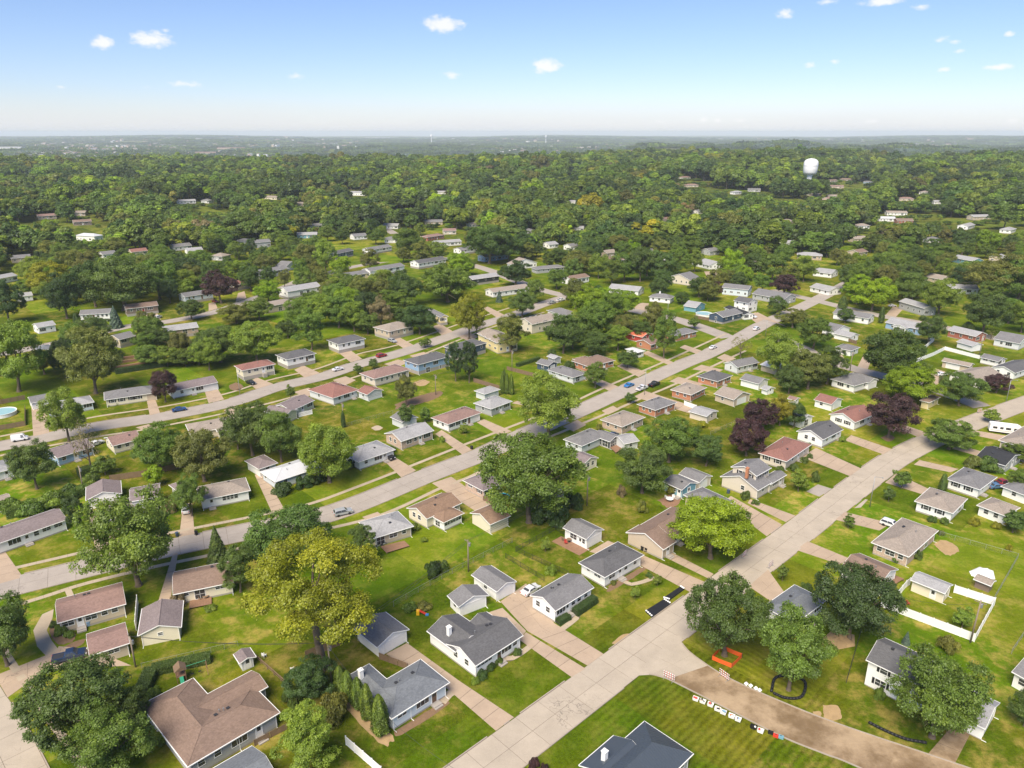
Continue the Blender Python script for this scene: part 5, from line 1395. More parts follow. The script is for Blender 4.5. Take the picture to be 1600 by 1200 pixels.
    T(487, 547, 480, 48, 'tall', 'G'); T(470, 515, 466, 44, 'maple', 'G'); T(500, 512, 460, 48, 'maple', 'L'); T(530, 512, 462, 50, 'maple', 'G'); T(545, 498, 450, 40, 'maple', 'M'); T(572, 505, 455, 38, 'oak', 'K'); T(595, 512, 462, 36, 'open', 'N'); T(575, 522, 486, 32, 'maple', 'G'); T(450, 528, 500, 30, 'maple', 'D'); T(610, 490, 455, 30, 'maple', 'O')
    T(346, 474, 421, 50, 'oak', 'P'); T(392, 455, 415, 34, 'maple', 'D'); T(510, 428, 374, 36, 'tall', 'L'); T(470, 446, 402, 26, 'tall', 'G'); T(530, 455, 418, 30, 'open', 'G'); T(490, 440, 408, 30, 'open', 'O'); T(445, 450, 420, 20, 'open', 'O'); T(405, 500, 465, 40, 'oak', 'G'); T(370, 505, 472, 50, 'oak', 'O'); T(620, 470, 440, 24, 'maple', 'D'); T(585, 470, 435, 40, 'maple', 'D')
    T(420, 445, 415, 22, 'maple', 'D'); T(395, 410, 372, 20, 'tall', 'K'); T(330, 460, 410, 30, 'open', 'D'); T(300, 500, 468, 36, 'maple', 'D'); T(290, 455, 420, 40, 'maple', 'L'); T(255, 440, 395, 50, 'maple', 'G')
    # ------ centre and up the slanting street
    T(700, 472, 410, 78, 'oak', 'G'); T(733, 530, 457, 56, 'open', 'Y'); T(656, 522, 476, 52, 'maple', 'K'); T(798, 550, 487, 50, 'tall', 'O'); T(880, 552, 489, 56, 'maple', 'D'); T(930, 556, 520, 40, 'maple', 'D'); T(920, 502, 443, 58, 'open', 'M'); T(816, 496, 452, 40, 'maple', 'D'); T(836, 474, 436, 26, 'maple', 'G'); T(805, 447, 405, 46, 'oak', 'K')
    T(765, 412, 353, 74, 'oak', 'D'); T(795, 410, 362, 46, 'oak', 'D'); T(640, 404, 356, 50, 'maple', 'G'); T(780, 472, 453, 12, 'spruce', 'B'); T(664, 543, 527, 19, 'young', 'D'); T(745, 522, 500, 30, 'bare', 'N'); T(900, 470, 440, 26, 'maple', 'O'); T(870, 452, 420, 30, 'maple', 'G'); T(955, 445, 400, 34, 'tall', 'G'); T(935, 435, 395, 30, 'maple', 'L')
    T(1037, 560, 484, 42, 'tall', 'G'); T(1020, 524, 472, 34, 'oak', 'O'); T(1000, 530, 500, 30, 'maple', 'D'); T(1157, 558, 523, 34, 'bare', 'O'); T(1084, 514, 493, 18, 'young', 'G'); T(1116, 468, 440, 22, 'tall', 'P'); T(1092, 464, 432, 34, 'maple', 'D'); T(1065, 475, 455, 22, 'maple', 'D'); T(1225, 463, 427, 40, 'oak', 'P'); T(1214, 492, 463, 28, 'maple', 'D'); T(1238, 512, 482, 46, 'open', 'O'); T(1270, 545, 495, 50, 'maple', 'G')
    T(1143, 437, 389, 34, 'maple', 'M'); T(1175, 435, 395, 36, 'maple', 'D'); T(1205, 440, 395, 44, 'maple', 'G'); T(1255, 440, 398, 36, 'maple', 'L'); T(980, 575, 548, 34, 'open', 'D'); T(975, 440, 395, 36, 'maple', 'G'); T(1000, 440, 385, 40, 'maple', 'D'); T(1030, 440, 390, 44, 'oak', 'D'); T(1060, 430, 385, 36, 'tall', 'G'); T(1085, 425, 388, 24, 'maple', 'L')
    T(955, 520, 495, 30, 'maple', 'G'); T(925, 540, 515, 36, 'maple', 'D'); T(985, 515, 490, 26, 'oak', 'O'); T(895, 545, 510, 30, 'maple', 'G'); T(862, 560, 545, 16, 'young', 'D')
    # ------ upper right
    T(1362, 486, 430, 62, 'open', 'M'); T(1412, 476, 425, 42, 'maple', 'G'); T(1466, 494, 434, 54, 'maple', 'L'); T(1535, 522, 455, 66, 'maple', 'D'); T(1560, 465, 394, 100, 'oak', 'O'); T(1588, 470, 405, 70, 'oak', 'G'); T(1450, 538, 491, 40, 'maple', 'D'); T(1316, 483, 462, 16, 'column', 'D'); T(1376, 505, 478, 10, 'column', 'D'); T(1548, 530, 512, 24, 'bare', 'O')
    T(1330, 455, 410, 44, 'oak', 'D'); T(1395, 440, 395, 50, 'maple', 'G'); T(1430, 430, 385, 44, 'maple', 'D'); T(1500, 455, 415, 30, 'maple', 'K'); T(1575, 505, 465, 44, 'maple', 'G'); T(1595, 520, 470, 40, 'maple', 'L'); T(1320, 505, 482, 22, 'maple', 'D'); T(1510, 520, 500, 26, 'shrub', 'D'); T(1440, 555, 540, 14, 'young', 'D'); T(1345, 470, 440, 30, 'maple', 'O')
    T(1590, 720, 690, 44, 'maple', 'G'); T(1545, 735, 712, 40, 'shrub', 'D'); T(1520, 730, 708, 30, 'shrub', 'O'); T(1598, 770, 735, 40, 'maple', 'G'); T(1585, 820, 800, 30, 'young', 'D')
    # ------ garden shrubs close by
    for u, v, t, w, k, c in ((1014, 902, 893, 12, 'shrub', 'D'), (958, 913, 905, 10, 'shrub', 'O'), (808, 1022, 1011, 16, 'shrub', 'D'), (780, 1036, 1025, 17, 'shrub', 'D'), (765, 1045, 1033, 18, 'shrub', 'K'), (752, 1058, 1045, 22, 'shrub', 'K'), (742, 1067, 1056, 16, 'shrub', 'L'),
                             (640, 952, 938, 26, 'shrub', 'G'), (664, 950, 940, 26, 'shrub', 'O'), (675, 900, 870, 26, 'shrub', 'K'), (690, 893, 872, 24, 'shrub', 'D'), (95, 990, 972, 22, 'shrub', 'G'), (86, 980, 968, 16, 'shrub', 'D'), (108, 995, 984, 18, 'shrub', 'G'), (280, 945, 922, 28, 'shrub', 'N'), (330, 952, 944, 22, 'shrub', 'L'),
                             (1385, 868, 860, 18, 'shrub', 'D'), (1400, 878, 868, 16, 'shrub', 'D'), (1370, 862, 852, 14, 'shrub', 'O'), (1432, 872, 858, 18, 'shrub', 'D'), (1242, 735, 722, 16, 'shrub', 'D'), (1218, 738, 725, 14, 'shrub', 'D'), (1256, 722, 712, 14, 'shrub', 'D'), (1266, 715, 708, 12, 'shrub', 'D'), (1316, 690, 680, 12, 'shrub', 'L'),
                             (1456, 815, 803, 16, 'shrub', 'D'), (1475, 818, 808, 14, 'shrub', 'D'), (1522, 820, 806, 18, 'shrub', 'Y'), (1556, 825, 812, 16, 'shrub', 'Y'), (1577, 860, 849, 12, 'shrub', 'Y'), (470, 1085, 1075, 18, 'shrub', 'G'), (250, 1160, 1140, 26, 'shrub', 'G'), (240, 1085, 1070, 24, 'shrub', 'G'), (120, 630, 618, 24, 'shrub', 'D'),
                             (172, 634, 627, 10, 'shrub', 'D'), (184, 632, 625, 10, 'shrub', 'D'), (196, 630, 624, 9, 'shrub', 'D'), (441, 770, 750, 34, 'shrub', 'K'), (475, 762, 740, 30, 'shrub', 'K'), (490, 756, 738, 26, 'shrub', 'K'), (505, 750, 734, 24, 'shrub', 'K'), (545, 730, 716, 22, 'shrub', 'K'), (560, 724, 710, 20, 'shrub', 'K'), (578, 716, 706, 16, 'shrub', 'D'), (613, 706, 694, 14, 'shrub', 'D'),
                             (265, 800, 780, 22, 'shrub', 'N'), (50, 800, 775, 50, 'shrub', 'G'), (85, 790, 765, 46, 'shrub', 'G'), (115, 775, 750, 40, 'shrub', 'D'), (145, 760, 738, 34, 'shrub', 'G'), (20, 800, 772, 40, 'shrub', 'G'), (890, 575, 560, 20, 'shrub', 'D'), (650, 828, 815, 16, 'shrub', 'G'), (663, 846, 838, 12, 'shrub', 'L'), (690, 690, 680, 12, 'shrub', 'L'),
                             (835, 1200, 1180, 20, 'shrub', 'P'), (850, 1205, 1190, 16, 'shrub', 'P'), (1165, 780, 765, 18, 'shrub', 'D'), (1180, 788, 780, 14, 'shrub', 'D'), (1470, 835, 826, 12, 'shrub', 'O'), (1098, 668, 655, 16, 'shrub', 'Y'), (1262, 700, 690, 12, 'shrub', 'D')):
        T(u, v, t, w, k, c)
make_trees()
FAR_HOUSES = []
def far_houses():
    """rooftops that show between the trees of the woods"""
    rows = [(290, 314, 30, 'white', 'light', 'white house in a gap of the woods below the far ridge'), (247, 276, 16, 'white', 'grey', 'small pale house high in the woods near the far ridge'), (178, 302, 14, 'white', 'light', 'steep gabled white house among dark trees'), (324, 313, 14, 'lightgrey', 'grey', 'grey cottage beside the white woodland house'), (425, 308, 24, 'cream', 'tan', 'cream house screened by trees in the middle woods'),
            (140, 370, 34, 'white', 'white', 'long white-roofed hall among the near woods'), (72, 337, 22, 'tan', 'pink', 'rose roofed house deep in the woods'), (125, 332, 16, 'tan', 'tan', 'tan roofed cottage deep in the woods'), (282, 384, 26, 'white', 'grey', 'white house between wood edge and the upper road'), (215, 392, 22, 'tan', 'red', 'low red roofed house under the wood edge'),
            (408, 380, 24, 'grey', 'grey', 'grey two-storey house at the wood edge'), (382, 376, 20, 'grey', 'dark', 'dark house beside the grey wood-edge house'), (480, 366, 30, 'teal', 'light', 'turquoise house at the wood edge'), (492, 352, 24, 'white', 'grey', 'white house above the turquoise one'), (560, 302, 26, 'white', 'light', 'white villa alone in the middle woods'), (612, 352, 24, 'white', 'light', 'pale house above the street bend'),
            (677, 346, 28, 'tan', 'grey', 'flat grey house at the top of the slanting street'), (740, 350, 18, 'white', 'tan', 'white gable glimpsed behind the oaks'), (560, 368, 22, 'white', 'grey', 'white house above the short far street'), (895, 315, 18, 'white', 'light', 'white roof glimpsed in the deep woods'), (1040, 342, 16, 'tan', 'pink', 'pink brick house in the eastern woods'), (960, 405, 30, 'dark', 'brown', 'dark brown house among the eastern trees'), (1010, 392, 18, 'white', 'dark', 'white walls under a dark roof in the woods'),
            (1080, 289, 20, 'tan', 'pink', 'rose house below the water tower slope'), (1070, 277, 22, 'white', 'pink', 'pale house near the ridge road'), (1165, 272, 28, 'tan', 'grey', 'long tan house on the ridge clearing'), (1178, 296, 18, 'grey', 'grey', 'grey house by the ridge meadow'), (1300, 282, 20, 'tan', 'brown', 'brown roofed house below the water tower'), (1322, 280, 20, 'brown', 'brown', 'second brown roofed house below the water tower'), (1307, 291, 24, 'pinkbrick', 'pink', 'rose brick house in the clearing under the tower'), (1356, 284, 12, 'blue', 'grey', 'small blue house east of the water tower'),
            (1420, 279, 26, 'tan', 'brown', 'brown ranch on the ridge at the edge of trees'), (1416, 310, 18, 'tan', 'pink', 'pink roofed house half hidden on the eastern slope'), (1400, 332, 32, 'white', 'tan', 'long cream house on the eastern slope'), (1412, 344, 22, 'redbrick', 'brown', 'red sided house below the long cream one'), (1465, 315, 12, 'white', 'light', 'white cottage high on the eastern slope'), (1530, 338, 30, 'tan', 'light', 'tan house by the power poles'), (1510, 352, 40, 'white', 'light', 'long white house with pale roof on the eastern slope'), (1575, 358, 24, 'white', 'light', 'white house at the eastern picture edge'),
            (48, 281, 26, 'white', 'light', 'long white roof far off below the western ridge'), (78, 307, 12, 'tan', 'pink', 'small tan gable in the western woods'), (128, 346, 22, 'brown', 'brown', 'brown roof beside a clearing in the western woods'), (905, 356, 14, 'white', 'light', 'white gable among the tall central trees'), (893, 384, 16, 'white', 'grey', 'white walls low among the central trees'), (826, 360, 16, 'grey', 'grey', 'grey roof among the tall central trees'), (950, 394, 22, 'tan', 'tan', 'pale house by a drive in the central woods'), (1008, 277, 14, 'white', 'light', 'tiny white roof on the central ridge'), (1274, 303, 20, 'tan', 'tan', 'tan house left of the tower clearing'), (1295, 310, 18, 'pinkbrick', 'pink', 'rose roof under the tower clearing'), (1385, 341, 22, 'white', 'white', 'white roofed house beside the red sided one'), (1445, 300, 14, 'white', 'tan', 'small tan roof on the far eastern slope'), (1500, 285, 12, 'white', 'light', 'white speck of a house on the eastern ridge'),
            (1230, 345, 16, 'tan', 'tan', 'tan gable in the woods below the ridge meadow'), (1090, 330, 14, 'white', 'grey', 'white gable in the middle eastern woods'), (690, 300, 14, 'white', 'light', 'white gable high in the central woods'), (375, 262, 14, 'white', 'light', 'tiny white roof near the western ridge top'), (470, 318, 14, 'tan', 'tan', 'tan roof glimpsed in the middle woods'),
            (1500, 449, 40, 'lightgrey', 'light', 'long pale building under the eastern oaks'), (1340, 393, 24, 'tan', 'brown', 'brown roofed house in the eastern garden belt'), (1232, 379, 20, 'white', 'light', 'white house just above the eastern wood edge'), (1110, 391, 22, 'grey', 'grey', 'grey house behind the white L-shaped one'), (1182, 412, 22, 'beige', 'tan', 'beige house between dark maples'), (1582, 439, 26, 'white', 'grey', 'white house under the broad eastern oaks'), (1346, 352, 18, 'white', 'tan', 'cream cottage on the lower eastern slope'), (1560, 402, 22, 'tan', 'light', 'tan house behind the turquoise gable'), (1456, 373, 18, 'white', 'grey', 'white cottage above the far bend'),
            (303, 393, 22, 'white', 'light', 'white house left of the grey two-storey one'), (345, 399, 20, 'grey', 'tan', 'grey bungalow below the wood edge'), (612, 373, 22, 'white', 'grey', 'white bungalow by the top of the far lawn'), (702, 360, 20, 'beige', 'pink', 'rose roofed bungalow above the slanting street'), (860, 381, 18, 'white', 'light', 'pale bungalow behind the oaks'), (32, 402, 22, 'tan', 'grey', 'tan house high on the western slope'), (168, 396, 18, 'white', 'grey', 'small white house on the western slope'), (1040, 402, 20, 'white', 'grey', 'white house beside the dark brown one'),
            (1265, 398, 34, 'tanbrick', 'light', 'flat tan brick house at the eastern wood edge'), (1150, 300, 16, 'white', 'light', 'white roof below the ridge meadow'), (1300, 306, 14, 'tan', 'tan', 'tan roof glimpsed under the clearing'), (1340, 372, 20, 'tan', 'tan', 'brown garage glimpsed below the eastern woods')]
    for u, v, wp, wl, rc, lab in rows:
        p = PT(u, v, 3.2)
        d = math.hypot(p.x, p.y)
        L = min(22, max(9, wp * d / FPX * .95))
        FAR_HOUSES.append((p.x, p.y, L))
        hs = 4.6 if ('two' in lab or 'villa' in lab or 'hall' in lab) else 3.4
        house(lab, 0, 0, 0, hs, random.Random(lab).choice('xxh'), wl, rc, .36, at=(Vector((p.x, p.y)), L, 9.0, R(random.Random(lab).choice([12, -8, 35, 44, -20]))), ground=p.z, detail=False, vents=0)
far_houses()
def fill_trees():
    """the wooded gardens between the far houses"""
    rnd = random.Random(21); n = 0
    lawns = [(650, 448, 46, 22), (600, 392, 40, 10), (520, 500, 40, 14), (1150, 500, 40, 14), (640, 430, 40, 20), (560, 560, 60, 20), (420, 400, 30, 8), (1000, 505, 40, 8), (560, 405, 36, 8)]
    dense = [(430, 640, 452, 520), (50, 330, 520, 582), (890, 1000, 480, 560), (20, 330, 395, 480)]
    taken = [(r[3], r[4], r[5]) for r in TREES]
    for _ in range(14000):
        k = rnd.random()
        if k < .62: u, v = rnd.uniform(-20, 1620), rnd.uniform(366, 475)
        else:
            z = rnd.choice(dense); u, v = rnd.uniform(z[0], z[1]), rnd.uniform(z[2], z[3])
        if v < edge_v(u) - 4 or n >= 300: continue
        if any(((u - a) / c) ** 2 + ((v - b) / d) ** 2 < 1 for a, b, c, d in lawns): continue
        p = P(u, v); w = rnd.uniform(9, 18); hgt = w * rnd.uniform(.6, .95) + 3.5
        if any((p.x - a) ** 2 + (p.y - b) ** 2 < (.36 * (w + c)) ** 2 for a, b, c in taken): continue
        bad = False
        for l, c, L, Wd, t, cat in HOUSES:
            dl = c.length; al = (p - c).dot(c / dl); ac = abs((p - c).cross(c / dl))
            if ac < L * .5 + w * .42 and -(6 + hgt * dl / CAM_H * .72) < al < Wd * .5 + 2 + w * .3: bad = True; break
        if bad: continue
        for c, wd in ROADS:
            if any((q - p).length < wd / 2 + w * .36 for q in c if abs(q.x - p.x) < 12): bad = True; break
        if bad or any(inside(d, p.x, p.y) for d in DRIVES): continue
        tree_at(p.x, p.y, terrain(p.x, p.y), w, hgt, rnd.choice(['maple', 'maple', 'oak', 'tall', 'open']), rnd.choice('DDDGGGGLLOOKM'))
        taken.append((p.x, p.y, w)); n += 1
EDGE = [(-400, 430), (0, 420), (100, 404), (240, 398), (400, 392), (470, 376), (560, 372), (640, 362), (720, 362), (800, 392), (860, 398), (960, 392), (1040, 386), (1100, 402), (1180, 402), (1260, 400), (1330, 410), (1420, 392), (1500, 390), (1600, 396), (2000, 400)]
def edge_v(u):
    for (a, b), (c, d) in zip(EDGE, EDGE[1:]):
        if a <= u <= c: return b + (d - b) * (u - a) / (c - a)
    return 400
fill_trees()
for k, (du, dd, w, hh, c) in enumerate(((-15, 1105, 25, 26, 'G'), (-4, 1085, 26, 28, 'D'), (8, 1100, 25, 27, 'L'), (19, 1110, 26, 26, 'D'))):
    x, f, w_ = ray(1267 + du, 275); g = dd / f
    tree_at(x * g, f * g, terrain(x * g, f * g), w, hh, 'maple', c, 'tower')
def label_trees():
    """say of each tree what it looks like and which house it stands by"""
    spots = [(l, c, L, Wd) for l, c, L, Wd, t, cat in HOUSES]
    rows = {}
    for r in TREES:
        root, kind, col, x, y, w, hgt, where = r
        d = math.hypot(x, y)
        if where == 'tower':
            rows.setdefault(('large ' + CW[col] + ' maple', 'before', 'foot of the big white water tower'), []).append(r); continue
        def score(s):
            q = math.hypot(s[1].x - x, s[1].y - y) - .3 * (s[2] + s[3])
            return q + 1.2 * max(0, len(s[0].split()) - 8)
        l, c, L, Wd = min(spots, key=score)
        dy = d - c.length
        ax = math.atan2(x, y) - math.atan2(c.x, c.y)
        side = ax * c.length
        if abs(dy) > abs(side): rel = 'behind' if dy > 0 else 'in front of'
        else: rel = 'to the right of' if side > 0 else 'to the left of'
        size = '' if kind in ('giant', 'shrub', 'column', 'young', 'bare') else 'small ' if hgt < 8 else 'large ' if w > 13 else ''
        what = size + CW[col] + ' ' + SW[kind]
        rows.setdefault((what, rel, l), []).append(r)
    for (what, rel, l), v in rows.items():
        v.sort(key=lambda r: math.atan2(r[3], r[4]))
        for i, r in enumerate(v):
            if len(v) == 1: lab = f'{what} {rel} the {l}'
            else:
                o = ['leftmost', 'second', 'third', 'fourth', 'fifth', 'sixth', 'seventh', 'eighth'][i] if i < len(v) - 1 or len(v) > 8 else 'rightmost'
                lab = f'{o} {what} {rel} the {l}'
            wd = lab.split()
            if len(wd) > 16: lab = ' '.join(wd[:16])
            r[0]['label'] = lab
            r[0]['group'] = 'garden shrubs' if r[1] == 'shrub' else 'trees among the houses'
label_trees()

# ---------------------------------------------------------------- woodland beyond the yards
def project(x, y, z):
    d = Vector((x, y, z - CAM_H))
    f = d.y * math.cos(PITCH) - d.z * math.sin(PITCH); u = d.y * math.sin(PITCH) + d.z * math.cos(PITCH)
    return (800 + FPX * d.x / f, 600 - FPX * u / f) if f > 1 else (-1e6, 1e6)
def instancer(name, pts, protos, label):
    """one mass of woodland: points carrying size, turn, kind and colour, each showing one of the tree shapes"""
    me = bpy.data.meshes.new(name)
    n = len(pts)
    arr = np.array([[p[0], p[1], p[2]] for p in pts], dtype=np.float32)
    me.vertices.add(n); me.vertices.foreach_set('co', arr.ravel())
    for nm, typ, col in (('turn', 'FLOAT', 3), ('wide', 'FLOAT', 4), ('high', 'FLOAT', 5)):
        a = me.attributes.new(nm, typ, 'POINT'); a.data.foreach_set('value', np.array([p[col] for p in pts], dtype=np.float32))
    a = me.attributes.new('pick', 'INT', 'POINT'); a.data.foreach_set('value', np.array([p[6] for p in pts], dtype=np.int32))
    a = me.attributes.new('tint', 'FLOAT_COLOR', 'POINT'); a.data.foreach_set('color', np.array([[*p[7], 1] for p in pts], dtype=np.float32).ravel())
    o = link(name, me)
    coll = bpy.data.collections.new(name + '_shapes')
    for i, m in enumerate(protos):
        q = bpy.data.objects.new('%s_shape_%02d' % (name, i), m); coll.objects.link(q)
    g = bpy.data.node_groups.new(name + '_scatter', 'GeometryNodeTree')
    g.interface.new_socket('Geometry', in_out='INPUT', socket_type='NodeSocketGeometry'); g.interface.new_socket('Geometry', in_out='OUTPUT', socket_type='NodeSocketGeometry')
    N = g.nodes.new; Lk = g.links.new
    gi, go = N('NodeGroupInput'), N('NodeGroupOutput')
    ci = N('GeometryNodeCollectionInfo'); ci.inputs[0].default_value = coll; ci.inputs[1].default_value = True; ci.inputs[2].default_value = True
    ip = N('GeometryNodeInstanceOnPoints'); ip.inputs['Pick Instance'].default_value = True
    def attr(nm, typ):
        q = N('GeometryNodeInputNamedAttribute'); q.data_type = typ; q.inputs[0].default_value = nm; return q.outputs[0]
    cx = N('ShaderNodeCombineXYZ'); Lk(attr('wide', 'FLOAT'), cx.inputs[0]); Lk(attr('wide', 'FLOAT'), cx.inputs[1]); Lk(attr('high', 'FLOAT'), cx.inputs[2])
    rx = N('ShaderNodeCombineXYZ'); Lk(attr('turn', 'FLOAT'), rx.inputs[2])
    Lk(gi.outputs[0], ip.inputs['Points']); Lk(ci.outputs[0], ip.inputs['Instance']); Lk(attr('pick', 'INT'), ip.inputs['Instance Index'])
    Lk(rx.outputs[0], ip.inputs['Rotation']); Lk(cx.outputs[0], ip.inputs['Scale']); Lk(ip.outputs[0], go.inputs[0])
    md = o.modifiers.new('scatter', 'NODES'); md.node_group = g
    tag(o, label, None, None, 'stuff')
    return o
def lowtree(seed, n, leaf, kind='round', H=2.0, clumps=18):
    rnd = np.random.RandomState(seed)
    i = np.arange(clumps) + .5
    ph = np.arccos(1 - 1.75 * i / clumps); th = math.pi * (1 + 5 ** .5) * i + rnd.uniform(0, 6)
    c = np.stack([np.cos(th) * np.sin(ph), np.sin(th) * np.sin(ph), np.cos(ph)], 1) * rnd.uniform(.5, .85, size=(clumps, 1)) + rnd.normal(size=(clumps, 3)) * .12
    r = rnd.uniform(.22, .40, size=clumps)
    hz = (H - .35) / 2; C = c * np.array([1, 1, hz]) + np.array([0, 0, .35 + hz])
    k = rnd.choice(clumps, size=n); d = sph(rnd, n); d[:, 2] = np.where(d[:, 2] < -.3, -d[:, 2], d[:, 2])
    pos = C[k] + d * (r[k] * (.7 + .35 * rnd.rand(n)))[:, None]
    nrm = d * .7 + np.array([0, 0, .5]) + rnd.normal(size=(n, 3)) * .35; nrm /= np.linalg.norm(nrm, axis=1)[:, None]
    cl = rnd.rand(clumps)
    return pos, nrm, leaf * rnd.uniform(.6, 1.4, size=n), rnd.rand(n), cl[k], H
def woodland():
    rnd = random.Random(5)
    protos = []
    for s in range(6):
        pos, nrm, size, lc, cc, H = lowtree(200 + s, 3600, .115, H=[1.9, 2.1, 2.4, 1.7, 2.2, 2.0][s], clumps=[18, 22, 20, 24, 16, 20][s])
        me = quads('woodland_tree', pos, nrm, size, np.random.RandomState(s), lc, cc, [M_LEAFI, M_BARK], trunk=limbs([(0, 0, 1.2)], H, .4, np.random.RandomState(s), .05, False))
        co = np.empty(len(me.vertices) * 3, dtype=np.float32); me.vertices.foreach_get('co', co); co = co.reshape(-1, 3); co[:, 2] /= H; me.vertices.foreach_set('co', co.ravel()); me.update()
        protos.append(me)
    cols = [('D', 34), ('G', 34), ('L', 15), ('O', 6), ('K', 16), ('Y', 1.0), ('M', 2.4), ('N', .3)]
    bag = [c for c, k in cols for _ in range(int(k * 10))]
    pts = []
    hb = [(c.x, c.y, max(L, Wd)) for l, c, L, Wd, t, cat in HOUSES if c.length > 330]
    for u, v, L in ((1152, 298, 90), (1286, 293, 70), (1345, 296, 50), (1420, 336, 60), (1480, 345, 50), (1085, 284, 60), (130, 350, 40), (225, 405, 30), (1560, 372, 50), (1230, 312, 40), (640, 330, 40), (330, 330, 40)):
        q = PT(u, v); hb.append((q.x, q.y, L))
    rc = {}
    for c, w in ROADS[:]:
        for p in c: rc.setdefault((int(p.x // 20), int(p.y // 20)), []).append((p, w))
    y = 330.0
    while y < 3300:
        sp = 11.5 + 8.5 * smooth(600, 1800, y)
        half = y * .86 + 60
        x = -half
        while x < half:
            px_, py_ = x + rnd.uniform(-.48, .48) * sp, y + rnd.uniform(-.48, .48) * sp
            x += sp
            z = terrain(px_, py_)
            u, v = project(px_, py_, z)
            if v > edge_v(u) - 2: continue
            dens = mnoise.noise(Vector((px_ * .006, py_ * .005, 4.0))) + .35 * mnoise.noise(Vector((px_ * .02, py_ * .02, 9.0)))
            if dens < -.30 and rnd.random() < .93: continue
            if py_ > 2000 and dens < -.22 and rnd.random() < .85: continue
            w = rnd.choice([rnd.uniform(9, 15), rnd.uniform(14, 22), rnd.uniform(19, 28)]) * (1 + .75 * smooth(600, 1700, y)); hgt = w * rnd.uniform(.5, .85) + 4.0
            ok = True
            for hx, hy, L in hb:
                # keep the house clear; trees between it and the drone stay low enough to show it
                if abs(hx - px_) > 260 or abs(hy - py_) > 260: continue
                dl = math.hypot(hx, hy); ux, uy = hx / dl, hy / dl
                al = (px_ - hx) * ux + (py_ - hy) * uy; ac = abs((px_ - hx) * uy - (py_ - hy) * ux)
                if ac < L * .5 + w * .3:
                    if -9 - w * .3 < al < 6 + w * .3: ok = False; break
                    if al < 0:
                        lim = 1.2 - al * 82 / dl
                        if lim < 3.5: ok = False; break
                        if hgt > lim: w *= max(.45, lim / hgt); hgt = lim
            if not ok: continue
            for i in (-1, 0, 1):
                for j in (-1, 0, 1):
                    for q, rw in rc.get((int(px_ // 20) + i, int(py_ // 20) + j), ()):
                        if (q.x - px_) ** 2 + (q.y - py_) ** 2 < (rw / 2 + w * .35) ** 2: ok = False
            if not ok: continue
            col = rnd.choice(bag); g = rnd.uniform(.72, 1.3); patch = .9 + .25 * mnoise.noise(Vector((px_ * .004, py_ * .004, 1.0)))
            t = tuple(max(.003, k * g * patch * rnd.uniform(.92, 1.08)) for k in TINT[col])
            pts.append((px_, py_, z - .3, rnd.uniform(0, 6.28), w / 2, hgt, rnd.randrange(6), t))
        y += sp
    instancer('woodland', pts, protos, 'dense mixed green woodland covering the land behind the houses')
    # farther out the trees merge: plots of small crowns
    prots = []
    for s in range(4):
        r2 = np.random.RandomState(300 + s); P_, N_, S_, A_, B_ = [], [], [], [], []
        for _ in range(80):
            pos, nrm, size, lc, cc, H = lowtree(int(r2.randint(1e6)), 60, .5, clumps=8)
            w = r2.uniform(6, 12); off = np.array([r2.uniform(-60, 60), r2.uniform(-60, 60), 0])
            P_.append(pos * w * np.array([1, 1, 1.0]) + off); N_.append(nrm); S_.append(size * w); A_.append(lc); B_.append(np.full(60, r2.rand() ** 1.0))
        prots.append(quads('far_trees', np.concatenate(P_), np.concatenate(N_), np.concatenate(S_), r2, np.concatenate(A_), np.concatenate(B_), [M_LEAFI]))
    pts = []
    y = 2500.0
    while y < 17000:
        sp = 105 if y < 5000 else 125 if y < 9000 else 190
        half = y * .84
        x = -half
        while x < half:
            px_, py_ = x + rnd.uniform(-.3, .3) * sp, y + rnd.uniform(-.3, .3) * sp
            x += sp
            r = math.hypot(px_, py_)
            if r < 2600: continue
            dens = mnoise.noise(Vector((px_ * .0011, py_ * .0008, 2.0))) + .5 * mnoise.noise(Vector((px_ * .004, py_ * .003, 5.0)))
            if dens < -.30 + .12 * smooth(5000, 12000, r): continue
            k = rnd.uniform(.55, 1.25); c = TINT[rnd.choice('DDGKBK')]
            pts.append((px_, py_, terrain(px_, py_) - .5, rnd.choice([0, 1.57, 3.14, 4.71]) + rnd.uniform(-.2, .2), sp / 118.0, rnd.uniform(.9, 1.3), rnd.randrange(4), tuple(v * k for v in c)))
        y += sp
    instancer('distant_forest', pts, prots, 'far blue-green forest fading towards the skyline')
woodland()
# ---------------------------------------------------------------- cars
def car_profile(kind):
    #   side view (x forward, z up), glass line height, roof half width
    if kind == 'sedan': return [(-2.3, .32), (-2.33, .75), (-2.2, .95), (-1.55, 1.0), (-.95, 1.42), (.35, 1.45), (1.15, .98), (2.0, .86), (2.28, .7), (2.32, .32)], 1.85, .96
    if kind == 'suv': return [(-2.3, .36), (-2.36, .8), (-2.28, 1.08), (-1.95, 1.62), (-1.6, 1.70), (.4, 1.70), (1.1, 1.14), (2.05, 1.02), (2.3, .82), (2.34, .36)], 1.92, 1.1
    if kind == 'pickup': return [(-2.75, .45), (-2.78, .95), (-2.72, 1.12), (-.75, 1.12), (-.70, 1.16), (-.45, 1.80), (.75, 1.82), (1.4, 1.18), (2.5, 1.08), (2.72, .85), (2.76, .45)], 2.0, 1.16
    return [(-2.2, .4), (-2.25, 1.0), (-2.2, 2.0), (-2.05, 2.12), (.9, 2.12), (1.2, 1.95), (1.55, 1.15), (2.05, .98), (2.2, .8), (2.2, .4)], 1.9, 1.12
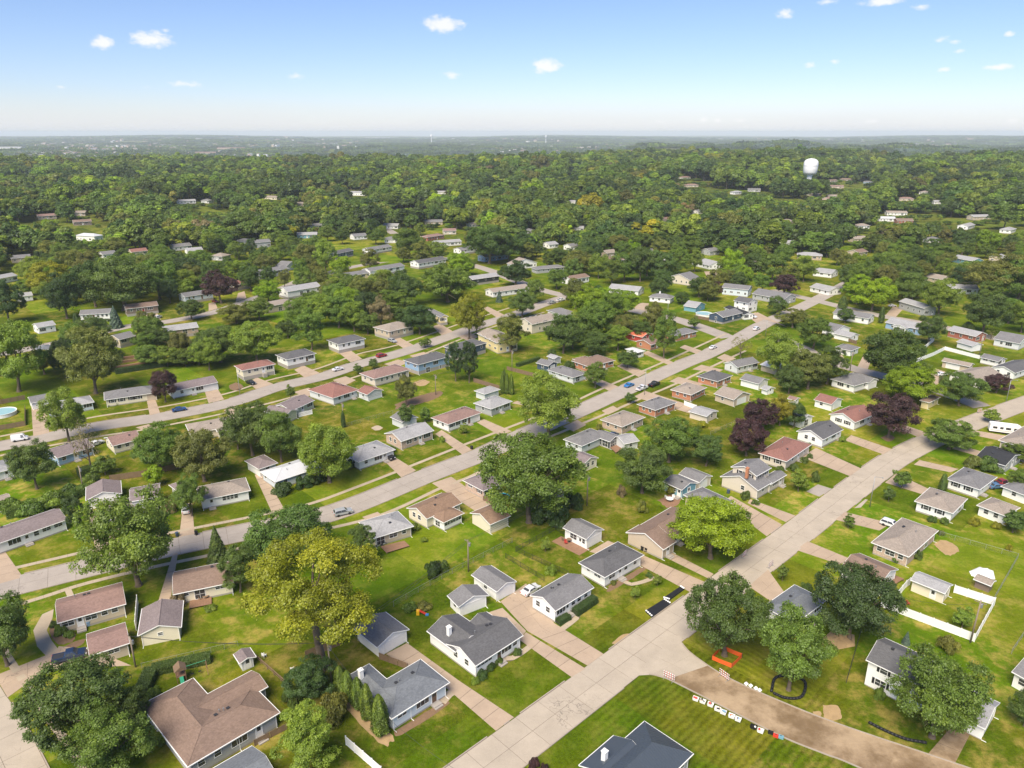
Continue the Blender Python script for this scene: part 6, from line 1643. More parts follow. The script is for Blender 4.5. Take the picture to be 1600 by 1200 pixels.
def car(label, u, v, heading, kind, col, metal=.2):
    prof, wd, belt = car_profile(kind)
    p = P(u, v, .5)
    root = empty({'pickup': 'pickup_truck', 'van': 'delivery_van', 'suv': 'suv_car', 'sedan': 'parked_car'}[kind], (p.x, p.y, .045), R(heading)); tag(root, label, {'pickup': 'pickup', 'van': 'van'}.get(kind, 'car'), 'vehicles on the streets and drives')
    hw = lambda z: wd / 2 * (1.0 if z <= belt else 1 - .24 * (z - belt) / .6) * (.97 if z < .4 else 1)
    m = MB(); n = len(prof)
    Lf = [(x, hw(z), z) for x, z in prof]; Rt = [(x, -hw(z), z) for x, z in prof]
    m.add(Lf + Rt, [(i, (i + 1) % n, n + (i + 1) % n, n + i) for i in range(n)] + [tuple(range(n - 1, -1, -1)), tuple(range(n, 2 * n))])
    body = m.build('body', paint_car('paint_%02d%02d%02d' % tuple(int(c * 99) for c in col), col, metal), root)
    bv = body.modifiers.new('soft', 'BEVEL'); bv.width = .07; bv.segments = 2; bv.limit_method = 'ANGLE'; bv.angle_limit = R(20)
    def glass(name, quad):
        g = MB(); q = [Vector(a) for a in quad]; nrm = (q[1] - q[0]).cross(q[3] - q[0]).normalized()
        g.add([a + nrm * .012 for a in q] + [a - nrm * .02 for a in q], [(0, 1, 2, 3), (7, 6, 5, 4), (0, 4, 5, 1), (1, 5, 6, 2), (2, 6, 7, 3), (3, 7, 4, 0)])
        return g.build(name, M_GLASS, root)
    zs = sorted(prof, key=lambda a: -a[1]); rf = max(z for x, z in prof)
    roof = [x for x, z in prof if z > rf - .13]; x0, x1 = min(roof), max(roof)
    wf = next((x, z) for x, z in prof if x > x1 and z < rf - .2)      # foot of the windscreen
    rb = [a for a in prof if a[0] < x0 and a[1] < rf - .2][-1]        # foot of the rear window
    ins = lambda a, b, t: (a[0] + (b[0] - a[0]) * t, a[1] + (b[1] - a[1]) * t)
    a, b = ins((x1, rf), wf, .12), ins((x1, rf), wf, .92)
    glass('windscreen', [(b[0], -hw(b[1]) * .88, b[1]), (b[0], hw(b[1]) * .88, b[1]), (a[0], hw(a[1]) * .86, a[1]), (a[0], -hw(a[1]) * .86, a[1])])
    if kind != 'van':
        a, b = ins((x0, rf), rb, .15), ins((x0, rf), rb, .85)
        glass('rear_window', [(b[0], hw(b[1]) * .86, b[1]), (b[0], -hw(b[1]) * .86, b[1]), (a[0], -hw(a[1]) * .84, a[1]), (a[0], hw(a[1]) * .84, a[1])])
    for sy in (-1, 1):
        zl, zh = belt + .03, rf - .14
        xa, xb = (ins((x0, rf), rb, .62)[0], ins((x1, rf), wf, .72)[0]) if kind != 'van' else (.35, 1.25)
        xc, xd = x0 + .1, x1 - .08
        if kind == 'van': xc, xd = .4, .95
        xm = (xa + xb) / 2
        for (p0, p1, q0, q1) in ((xa + .05, xm - .04, max(xc, xa + .1), xm - .04), (xm + .04, xb - .05, xm + .04, min(xd, xb - .1))):
            q = [(p0, sy * hw(zl), zl), (p1, sy * hw(zl), zl), (q1, sy * hw(zh), zh), (q0, sy * hw(zh), zh)]
            glass('side_window', q if sy < 0 else q[::-1])
    ax = {'sedan': 1.38, 'suv': 1.38, 'pickup': 1.72, 'van': 1.3}[kind]
    for sx in (-1, 1):
        for sy in (-1, 1):
            def wh():
                w = MB(); w.lathe([(.22, -.11), (.33, -.11), (.345, -.07), (.345, .07), (.33, .11), (.22, .11)], 16); w.v = [(x, z, y) for x, y, z in w.v]; return w.mesh('tyre', M_RUBBER, True)
            def rim():
                w = MB(); w.lathe([(.05, -.09), (.22, -.1), (.22, .1), (.05, .09)], 12); w.v = [(x, z, y) for x, y, z in w.v]; return w.mesh('rim', M_GREYMET)
            o = link('wheel', cached('tyre', wh), root); o.location = (sx * ax - (.1 if kind == 'pickup' and sx < 0 else 0), sy * (wd / 2 - .1), .345); link('rim', cached('rim', rim), o)
    for sy in (-1, 1):
        h = MB(); h.box(-.06, .06, -.2, .2, -.07, .07); o = h.build('headlight', M_WHITEL, root); o.location = (prof[-2][0] - .03, sy * wd * .36, prof[-2][1] - .02)
        h = MB(); h.box(-.05, .05, -.14, .14, -.1, .1); o = h.build('tail_light', M_REDL, root); o.location = (prof[1][0] + .02, sy * wd * .38, prof[1][1] + .02)
    if kind == 'pickup':
        b = MB(); b.box(-2.6, -.85, -.72, .72, .6, 1.135); o = b.build('cargo_bed', M_DKMET, root)
    return root
def make_cars():
    W_, BK, BL, SV, RD, NV = (.78, .79, .80), (.012, .012, .014), (.02, .16, .42), (.40, .42, .44), (.32, .015, .02), (.015, .03, .075)
    c = car
    c('white sedan parked before the white gabled ranch', 829, 922, 46, 'sedan', W_); c('dark navy pickup on the broad corner driveway', 109, 1026, 24, 'pickup', NV); c('white SUV beside the tan hipped brick ranch', 1392, 820, -46, 'suv', W_)
    c('silver SUV on the middle street', 536, 801, 28, 'suv', SV); c('black SUV on the drive behind round shrubs', 607, 714, -46, 'suv', BK); c('deep blue sedan driving the upper street', 280, 640, 33, 'sedan', (.015, .07, .22)); c('white mail van on the upper street', 31, 686, 28, 'van', W_)
    c('white car half hidden beside the pale blue house', 150, 693, 60, 'sedan', W_); c('white car on the narrow drive by the dark tree', 291, 796, 110, 'suv', W_); c('bright blue coupe at the kerb of the middle street', 983, 602, 46, 'sedan', (.02, .20, .50)); c('white pickup at the kerb behind the black one', 1003, 607, 46, 'pickup', W_); c('black pickup at the kerb by the lamp post', 1022, 601, 46, 'pickup', BK)
    c('white sedan driving towards the crossroads', 1114, 543, 46, 'sedan', W_); c('white hatchback parked just beyond the crossroads', 1182, 514, 46, 'suv', W_); c('white pickup on the drive of the navy house', 1174, 495, -40, 'pickup', W_); c('white sedan driving the upper street', 528, 577, 42, 'sedan', W_); c('red SUV at the kerb of the upper street', 596, 556, 44, 'suv', RD)
    c('dark car under the cream raised ranch', 392, 598, -40, 'sedan', BK); c('grey car on the drive of the tan raised house', 613, 533, -44, 'suv', SV); c('red car under the tall plum tree', 336, 471, -40, 'sedan', RD); c('silver pickup parked up the far street', 862, 473, 40, 'pickup', SV); c('white pickup ahead of the silver one', 876, 469, 40, 'pickup', W_)
    c('white van at the bend of the slanting street', 656, 402, -50, 'van', W_); c('white sedan beside the cluttered carport', 1471, 585, 10, 'sedan', W_); c('white SUV in front of the grey split-level', 1394, 478, 20, 'sedan', W_); c('dark car tucked beside the screened porch', 957, 681, 44, 'suv', NV); c('white pickup at the wood edge house', 1118, 424, 0, 'pickup', W_); c('white car before the brown raised house', 247, 496, 80, 'suv', W_)
    c('dark grey car on the far street near the long white house', 960, 492, -30, 'sedan', (.10, .11, .12)); c('red pickup beside the white hipped house', 1564, 756, 10, 'pickup', RD); c('blue car behind the red pickup', 1556, 760, 10, 'sedan', (.10, .2, .35))
    # caravan
    p = P(1569, 677); root = empty('caravan', (p.x, p.y, .05), R(-22)); tag(root, 'long white travel trailer parked beside the broad road', 'caravan')
    m = MB(); pr = [(-4.4, .55), (-4.5, 1.0), (-4.4, 3.0), (-4.2, 3.15), (3.2, 3.15), (4.3, 2.6), (4.75, 1.6), (4.5, .9), (3.9, .55)]; n = len(pr)
    m.add([(x, 1.2, z) for x, z in pr] + [(x, -1.2, z) for x, z in pr], [(i, (i + 1) % n, n + (i + 1) % n, n + i) for i in range(n)] + [tuple(range(n - 1, -1, -1)), tuple(range(n, 2 * n))])
    b = m.build('body', M_TRIM, root); bv = b.modifiers.new('soft', 'BEVEL'); bv.width = .1; bv.segments = 2
    for x, w in ((-3, 1.2), (-1.2, .9), (.6, 1.4), (2.6, 1.0)):
        g = MB(); g.box(x - w / 2, x + w / 2, -1.225, -1.19, 1.6, 2.3); g.build('window', M_GLASS, root)
    g = MB(); g.box(-4.2, 4.2, -1.215, -1.19, 1.0, 1.15); g.add([(1.2, -1.216, 1.15), (2.2, -1.216, 1.15), (3.6, -1.216, 2.2), (3.2, -1.216, 2.2)], [(0, 1, 2, 3)]); g.build('stripe', M_GREYMET, root)
    g = MB(); g.box(1.55, 2.1, -1.23, -1.19, .75, 2.5); g.build('door', M_DOORW, root)
    for x in (-.6, .3):
        for sy in (-1, 1): o = link('wheel', MESHC['tyre'], root); o.location = (x, sy * 1.05, .345)
    g = MB(); g.tube((4.4, 0, .6), (5.6, 0, .5), .06); g.tube((5.4, 0, 0), (5.4, 0, .55), .04); g.build('hitch', M_DKMET, root)
make_cars()

# ---------------------------------------------------------------- poles, wires, lamps
def pole(label, u, v, vt, ut=None, lamp=False, arm=True):
    p = P(u, v); x, f, w = ray(ut if ut else u, vt); z = CAM_H + w / f * p.y
    z = max(6.5, min(12.5, z))
    top = Vector((0, 0, z)); 
    if ut: q = P(ut, vt, z); top = Vector((q.x - p.x, q.y - p.y, z)); top.xy *= min(1, 1.2 / max(.01, top.xy.length))
    root = empty('street_lamp' if lamp else 'utility_pole', (p.x, p.y, 0)); tag(root, label, 'street lamp' if lamp else 'utility pole')
    m = MB(); m.tube((0, 0, -.3), top, .11 if lamp else .17, .07 if lamp else .11, 10); m.build('post', M_GREYMET if lamp else M_POLE, root, True)
    d = Vector((math.cos(GRID + 1.57), math.sin(GRID + 1.57), 0))
    if lamp:
        m = MB(); m.tube(top, top + d * -1.6 + Vector((0, 0, .35)), .05, .04, 8); m.build('arm', M_GREYMET, root)
        m = MB(); m.lathe([(.05, .12), (.2, .08), (.24, 0), (.16, -.08)], 12); o = m.build('lamp_head', M_GREYMET, root); o.location = top + d * -1.8 + Vector((0, 0, .32))
    elif arm:
        e = Vector((math.cos(GRID), math.sin(GRID), 0)); e = Vector((-e.y, e.x, 0))
        m = MB(); a, b = top - e * 1.0 + Vector((0, 0, -.5)), top + e * 1.0 + Vector((0, 0, -.5)); m.tube(a, b, .07, .07, 6); m.build('crossarm', M_POLE, root)
        for k in (-.9, -.45, .45, .9):
            m = MB(); m.tube((0, 0, 0), (0, 0, .2), .045, .03, 6); o = m.build('insulator', M_GREYMET, root); o.location = top + e * k + Vector((0, 0, -.43))
        m = MB(); m.lathe([(.2, 0), (.24, .08), (.24, .75), (.12, .85)], 10); o = m.build('transformer', M_GREYMET, root); o.location = top + Vector((.33, 0, -1.6))
    return Vector((p.x, p.y, 0)) + top
def wire(label, a, b, sag=.8, r=.03):
    pts = [a.lerp(b, t / 14) - Vector((0, 0, sag * 4 * (t / 14) * (1 - t / 14))) for t in range(15)]
    m = MB()
    for p, q in zip(pts, pts[1:]): m.tube(p, q, r, r, 4, cap=False)
    o = m.build('power_line', M_DKMET); tag(o, label, 'cable')
def make_poles():
    A = pole('leaning utility pole by the white fence corner', 1516, 1004, 938, 1533)
    Bp = pole('utility pole behind the dark cross-gabled house', 732, 893, 843)
    C = pole('grey utility pole on the lawn right of the broad street tree', 917, 790, 742)
    D = pole('utility pole in the hedge behind the white garage', 131, 768, 728)
    E = pole('utility pole on the lawn behind the tall tree', 537, 665, 629)
    Fp = pole('utility pole at the mulch bed', 681, 617, 585)
    G = pole('tall utility pole on the lawn below the beige house', 800, 580, 547)
    H = pole('utility pole by the pale fence', 1530, 556, 522)
    I = pole('old utility pole under the giant yellowish tree', 518, 1068, 1004)
    J = pole('utility pole at the rear of the blue spruce yard', 78, 475, 450)
    K = pole('utility pole between garage roofs of the tan ranch', 212, 1042, 996)
    L_ = pole('utility pole beside the far twin garage', 1328, 580, 550)
    pole('street lamp beside the broad road verge', 1359, 792, 745, lamp=True); pole('street lamp beside the black pickup', 1007, 617, 577, lamp=True); pole('street lamp on the corner lawn by the lane', 1572, 628, 594, lamp=True); pole('street lamp before the cream raised ranch', 375, 617, 582, lamp=True); pole('street lamp near the crossroads trees', 1196, 526, 500, lamp=True); pole('street lamp by the round far trees', 1043, 492, 470, lamp=True)
    for n, (a, b) in (('upper cable from the pin-garage pole to the lawn pole', (Bp, C)), ('cable over the lawns towards the mulch bed', (E, Fp)), ('cable from the mulch bed to the tall pole', (Fp, G)), ('cable from the yellowish tree to the back garages', (I, Bp)), ('cable from hedge pole to the tall tree lawn', (D, E)), ('cable from the corner yard to the yellowish tree', (K, I))):
        wire(n.replace('pin-', ''), a, b); 
        wire(n.replace('pin-', '').replace('cable', 'second cable'), a + Vector((.5, .5, -.3)), b + Vector((.5, .5, -.3)), 1.0)
    wire('service cable from the yellowish tree down to the slate blue house', I - Vector((0, 0, .6)), Vector((*P(604, 1120, 3.4), 3.4)), .6)
    wire('service cable from the leaning pole to the brown roofed ranch', A - Vector((0, 0, .6)), Vector((*P(1405, 932, 3.2), 3.2)), .9, .025)
    wire('service cable over the front lawn of the slate blue house', Vector((*P(604, 1120, 3.2), 3.2)), Vector((*P(716, 1205, 6), 6)), .5, .02)
make_poles()

# ---------------------------------------------------------------- fences
def fence(label, pts, kind='vinyl', hgt=1.8, name=None):
    line = px(*pts)
    root = empty(name or {'vinyl': 'vinyl_fence', 'wood': 'board_fence', 'iron': 'iron_fence', 'link': 'chain_link_fence', 'rail': 'rail_fence'}[kind], (line[0].x, line[0].y, 0)); tag(root, label, 'fence')
    o = line[0]; line = [p - o for p in line]
    step = {'vinyl': 2.4, 'wood': 2.4, 'iron': 2.4, 'link': 3.0, 'rail': 2.4}[kind]
    for a, b in zip(line, line[1:]):
        L = (b - a).length; n = max(1, round(L / step)); d = (b - a) / L; ang = math.atan2(d.y, d.x); s = L / n
        for i in range(n):
            p = a + d * s * i
            def post():
                m = MB(); r = {'vinyl': .065, 'wood': .05, 'iron': .03, 'link': .03, 'rail': .06}[kind]; m.box(-r, r, -r, r, -.2, hgt + (.06 if kind in ('vinyl', 'rail') else .02))
                if kind == 'vinyl': m.box(-r - .02, r + .02, -r - .02, r + .02, hgt + .06, hgt + .1)
                return m.mesh('post', mat)
            mat = {'vinyl': M_TRIM, 'wood': M_WOOD, 'iron': M_DKMET, 'link': M_GREYMET, 'rail': M_WOOD}[kind]
            q = link('post', cached(('post', kind, hgt), post), root); q.location = (p.x, p.y, 0); q.rotation_euler[2] = ang
            m = MB(); g = .06
            if kind == 'vinyl': m.box(g, s - g, -.02, .02, .06, hgt - .06); m.box(g, s - g, -.035, .035, hgt - .06, hgt + .0); m.box(g, s - g, -.035, .035, .06, .16)
            elif kind == 'wood':
                k = int((s - .1) / .15)
                for j in range(k): z = random.uniform(-.02, .03); m.box(g + j * .15, g + j * .15 + .138, -.012, .012, .04, hgt + z)
                m.box(g, s - g, .012, .05, .35, .43); m.box(g, s - g, .012, .05, hgt - .4, hgt - .32)
            elif kind == 'iron':
                for j in range(int(s / .16)): m.box(j * .16, j * .16 + .014, -.007, .007, .05, hgt)
                m.box(0, s, -.015, .015, hgt - .15, hgt - .12); m.box(0, s, -.015, .015, .15, .18)
            elif kind == 'rail':
                for z in (.45, .85, hgt - .06): m.box(g, s - g, -.03, .03, z - .05, z + .05)
            else:
                m.tube((0, 0, hgt), (s, 0, hgt), .022, .022, 5)
                for j in range(int(s / .22)): m.box(j * .22, j * .22 + .006, -.003, .003, .02, hgt)
                for z in range(1, int(hgt / .22)): m.box(0, s, -.003, .003, z * .22, z * .22 + .006)
            q = m.build('panel' if kind in ('vinyl', 'wood') else 'mesh_panel' if kind == 'link' else 'railing', mat, root); q.location = (p.x, p.y, 0); q.rotation_euler[2] = ang
        q = link('post', MESHC[('post', kind, hgt)], root); q.location = (b.x, b.y, 0); q.rotation_euler[2] = ang
    return root
def make_fences():
    f = fence
    f('long white vinyl fence around the yard of the cream garage', [(1376, 948), (1522, 1003), (1553, 946), (1490, 926)], 'vinyl', 1.8)
    f('short white vinyl fence between brown roofed ranch and cream garage', [(1402, 934), (1415, 918), (1421, 914)], 'vinyl', 1.7)
    f('white vinyl fence at the lower picture edge', [(541, 1164), (596, 1212)], 'vinyl', 1.7)
    f('white board screen beside the cream garage', [(213, 985), (216, 944)], 'vinyl', 2.1)
    f('weathered board fence behind the white garage', [(172, 752), (228, 744), (290, 730)], 'wood', 1.8)
    f('board fence round the yard with the white pool', [(-20, 676), (40, 665), (40, 640)], 'wood', 1.7)
    f('board fence behind the white double garage', [(-20, 636), (40, 624)], 'wood', 1.7)
    f('brown board fence beside the giant yellowish tree', [(478, 1030), (532, 1008)], 'wood', 1.8)
    f('board fence joining slate blue house and garage', [(593, 1030), (637, 1046)], 'wood', 1.4)
    f('low rail fence across the back lawn', [(398, 1028), (450, 1074)], 'rail', 1.1)
    f('board fence beside the lower patio', [(398, 1166), (448, 1140)], 'wood', 1.2)
    f('black iron fence round the brick patio garden', [(806, 862), (868, 828), (880, 835)], 'iron', 1.3)
    f('black iron fence beside the white gabled ranch', [(806, 862), (888, 900)], 'iron', 1.3)
    f('second black iron fence nearer the white garages', [(790, 872), (850, 908)], 'iron', 1.3)
    f('chain-link fence across the lawns behind the dark cross-gabled house', [(615, 948), (690, 905), (800, 848)], 'link', 1.3)
    f('dark chain-link fence behind the tan hipped brick ranch', [(1468, 838), (1590, 873), (1553, 938)], 'link', 1.3)
    f('chain-link fence at the open lawn edge', [(1580, 1022), (1612, 975)], 'link', 1.3)
    f('dark iron fence beside the white two-storey house', [(1322, 1068), (1346, 985)], 'iron', 1.3)
    f('low chain-link fence behind the cream garage', [(222, 1045), (330, 1020), (372, 1010)], 'link', 1.2)
    f('white fence by the far garden trees', [(1444, 546), (1459, 533), (1450, 531)], 'vinyl', 1.7)
    f('pale board fence round the tan garage yard', [(1432, 566), (1458, 556), (1476, 547), (1530, 561)], 'vinyl', 1.6)
    f('brown board fence in front of the navy garage', [(792, 578), (842, 591)], 'wood', 1.6)
    f('board fence behind the pale hipped house', [(740, 597), (780, 609)], 'wood', 1.7)
    f('curved board fence below the low white garage', [(1300, 524), (1320, 532), (1338, 538)], 'wood', 1.6)
    f('chain-link fence across the lawn behind the purple trees', [(1110, 680), (1150, 662)], 'link', 1.3)
    f('white fence panel beside the brick houses', [(1069, 633), (1088, 640)], 'vinyl', 1.6)
    f('small white fence beside the sage green house', [(467, 652), (488, 647)], 'vinyl', 1.6)
    f('board fence round the pool of the navy house', [(1085, 497), (1112, 502)], 'wood', 1.6)
    f('chain-link fence over the lawn behind the red hipped house', [(537, 668), (600, 650), (640, 640)], 'link', 1.2)
    # orange safety net round the street tree
    f2 = px((1112, 1031), (1143, 1044), (1159, 1028), (1127, 1014))
    root = empty('safety_fence', (f2[0].x, f2[0].y, 0)); tag(root, 'orange plastic safety fence round the corner tree', 'fence')
    for i in range(4):
        a, b = f2[i] - f2[0], f2[(i + 1) % 4] - f2[0]
        m = MB(); n = 8
        vs = []
        for k in range(n + 1):
            q = a.lerp(b, k / n); s = .12 * math.sin(k / n * math.pi)
            vs += [(q.x, q.y, .05), (q.x, q.y, 1.0 - s)]
        m.add(vs, [(2 * k, 2 * k + 2, 2 * k + 3, 2 * k + 1) for k in range(n)])
        o = m.build('net', M_ORANGE, root); sd = o.modifiers.new('thick', 'SOLIDIFY'); sd.thickness = .03
        m = MB(); m.box(-.03, .03, -.03, .03, 0, 1.15); o = m.build('stake', M_DKMET, root); o.location = (a.x, a.y, 0)
make_fences()

# ---------------------------------------------------------------- works on the side street, yard things
def thing(name, label, cat, u, v, rz=44, group=None, z=0.0):
    p = P(u, v); o = empty(name, (p.x, p.y, z), R(rz)); tag(o, label, cat, group); return o
M_STRIPE = surf('barricade_red', (.62, .05, .03), .5, .05)
def barricade(label, u, v, rz, tilt=0):
    t = thing('barricade', label, 'barricade', u, v, rz, 'road works barricades', .04)
    for k, z in enumerate((.45, .9, 1.35)):
        m = MB(); m.box(-1.05, 1.05, -.02, .02, z - .1, z + .1); o = m.build('board', M_TRIM, t)
        for j in range(5):
            x = -1.0 + j * .42
            s = MB(); s.add([(x, -.024, z - .1), (x + .2, -.024, z - .1), (x + .32, -.024, z + .1), (x + .12, -.024, z + .1)], [(0, 1, 2, 3)]); s.add([(x, .024, z - .1), (x + .2, .024, z - .1), (x + .32, .024, z + .1), (x + .12, .024, z + .1)], [(3, 2, 1, 0)]); s.build('stripe', M_STRIPE, o)
    for sx in (-.8, .8):
        m = MB(); m.box(sx - .03, sx + .03, -.03, .03, 0, 1.5); m.box(sx - .03, sx + .03, -.6, .6, 0, .06); m.build('leg', M_GREYMET, t)
def tub(label, u, v, fill, rz=-30, white=True):
    t = thing('storage_tub', label, 'tub', u, v, rz, 'tubs of belongings along the kerb', .05)
    m = MB(); m.add([(-.42, -.3, 0), (.42, -.3, 0), (.42, .3, 0), (-.42, .3, 0), (-.5, -.36, .5), (.5, -.36, .5), (.5, .36, .5), (-.5, .36, .5), (-.46, -.32, .5), (.46, -.32, .5), (.46, .32, .5), (-.46, .32, .5), (-.4, -.28, .05), (.4, -.28, .05), (.4, .28, .05), (-.4, .28, .05)],
                    [(3, 2, 1, 0), (0, 1, 5, 4), (1, 2, 6, 5), (2, 3, 7, 6), (3, 0, 4, 7), (4, 5, 9, 8), (5, 6, 10, 9), (6, 7, 11, 10), (7, 4, 8, 11), (8, 9, 13, 12), (9, 10, 14, 13), (10, 11, 15, 14), (11, 8, 12, 15), (12, 13, 14, 15)])
    m.build('bin', M_TRIM if white else M_BLACK, t)
    rr = random.Random(label)
    for i in range(4):
        m = MB(); s = rr.uniform(.1, .2); m.lathe([(s * .3, -s), (s, -s * .3), (s * .9, s * .5), (s * .3, s)], 8); o = m.build('clothes', fill[i % len(fill)], t); o.location = (rr.uniform(-.28, .28), rr.uniform(-.18, .18), .45); o.rotation_euler = (rr.uniform(-1, 1), rr.uniform(-1, 1), 0)
def lump(name, label, cat, pts, mat, h, seed=0, parent_kind=None):
    """an uneven heap or sheet over a patch of ground"""
    poly = px(*pts); c = sum(poly, Vector((0, 0))) / len(poly)
    rnd = random.Random(seed); m = MB(); ring = []
    n = len(poly)
    dense = []
    for i in range(n):
        for k in range(4): dense.append(poly[i].lerp(poly[(i + 1) % n], k / 4) - c)
    N = len(dense); lv = 5; vs = []
    for l in range(lv):
        s = 1 - l / lv
        for p in dense: vs.append((p.x * s, p.y * s, h * (1 - s ** 2) * rnd.uniform(.7, 1.2) + .02 + (0 if l else 0)))
    vs.append((0, 0, h))
    fs = [(l * N + i, l * N + (i + 1) % N, (l + 1) * N + (i + 1) % N, (l + 1) * N + i) for l in range(lv - 1) for i in range(N)] + [((lv - 1) * N + i, (lv - 1) * N + (i + 1) % N, lv * N) for i in range(N)]
    m.add(vs, fs); o = m.build(name, mat, None, True); o.location = (c.x, c.y, .012)
    tag(o, label, cat, None, parent_kind)
    return o
def bed(label, pts, mat=None, z=.03, name='planting_bed'):
    poly = px(*pts); c = sum(poly, Vector((0, 0))) / len(poly)
    line = smooth_line([p - c for p in poly] + [poly[0] - c], 9)[:-1]
    line = [p * (1 + .16 * mnoise.noise(Vector((p.x * 1.3 + c.x, p.y * 1.3 + c.y, 3.0)))) for p in line]
    m = MB(); m.prism([(p.x, p.y) for p in line], -.05, z); o = m.build(name, mat or M_MULCH); o.location = (c.x, c.y, 0); tag(o, label, None, None, 'structure')
def chair(label, u, v, rz, mat):
    t = thing('garden_chair', label, 'chair', u, v, rz, 'garden seats', .06)
    m = MB(); m.box(-.3, .3, -.3, .3, .38, .44); m.build('seat', mat, t); m = MB(); m.box(-.3, .3, .26, .32, .44, 1.0); m.build('backrest', mat, t)
    for sx in (-1, 1):
        for sy in (-1, 1): m = MB(); m.box(sx * .27 - .03, sx * .27 + .03, sy * .27 - .03, sy * .27 + .03, 0, .38); m.build('leg', mat, t)
        m = MB(); m.box(sx * .3 - .04, sx * .3 + .04, -.3, .3, .62, .66); m.build('armrest', mat, t)
def table(label, u, v, mat, r=.6):
    t = thing('garden_table', label, 'table', u, v, 20, 'garden seats', .06)
    m = MB(); m.lathe([(r, .70), (r, .74)], 20); m.build('table_top', mat, t); m = MB(); m.tube((0, 0, 0), (0, 0, .7), .05); m.lathe([(.3, 0), (.28, .04)], 12); m.build('leg', M_DKMET, t)
def deck(label, pts, hgt=.4):
    poly = px(*pts); c = sum(poly, Vector((0, 0))) / 4
    root = empty('deck', (c.x, c.y, 0)); tag(root, label, 'deck')
    a, b, d, e = [p - c for p in poly]
    n = max(3, int((b - a).length / .28))
    for i in range(n):
        s0, s1 = i / n + .02 / n, (i + 1) / n - .06 / n
        q = [a.lerp(b, s0), a.lerp(b, s1), e.lerp(d, s1), e.lerp(d, s0)]
        m = MB(); m.prism([(p.x, p.y) for p in q], hgt - .05, hgt); m.build('plank', M_CEDAR, root)
    for p in (a, b, d, e): m = MB(); m.box(p.x * .96 - .06, p.x * .96 + .06, p.y * .96 - .06, p.y * .96 + .06, -.1, hgt - .05); m.build('post', M_WOOD, root)
def bin_(label, u, v, mat, rz=44):
    t = thing('wheelie_bin', label, 'bin', u, v, rz, 'rubbish bins')
    m = MB(); m.add([(-.25, -.28, .06), (.25, -.28, .06), (.25, .28, .06), (-.25, .28, .06), (-.3, -.36, 1.0), (.3, -.36, 1.0), (.3, .36, 1.0), (-.3, .36, 1.0)], [(3, 2, 1, 0), (4, 5, 6, 7), (0, 1, 5, 4), (1, 2, 6, 5), (2, 3, 7, 6), (3, 0, 4, 7)]); m.build('body', mat, t)
    m = MB(); m.box(-.32, .32, -.4, .4, 1.0, 1.07); m.build('lid', mat, t)
    for s in (-1, 1): m = MB(); m.tube((s * .24, .3, .12), (s * .3, .3, .12), .12, .12, 10); m.build('wheel', M_RUBBER, t)
def pool(label, u, v, r, hgt=1.2):
    t = thing('swimming_pool', label, 'pool', u, v, 0)
    m = MB(); m.lathe([(r, 0), (r, hgt), (r + .12, hgt), (r + .12, hgt + .05), (r - .12, hgt + .05), (r - .12, hgt - .1)], 32); m.f = m.f[:-2]; m.mi = m.mi[:-2]; m.build('pool_wall', M_TRIM, t)
    m = MB(); m.lathe([(r - .05, hgt - .2), (r - .06, hgt - .15)], 32); m.build('water', surf('pool_water', (.30, .50, .56), .08, .08, 1.5, spec=.5), t)
def hedge(label, pts, wd=1.3, hgt=1.3, col='K'):
    line = px(*pts); o = line[0]; L = sum((b - a).length for a, b in zip(line, line[1:])); rnd = np.random.RandomState(len(label))
    a, b = line[0], line[-1]; d = (b - a).normalized(); n = int(900 * L)
    s = rnd.rand(n) * L; side = rnd.rand(n); q = rnd.uniform(-1, 1, n)
    top = side < .5
    yy = np.where(top, q * wd / 2, np.where(side < .75, -wd / 2, wd / 2)) + rnd.normal(size=n) * .05; zz = np.where(top, hgt, rnd.rand(n) * hgt) + rnd.normal(size=n) * .06
    pos = np.stack([s, yy, np.maximum(zz, .05)], 1); nrm = np.stack([rnd.normal(size=n) * .4, np.where(top, 0, np.sign(yy)) + rnd.normal(size=n) * .3, np.where(top, 1.0, .25) + rnd.normal(size=n) * .3], 1); nrm /= np.linalg.norm(nrm, axis=1)[:, None]
    root = empty('hedge', (o.x, o.y, 0), math.atan2(d.y, d.x)); tag(root, label, 'hedge')
    c = link('foliage', quads('foliage', pos, nrm, rnd.uniform(.08, .2, n), rnd, rnd.rand(n), rnd.rand(n) * .6, [M_LEAF]), root); c.color = (*TINT[col], 1)
    m = MB(); m.box(.1, L - .1, -wd / 2 + .1, wd / 2 - .1, 0, hgt - .12); q = m.build('twigs', surf('hedge_twigs', (.03, .045, .015), .95), root)
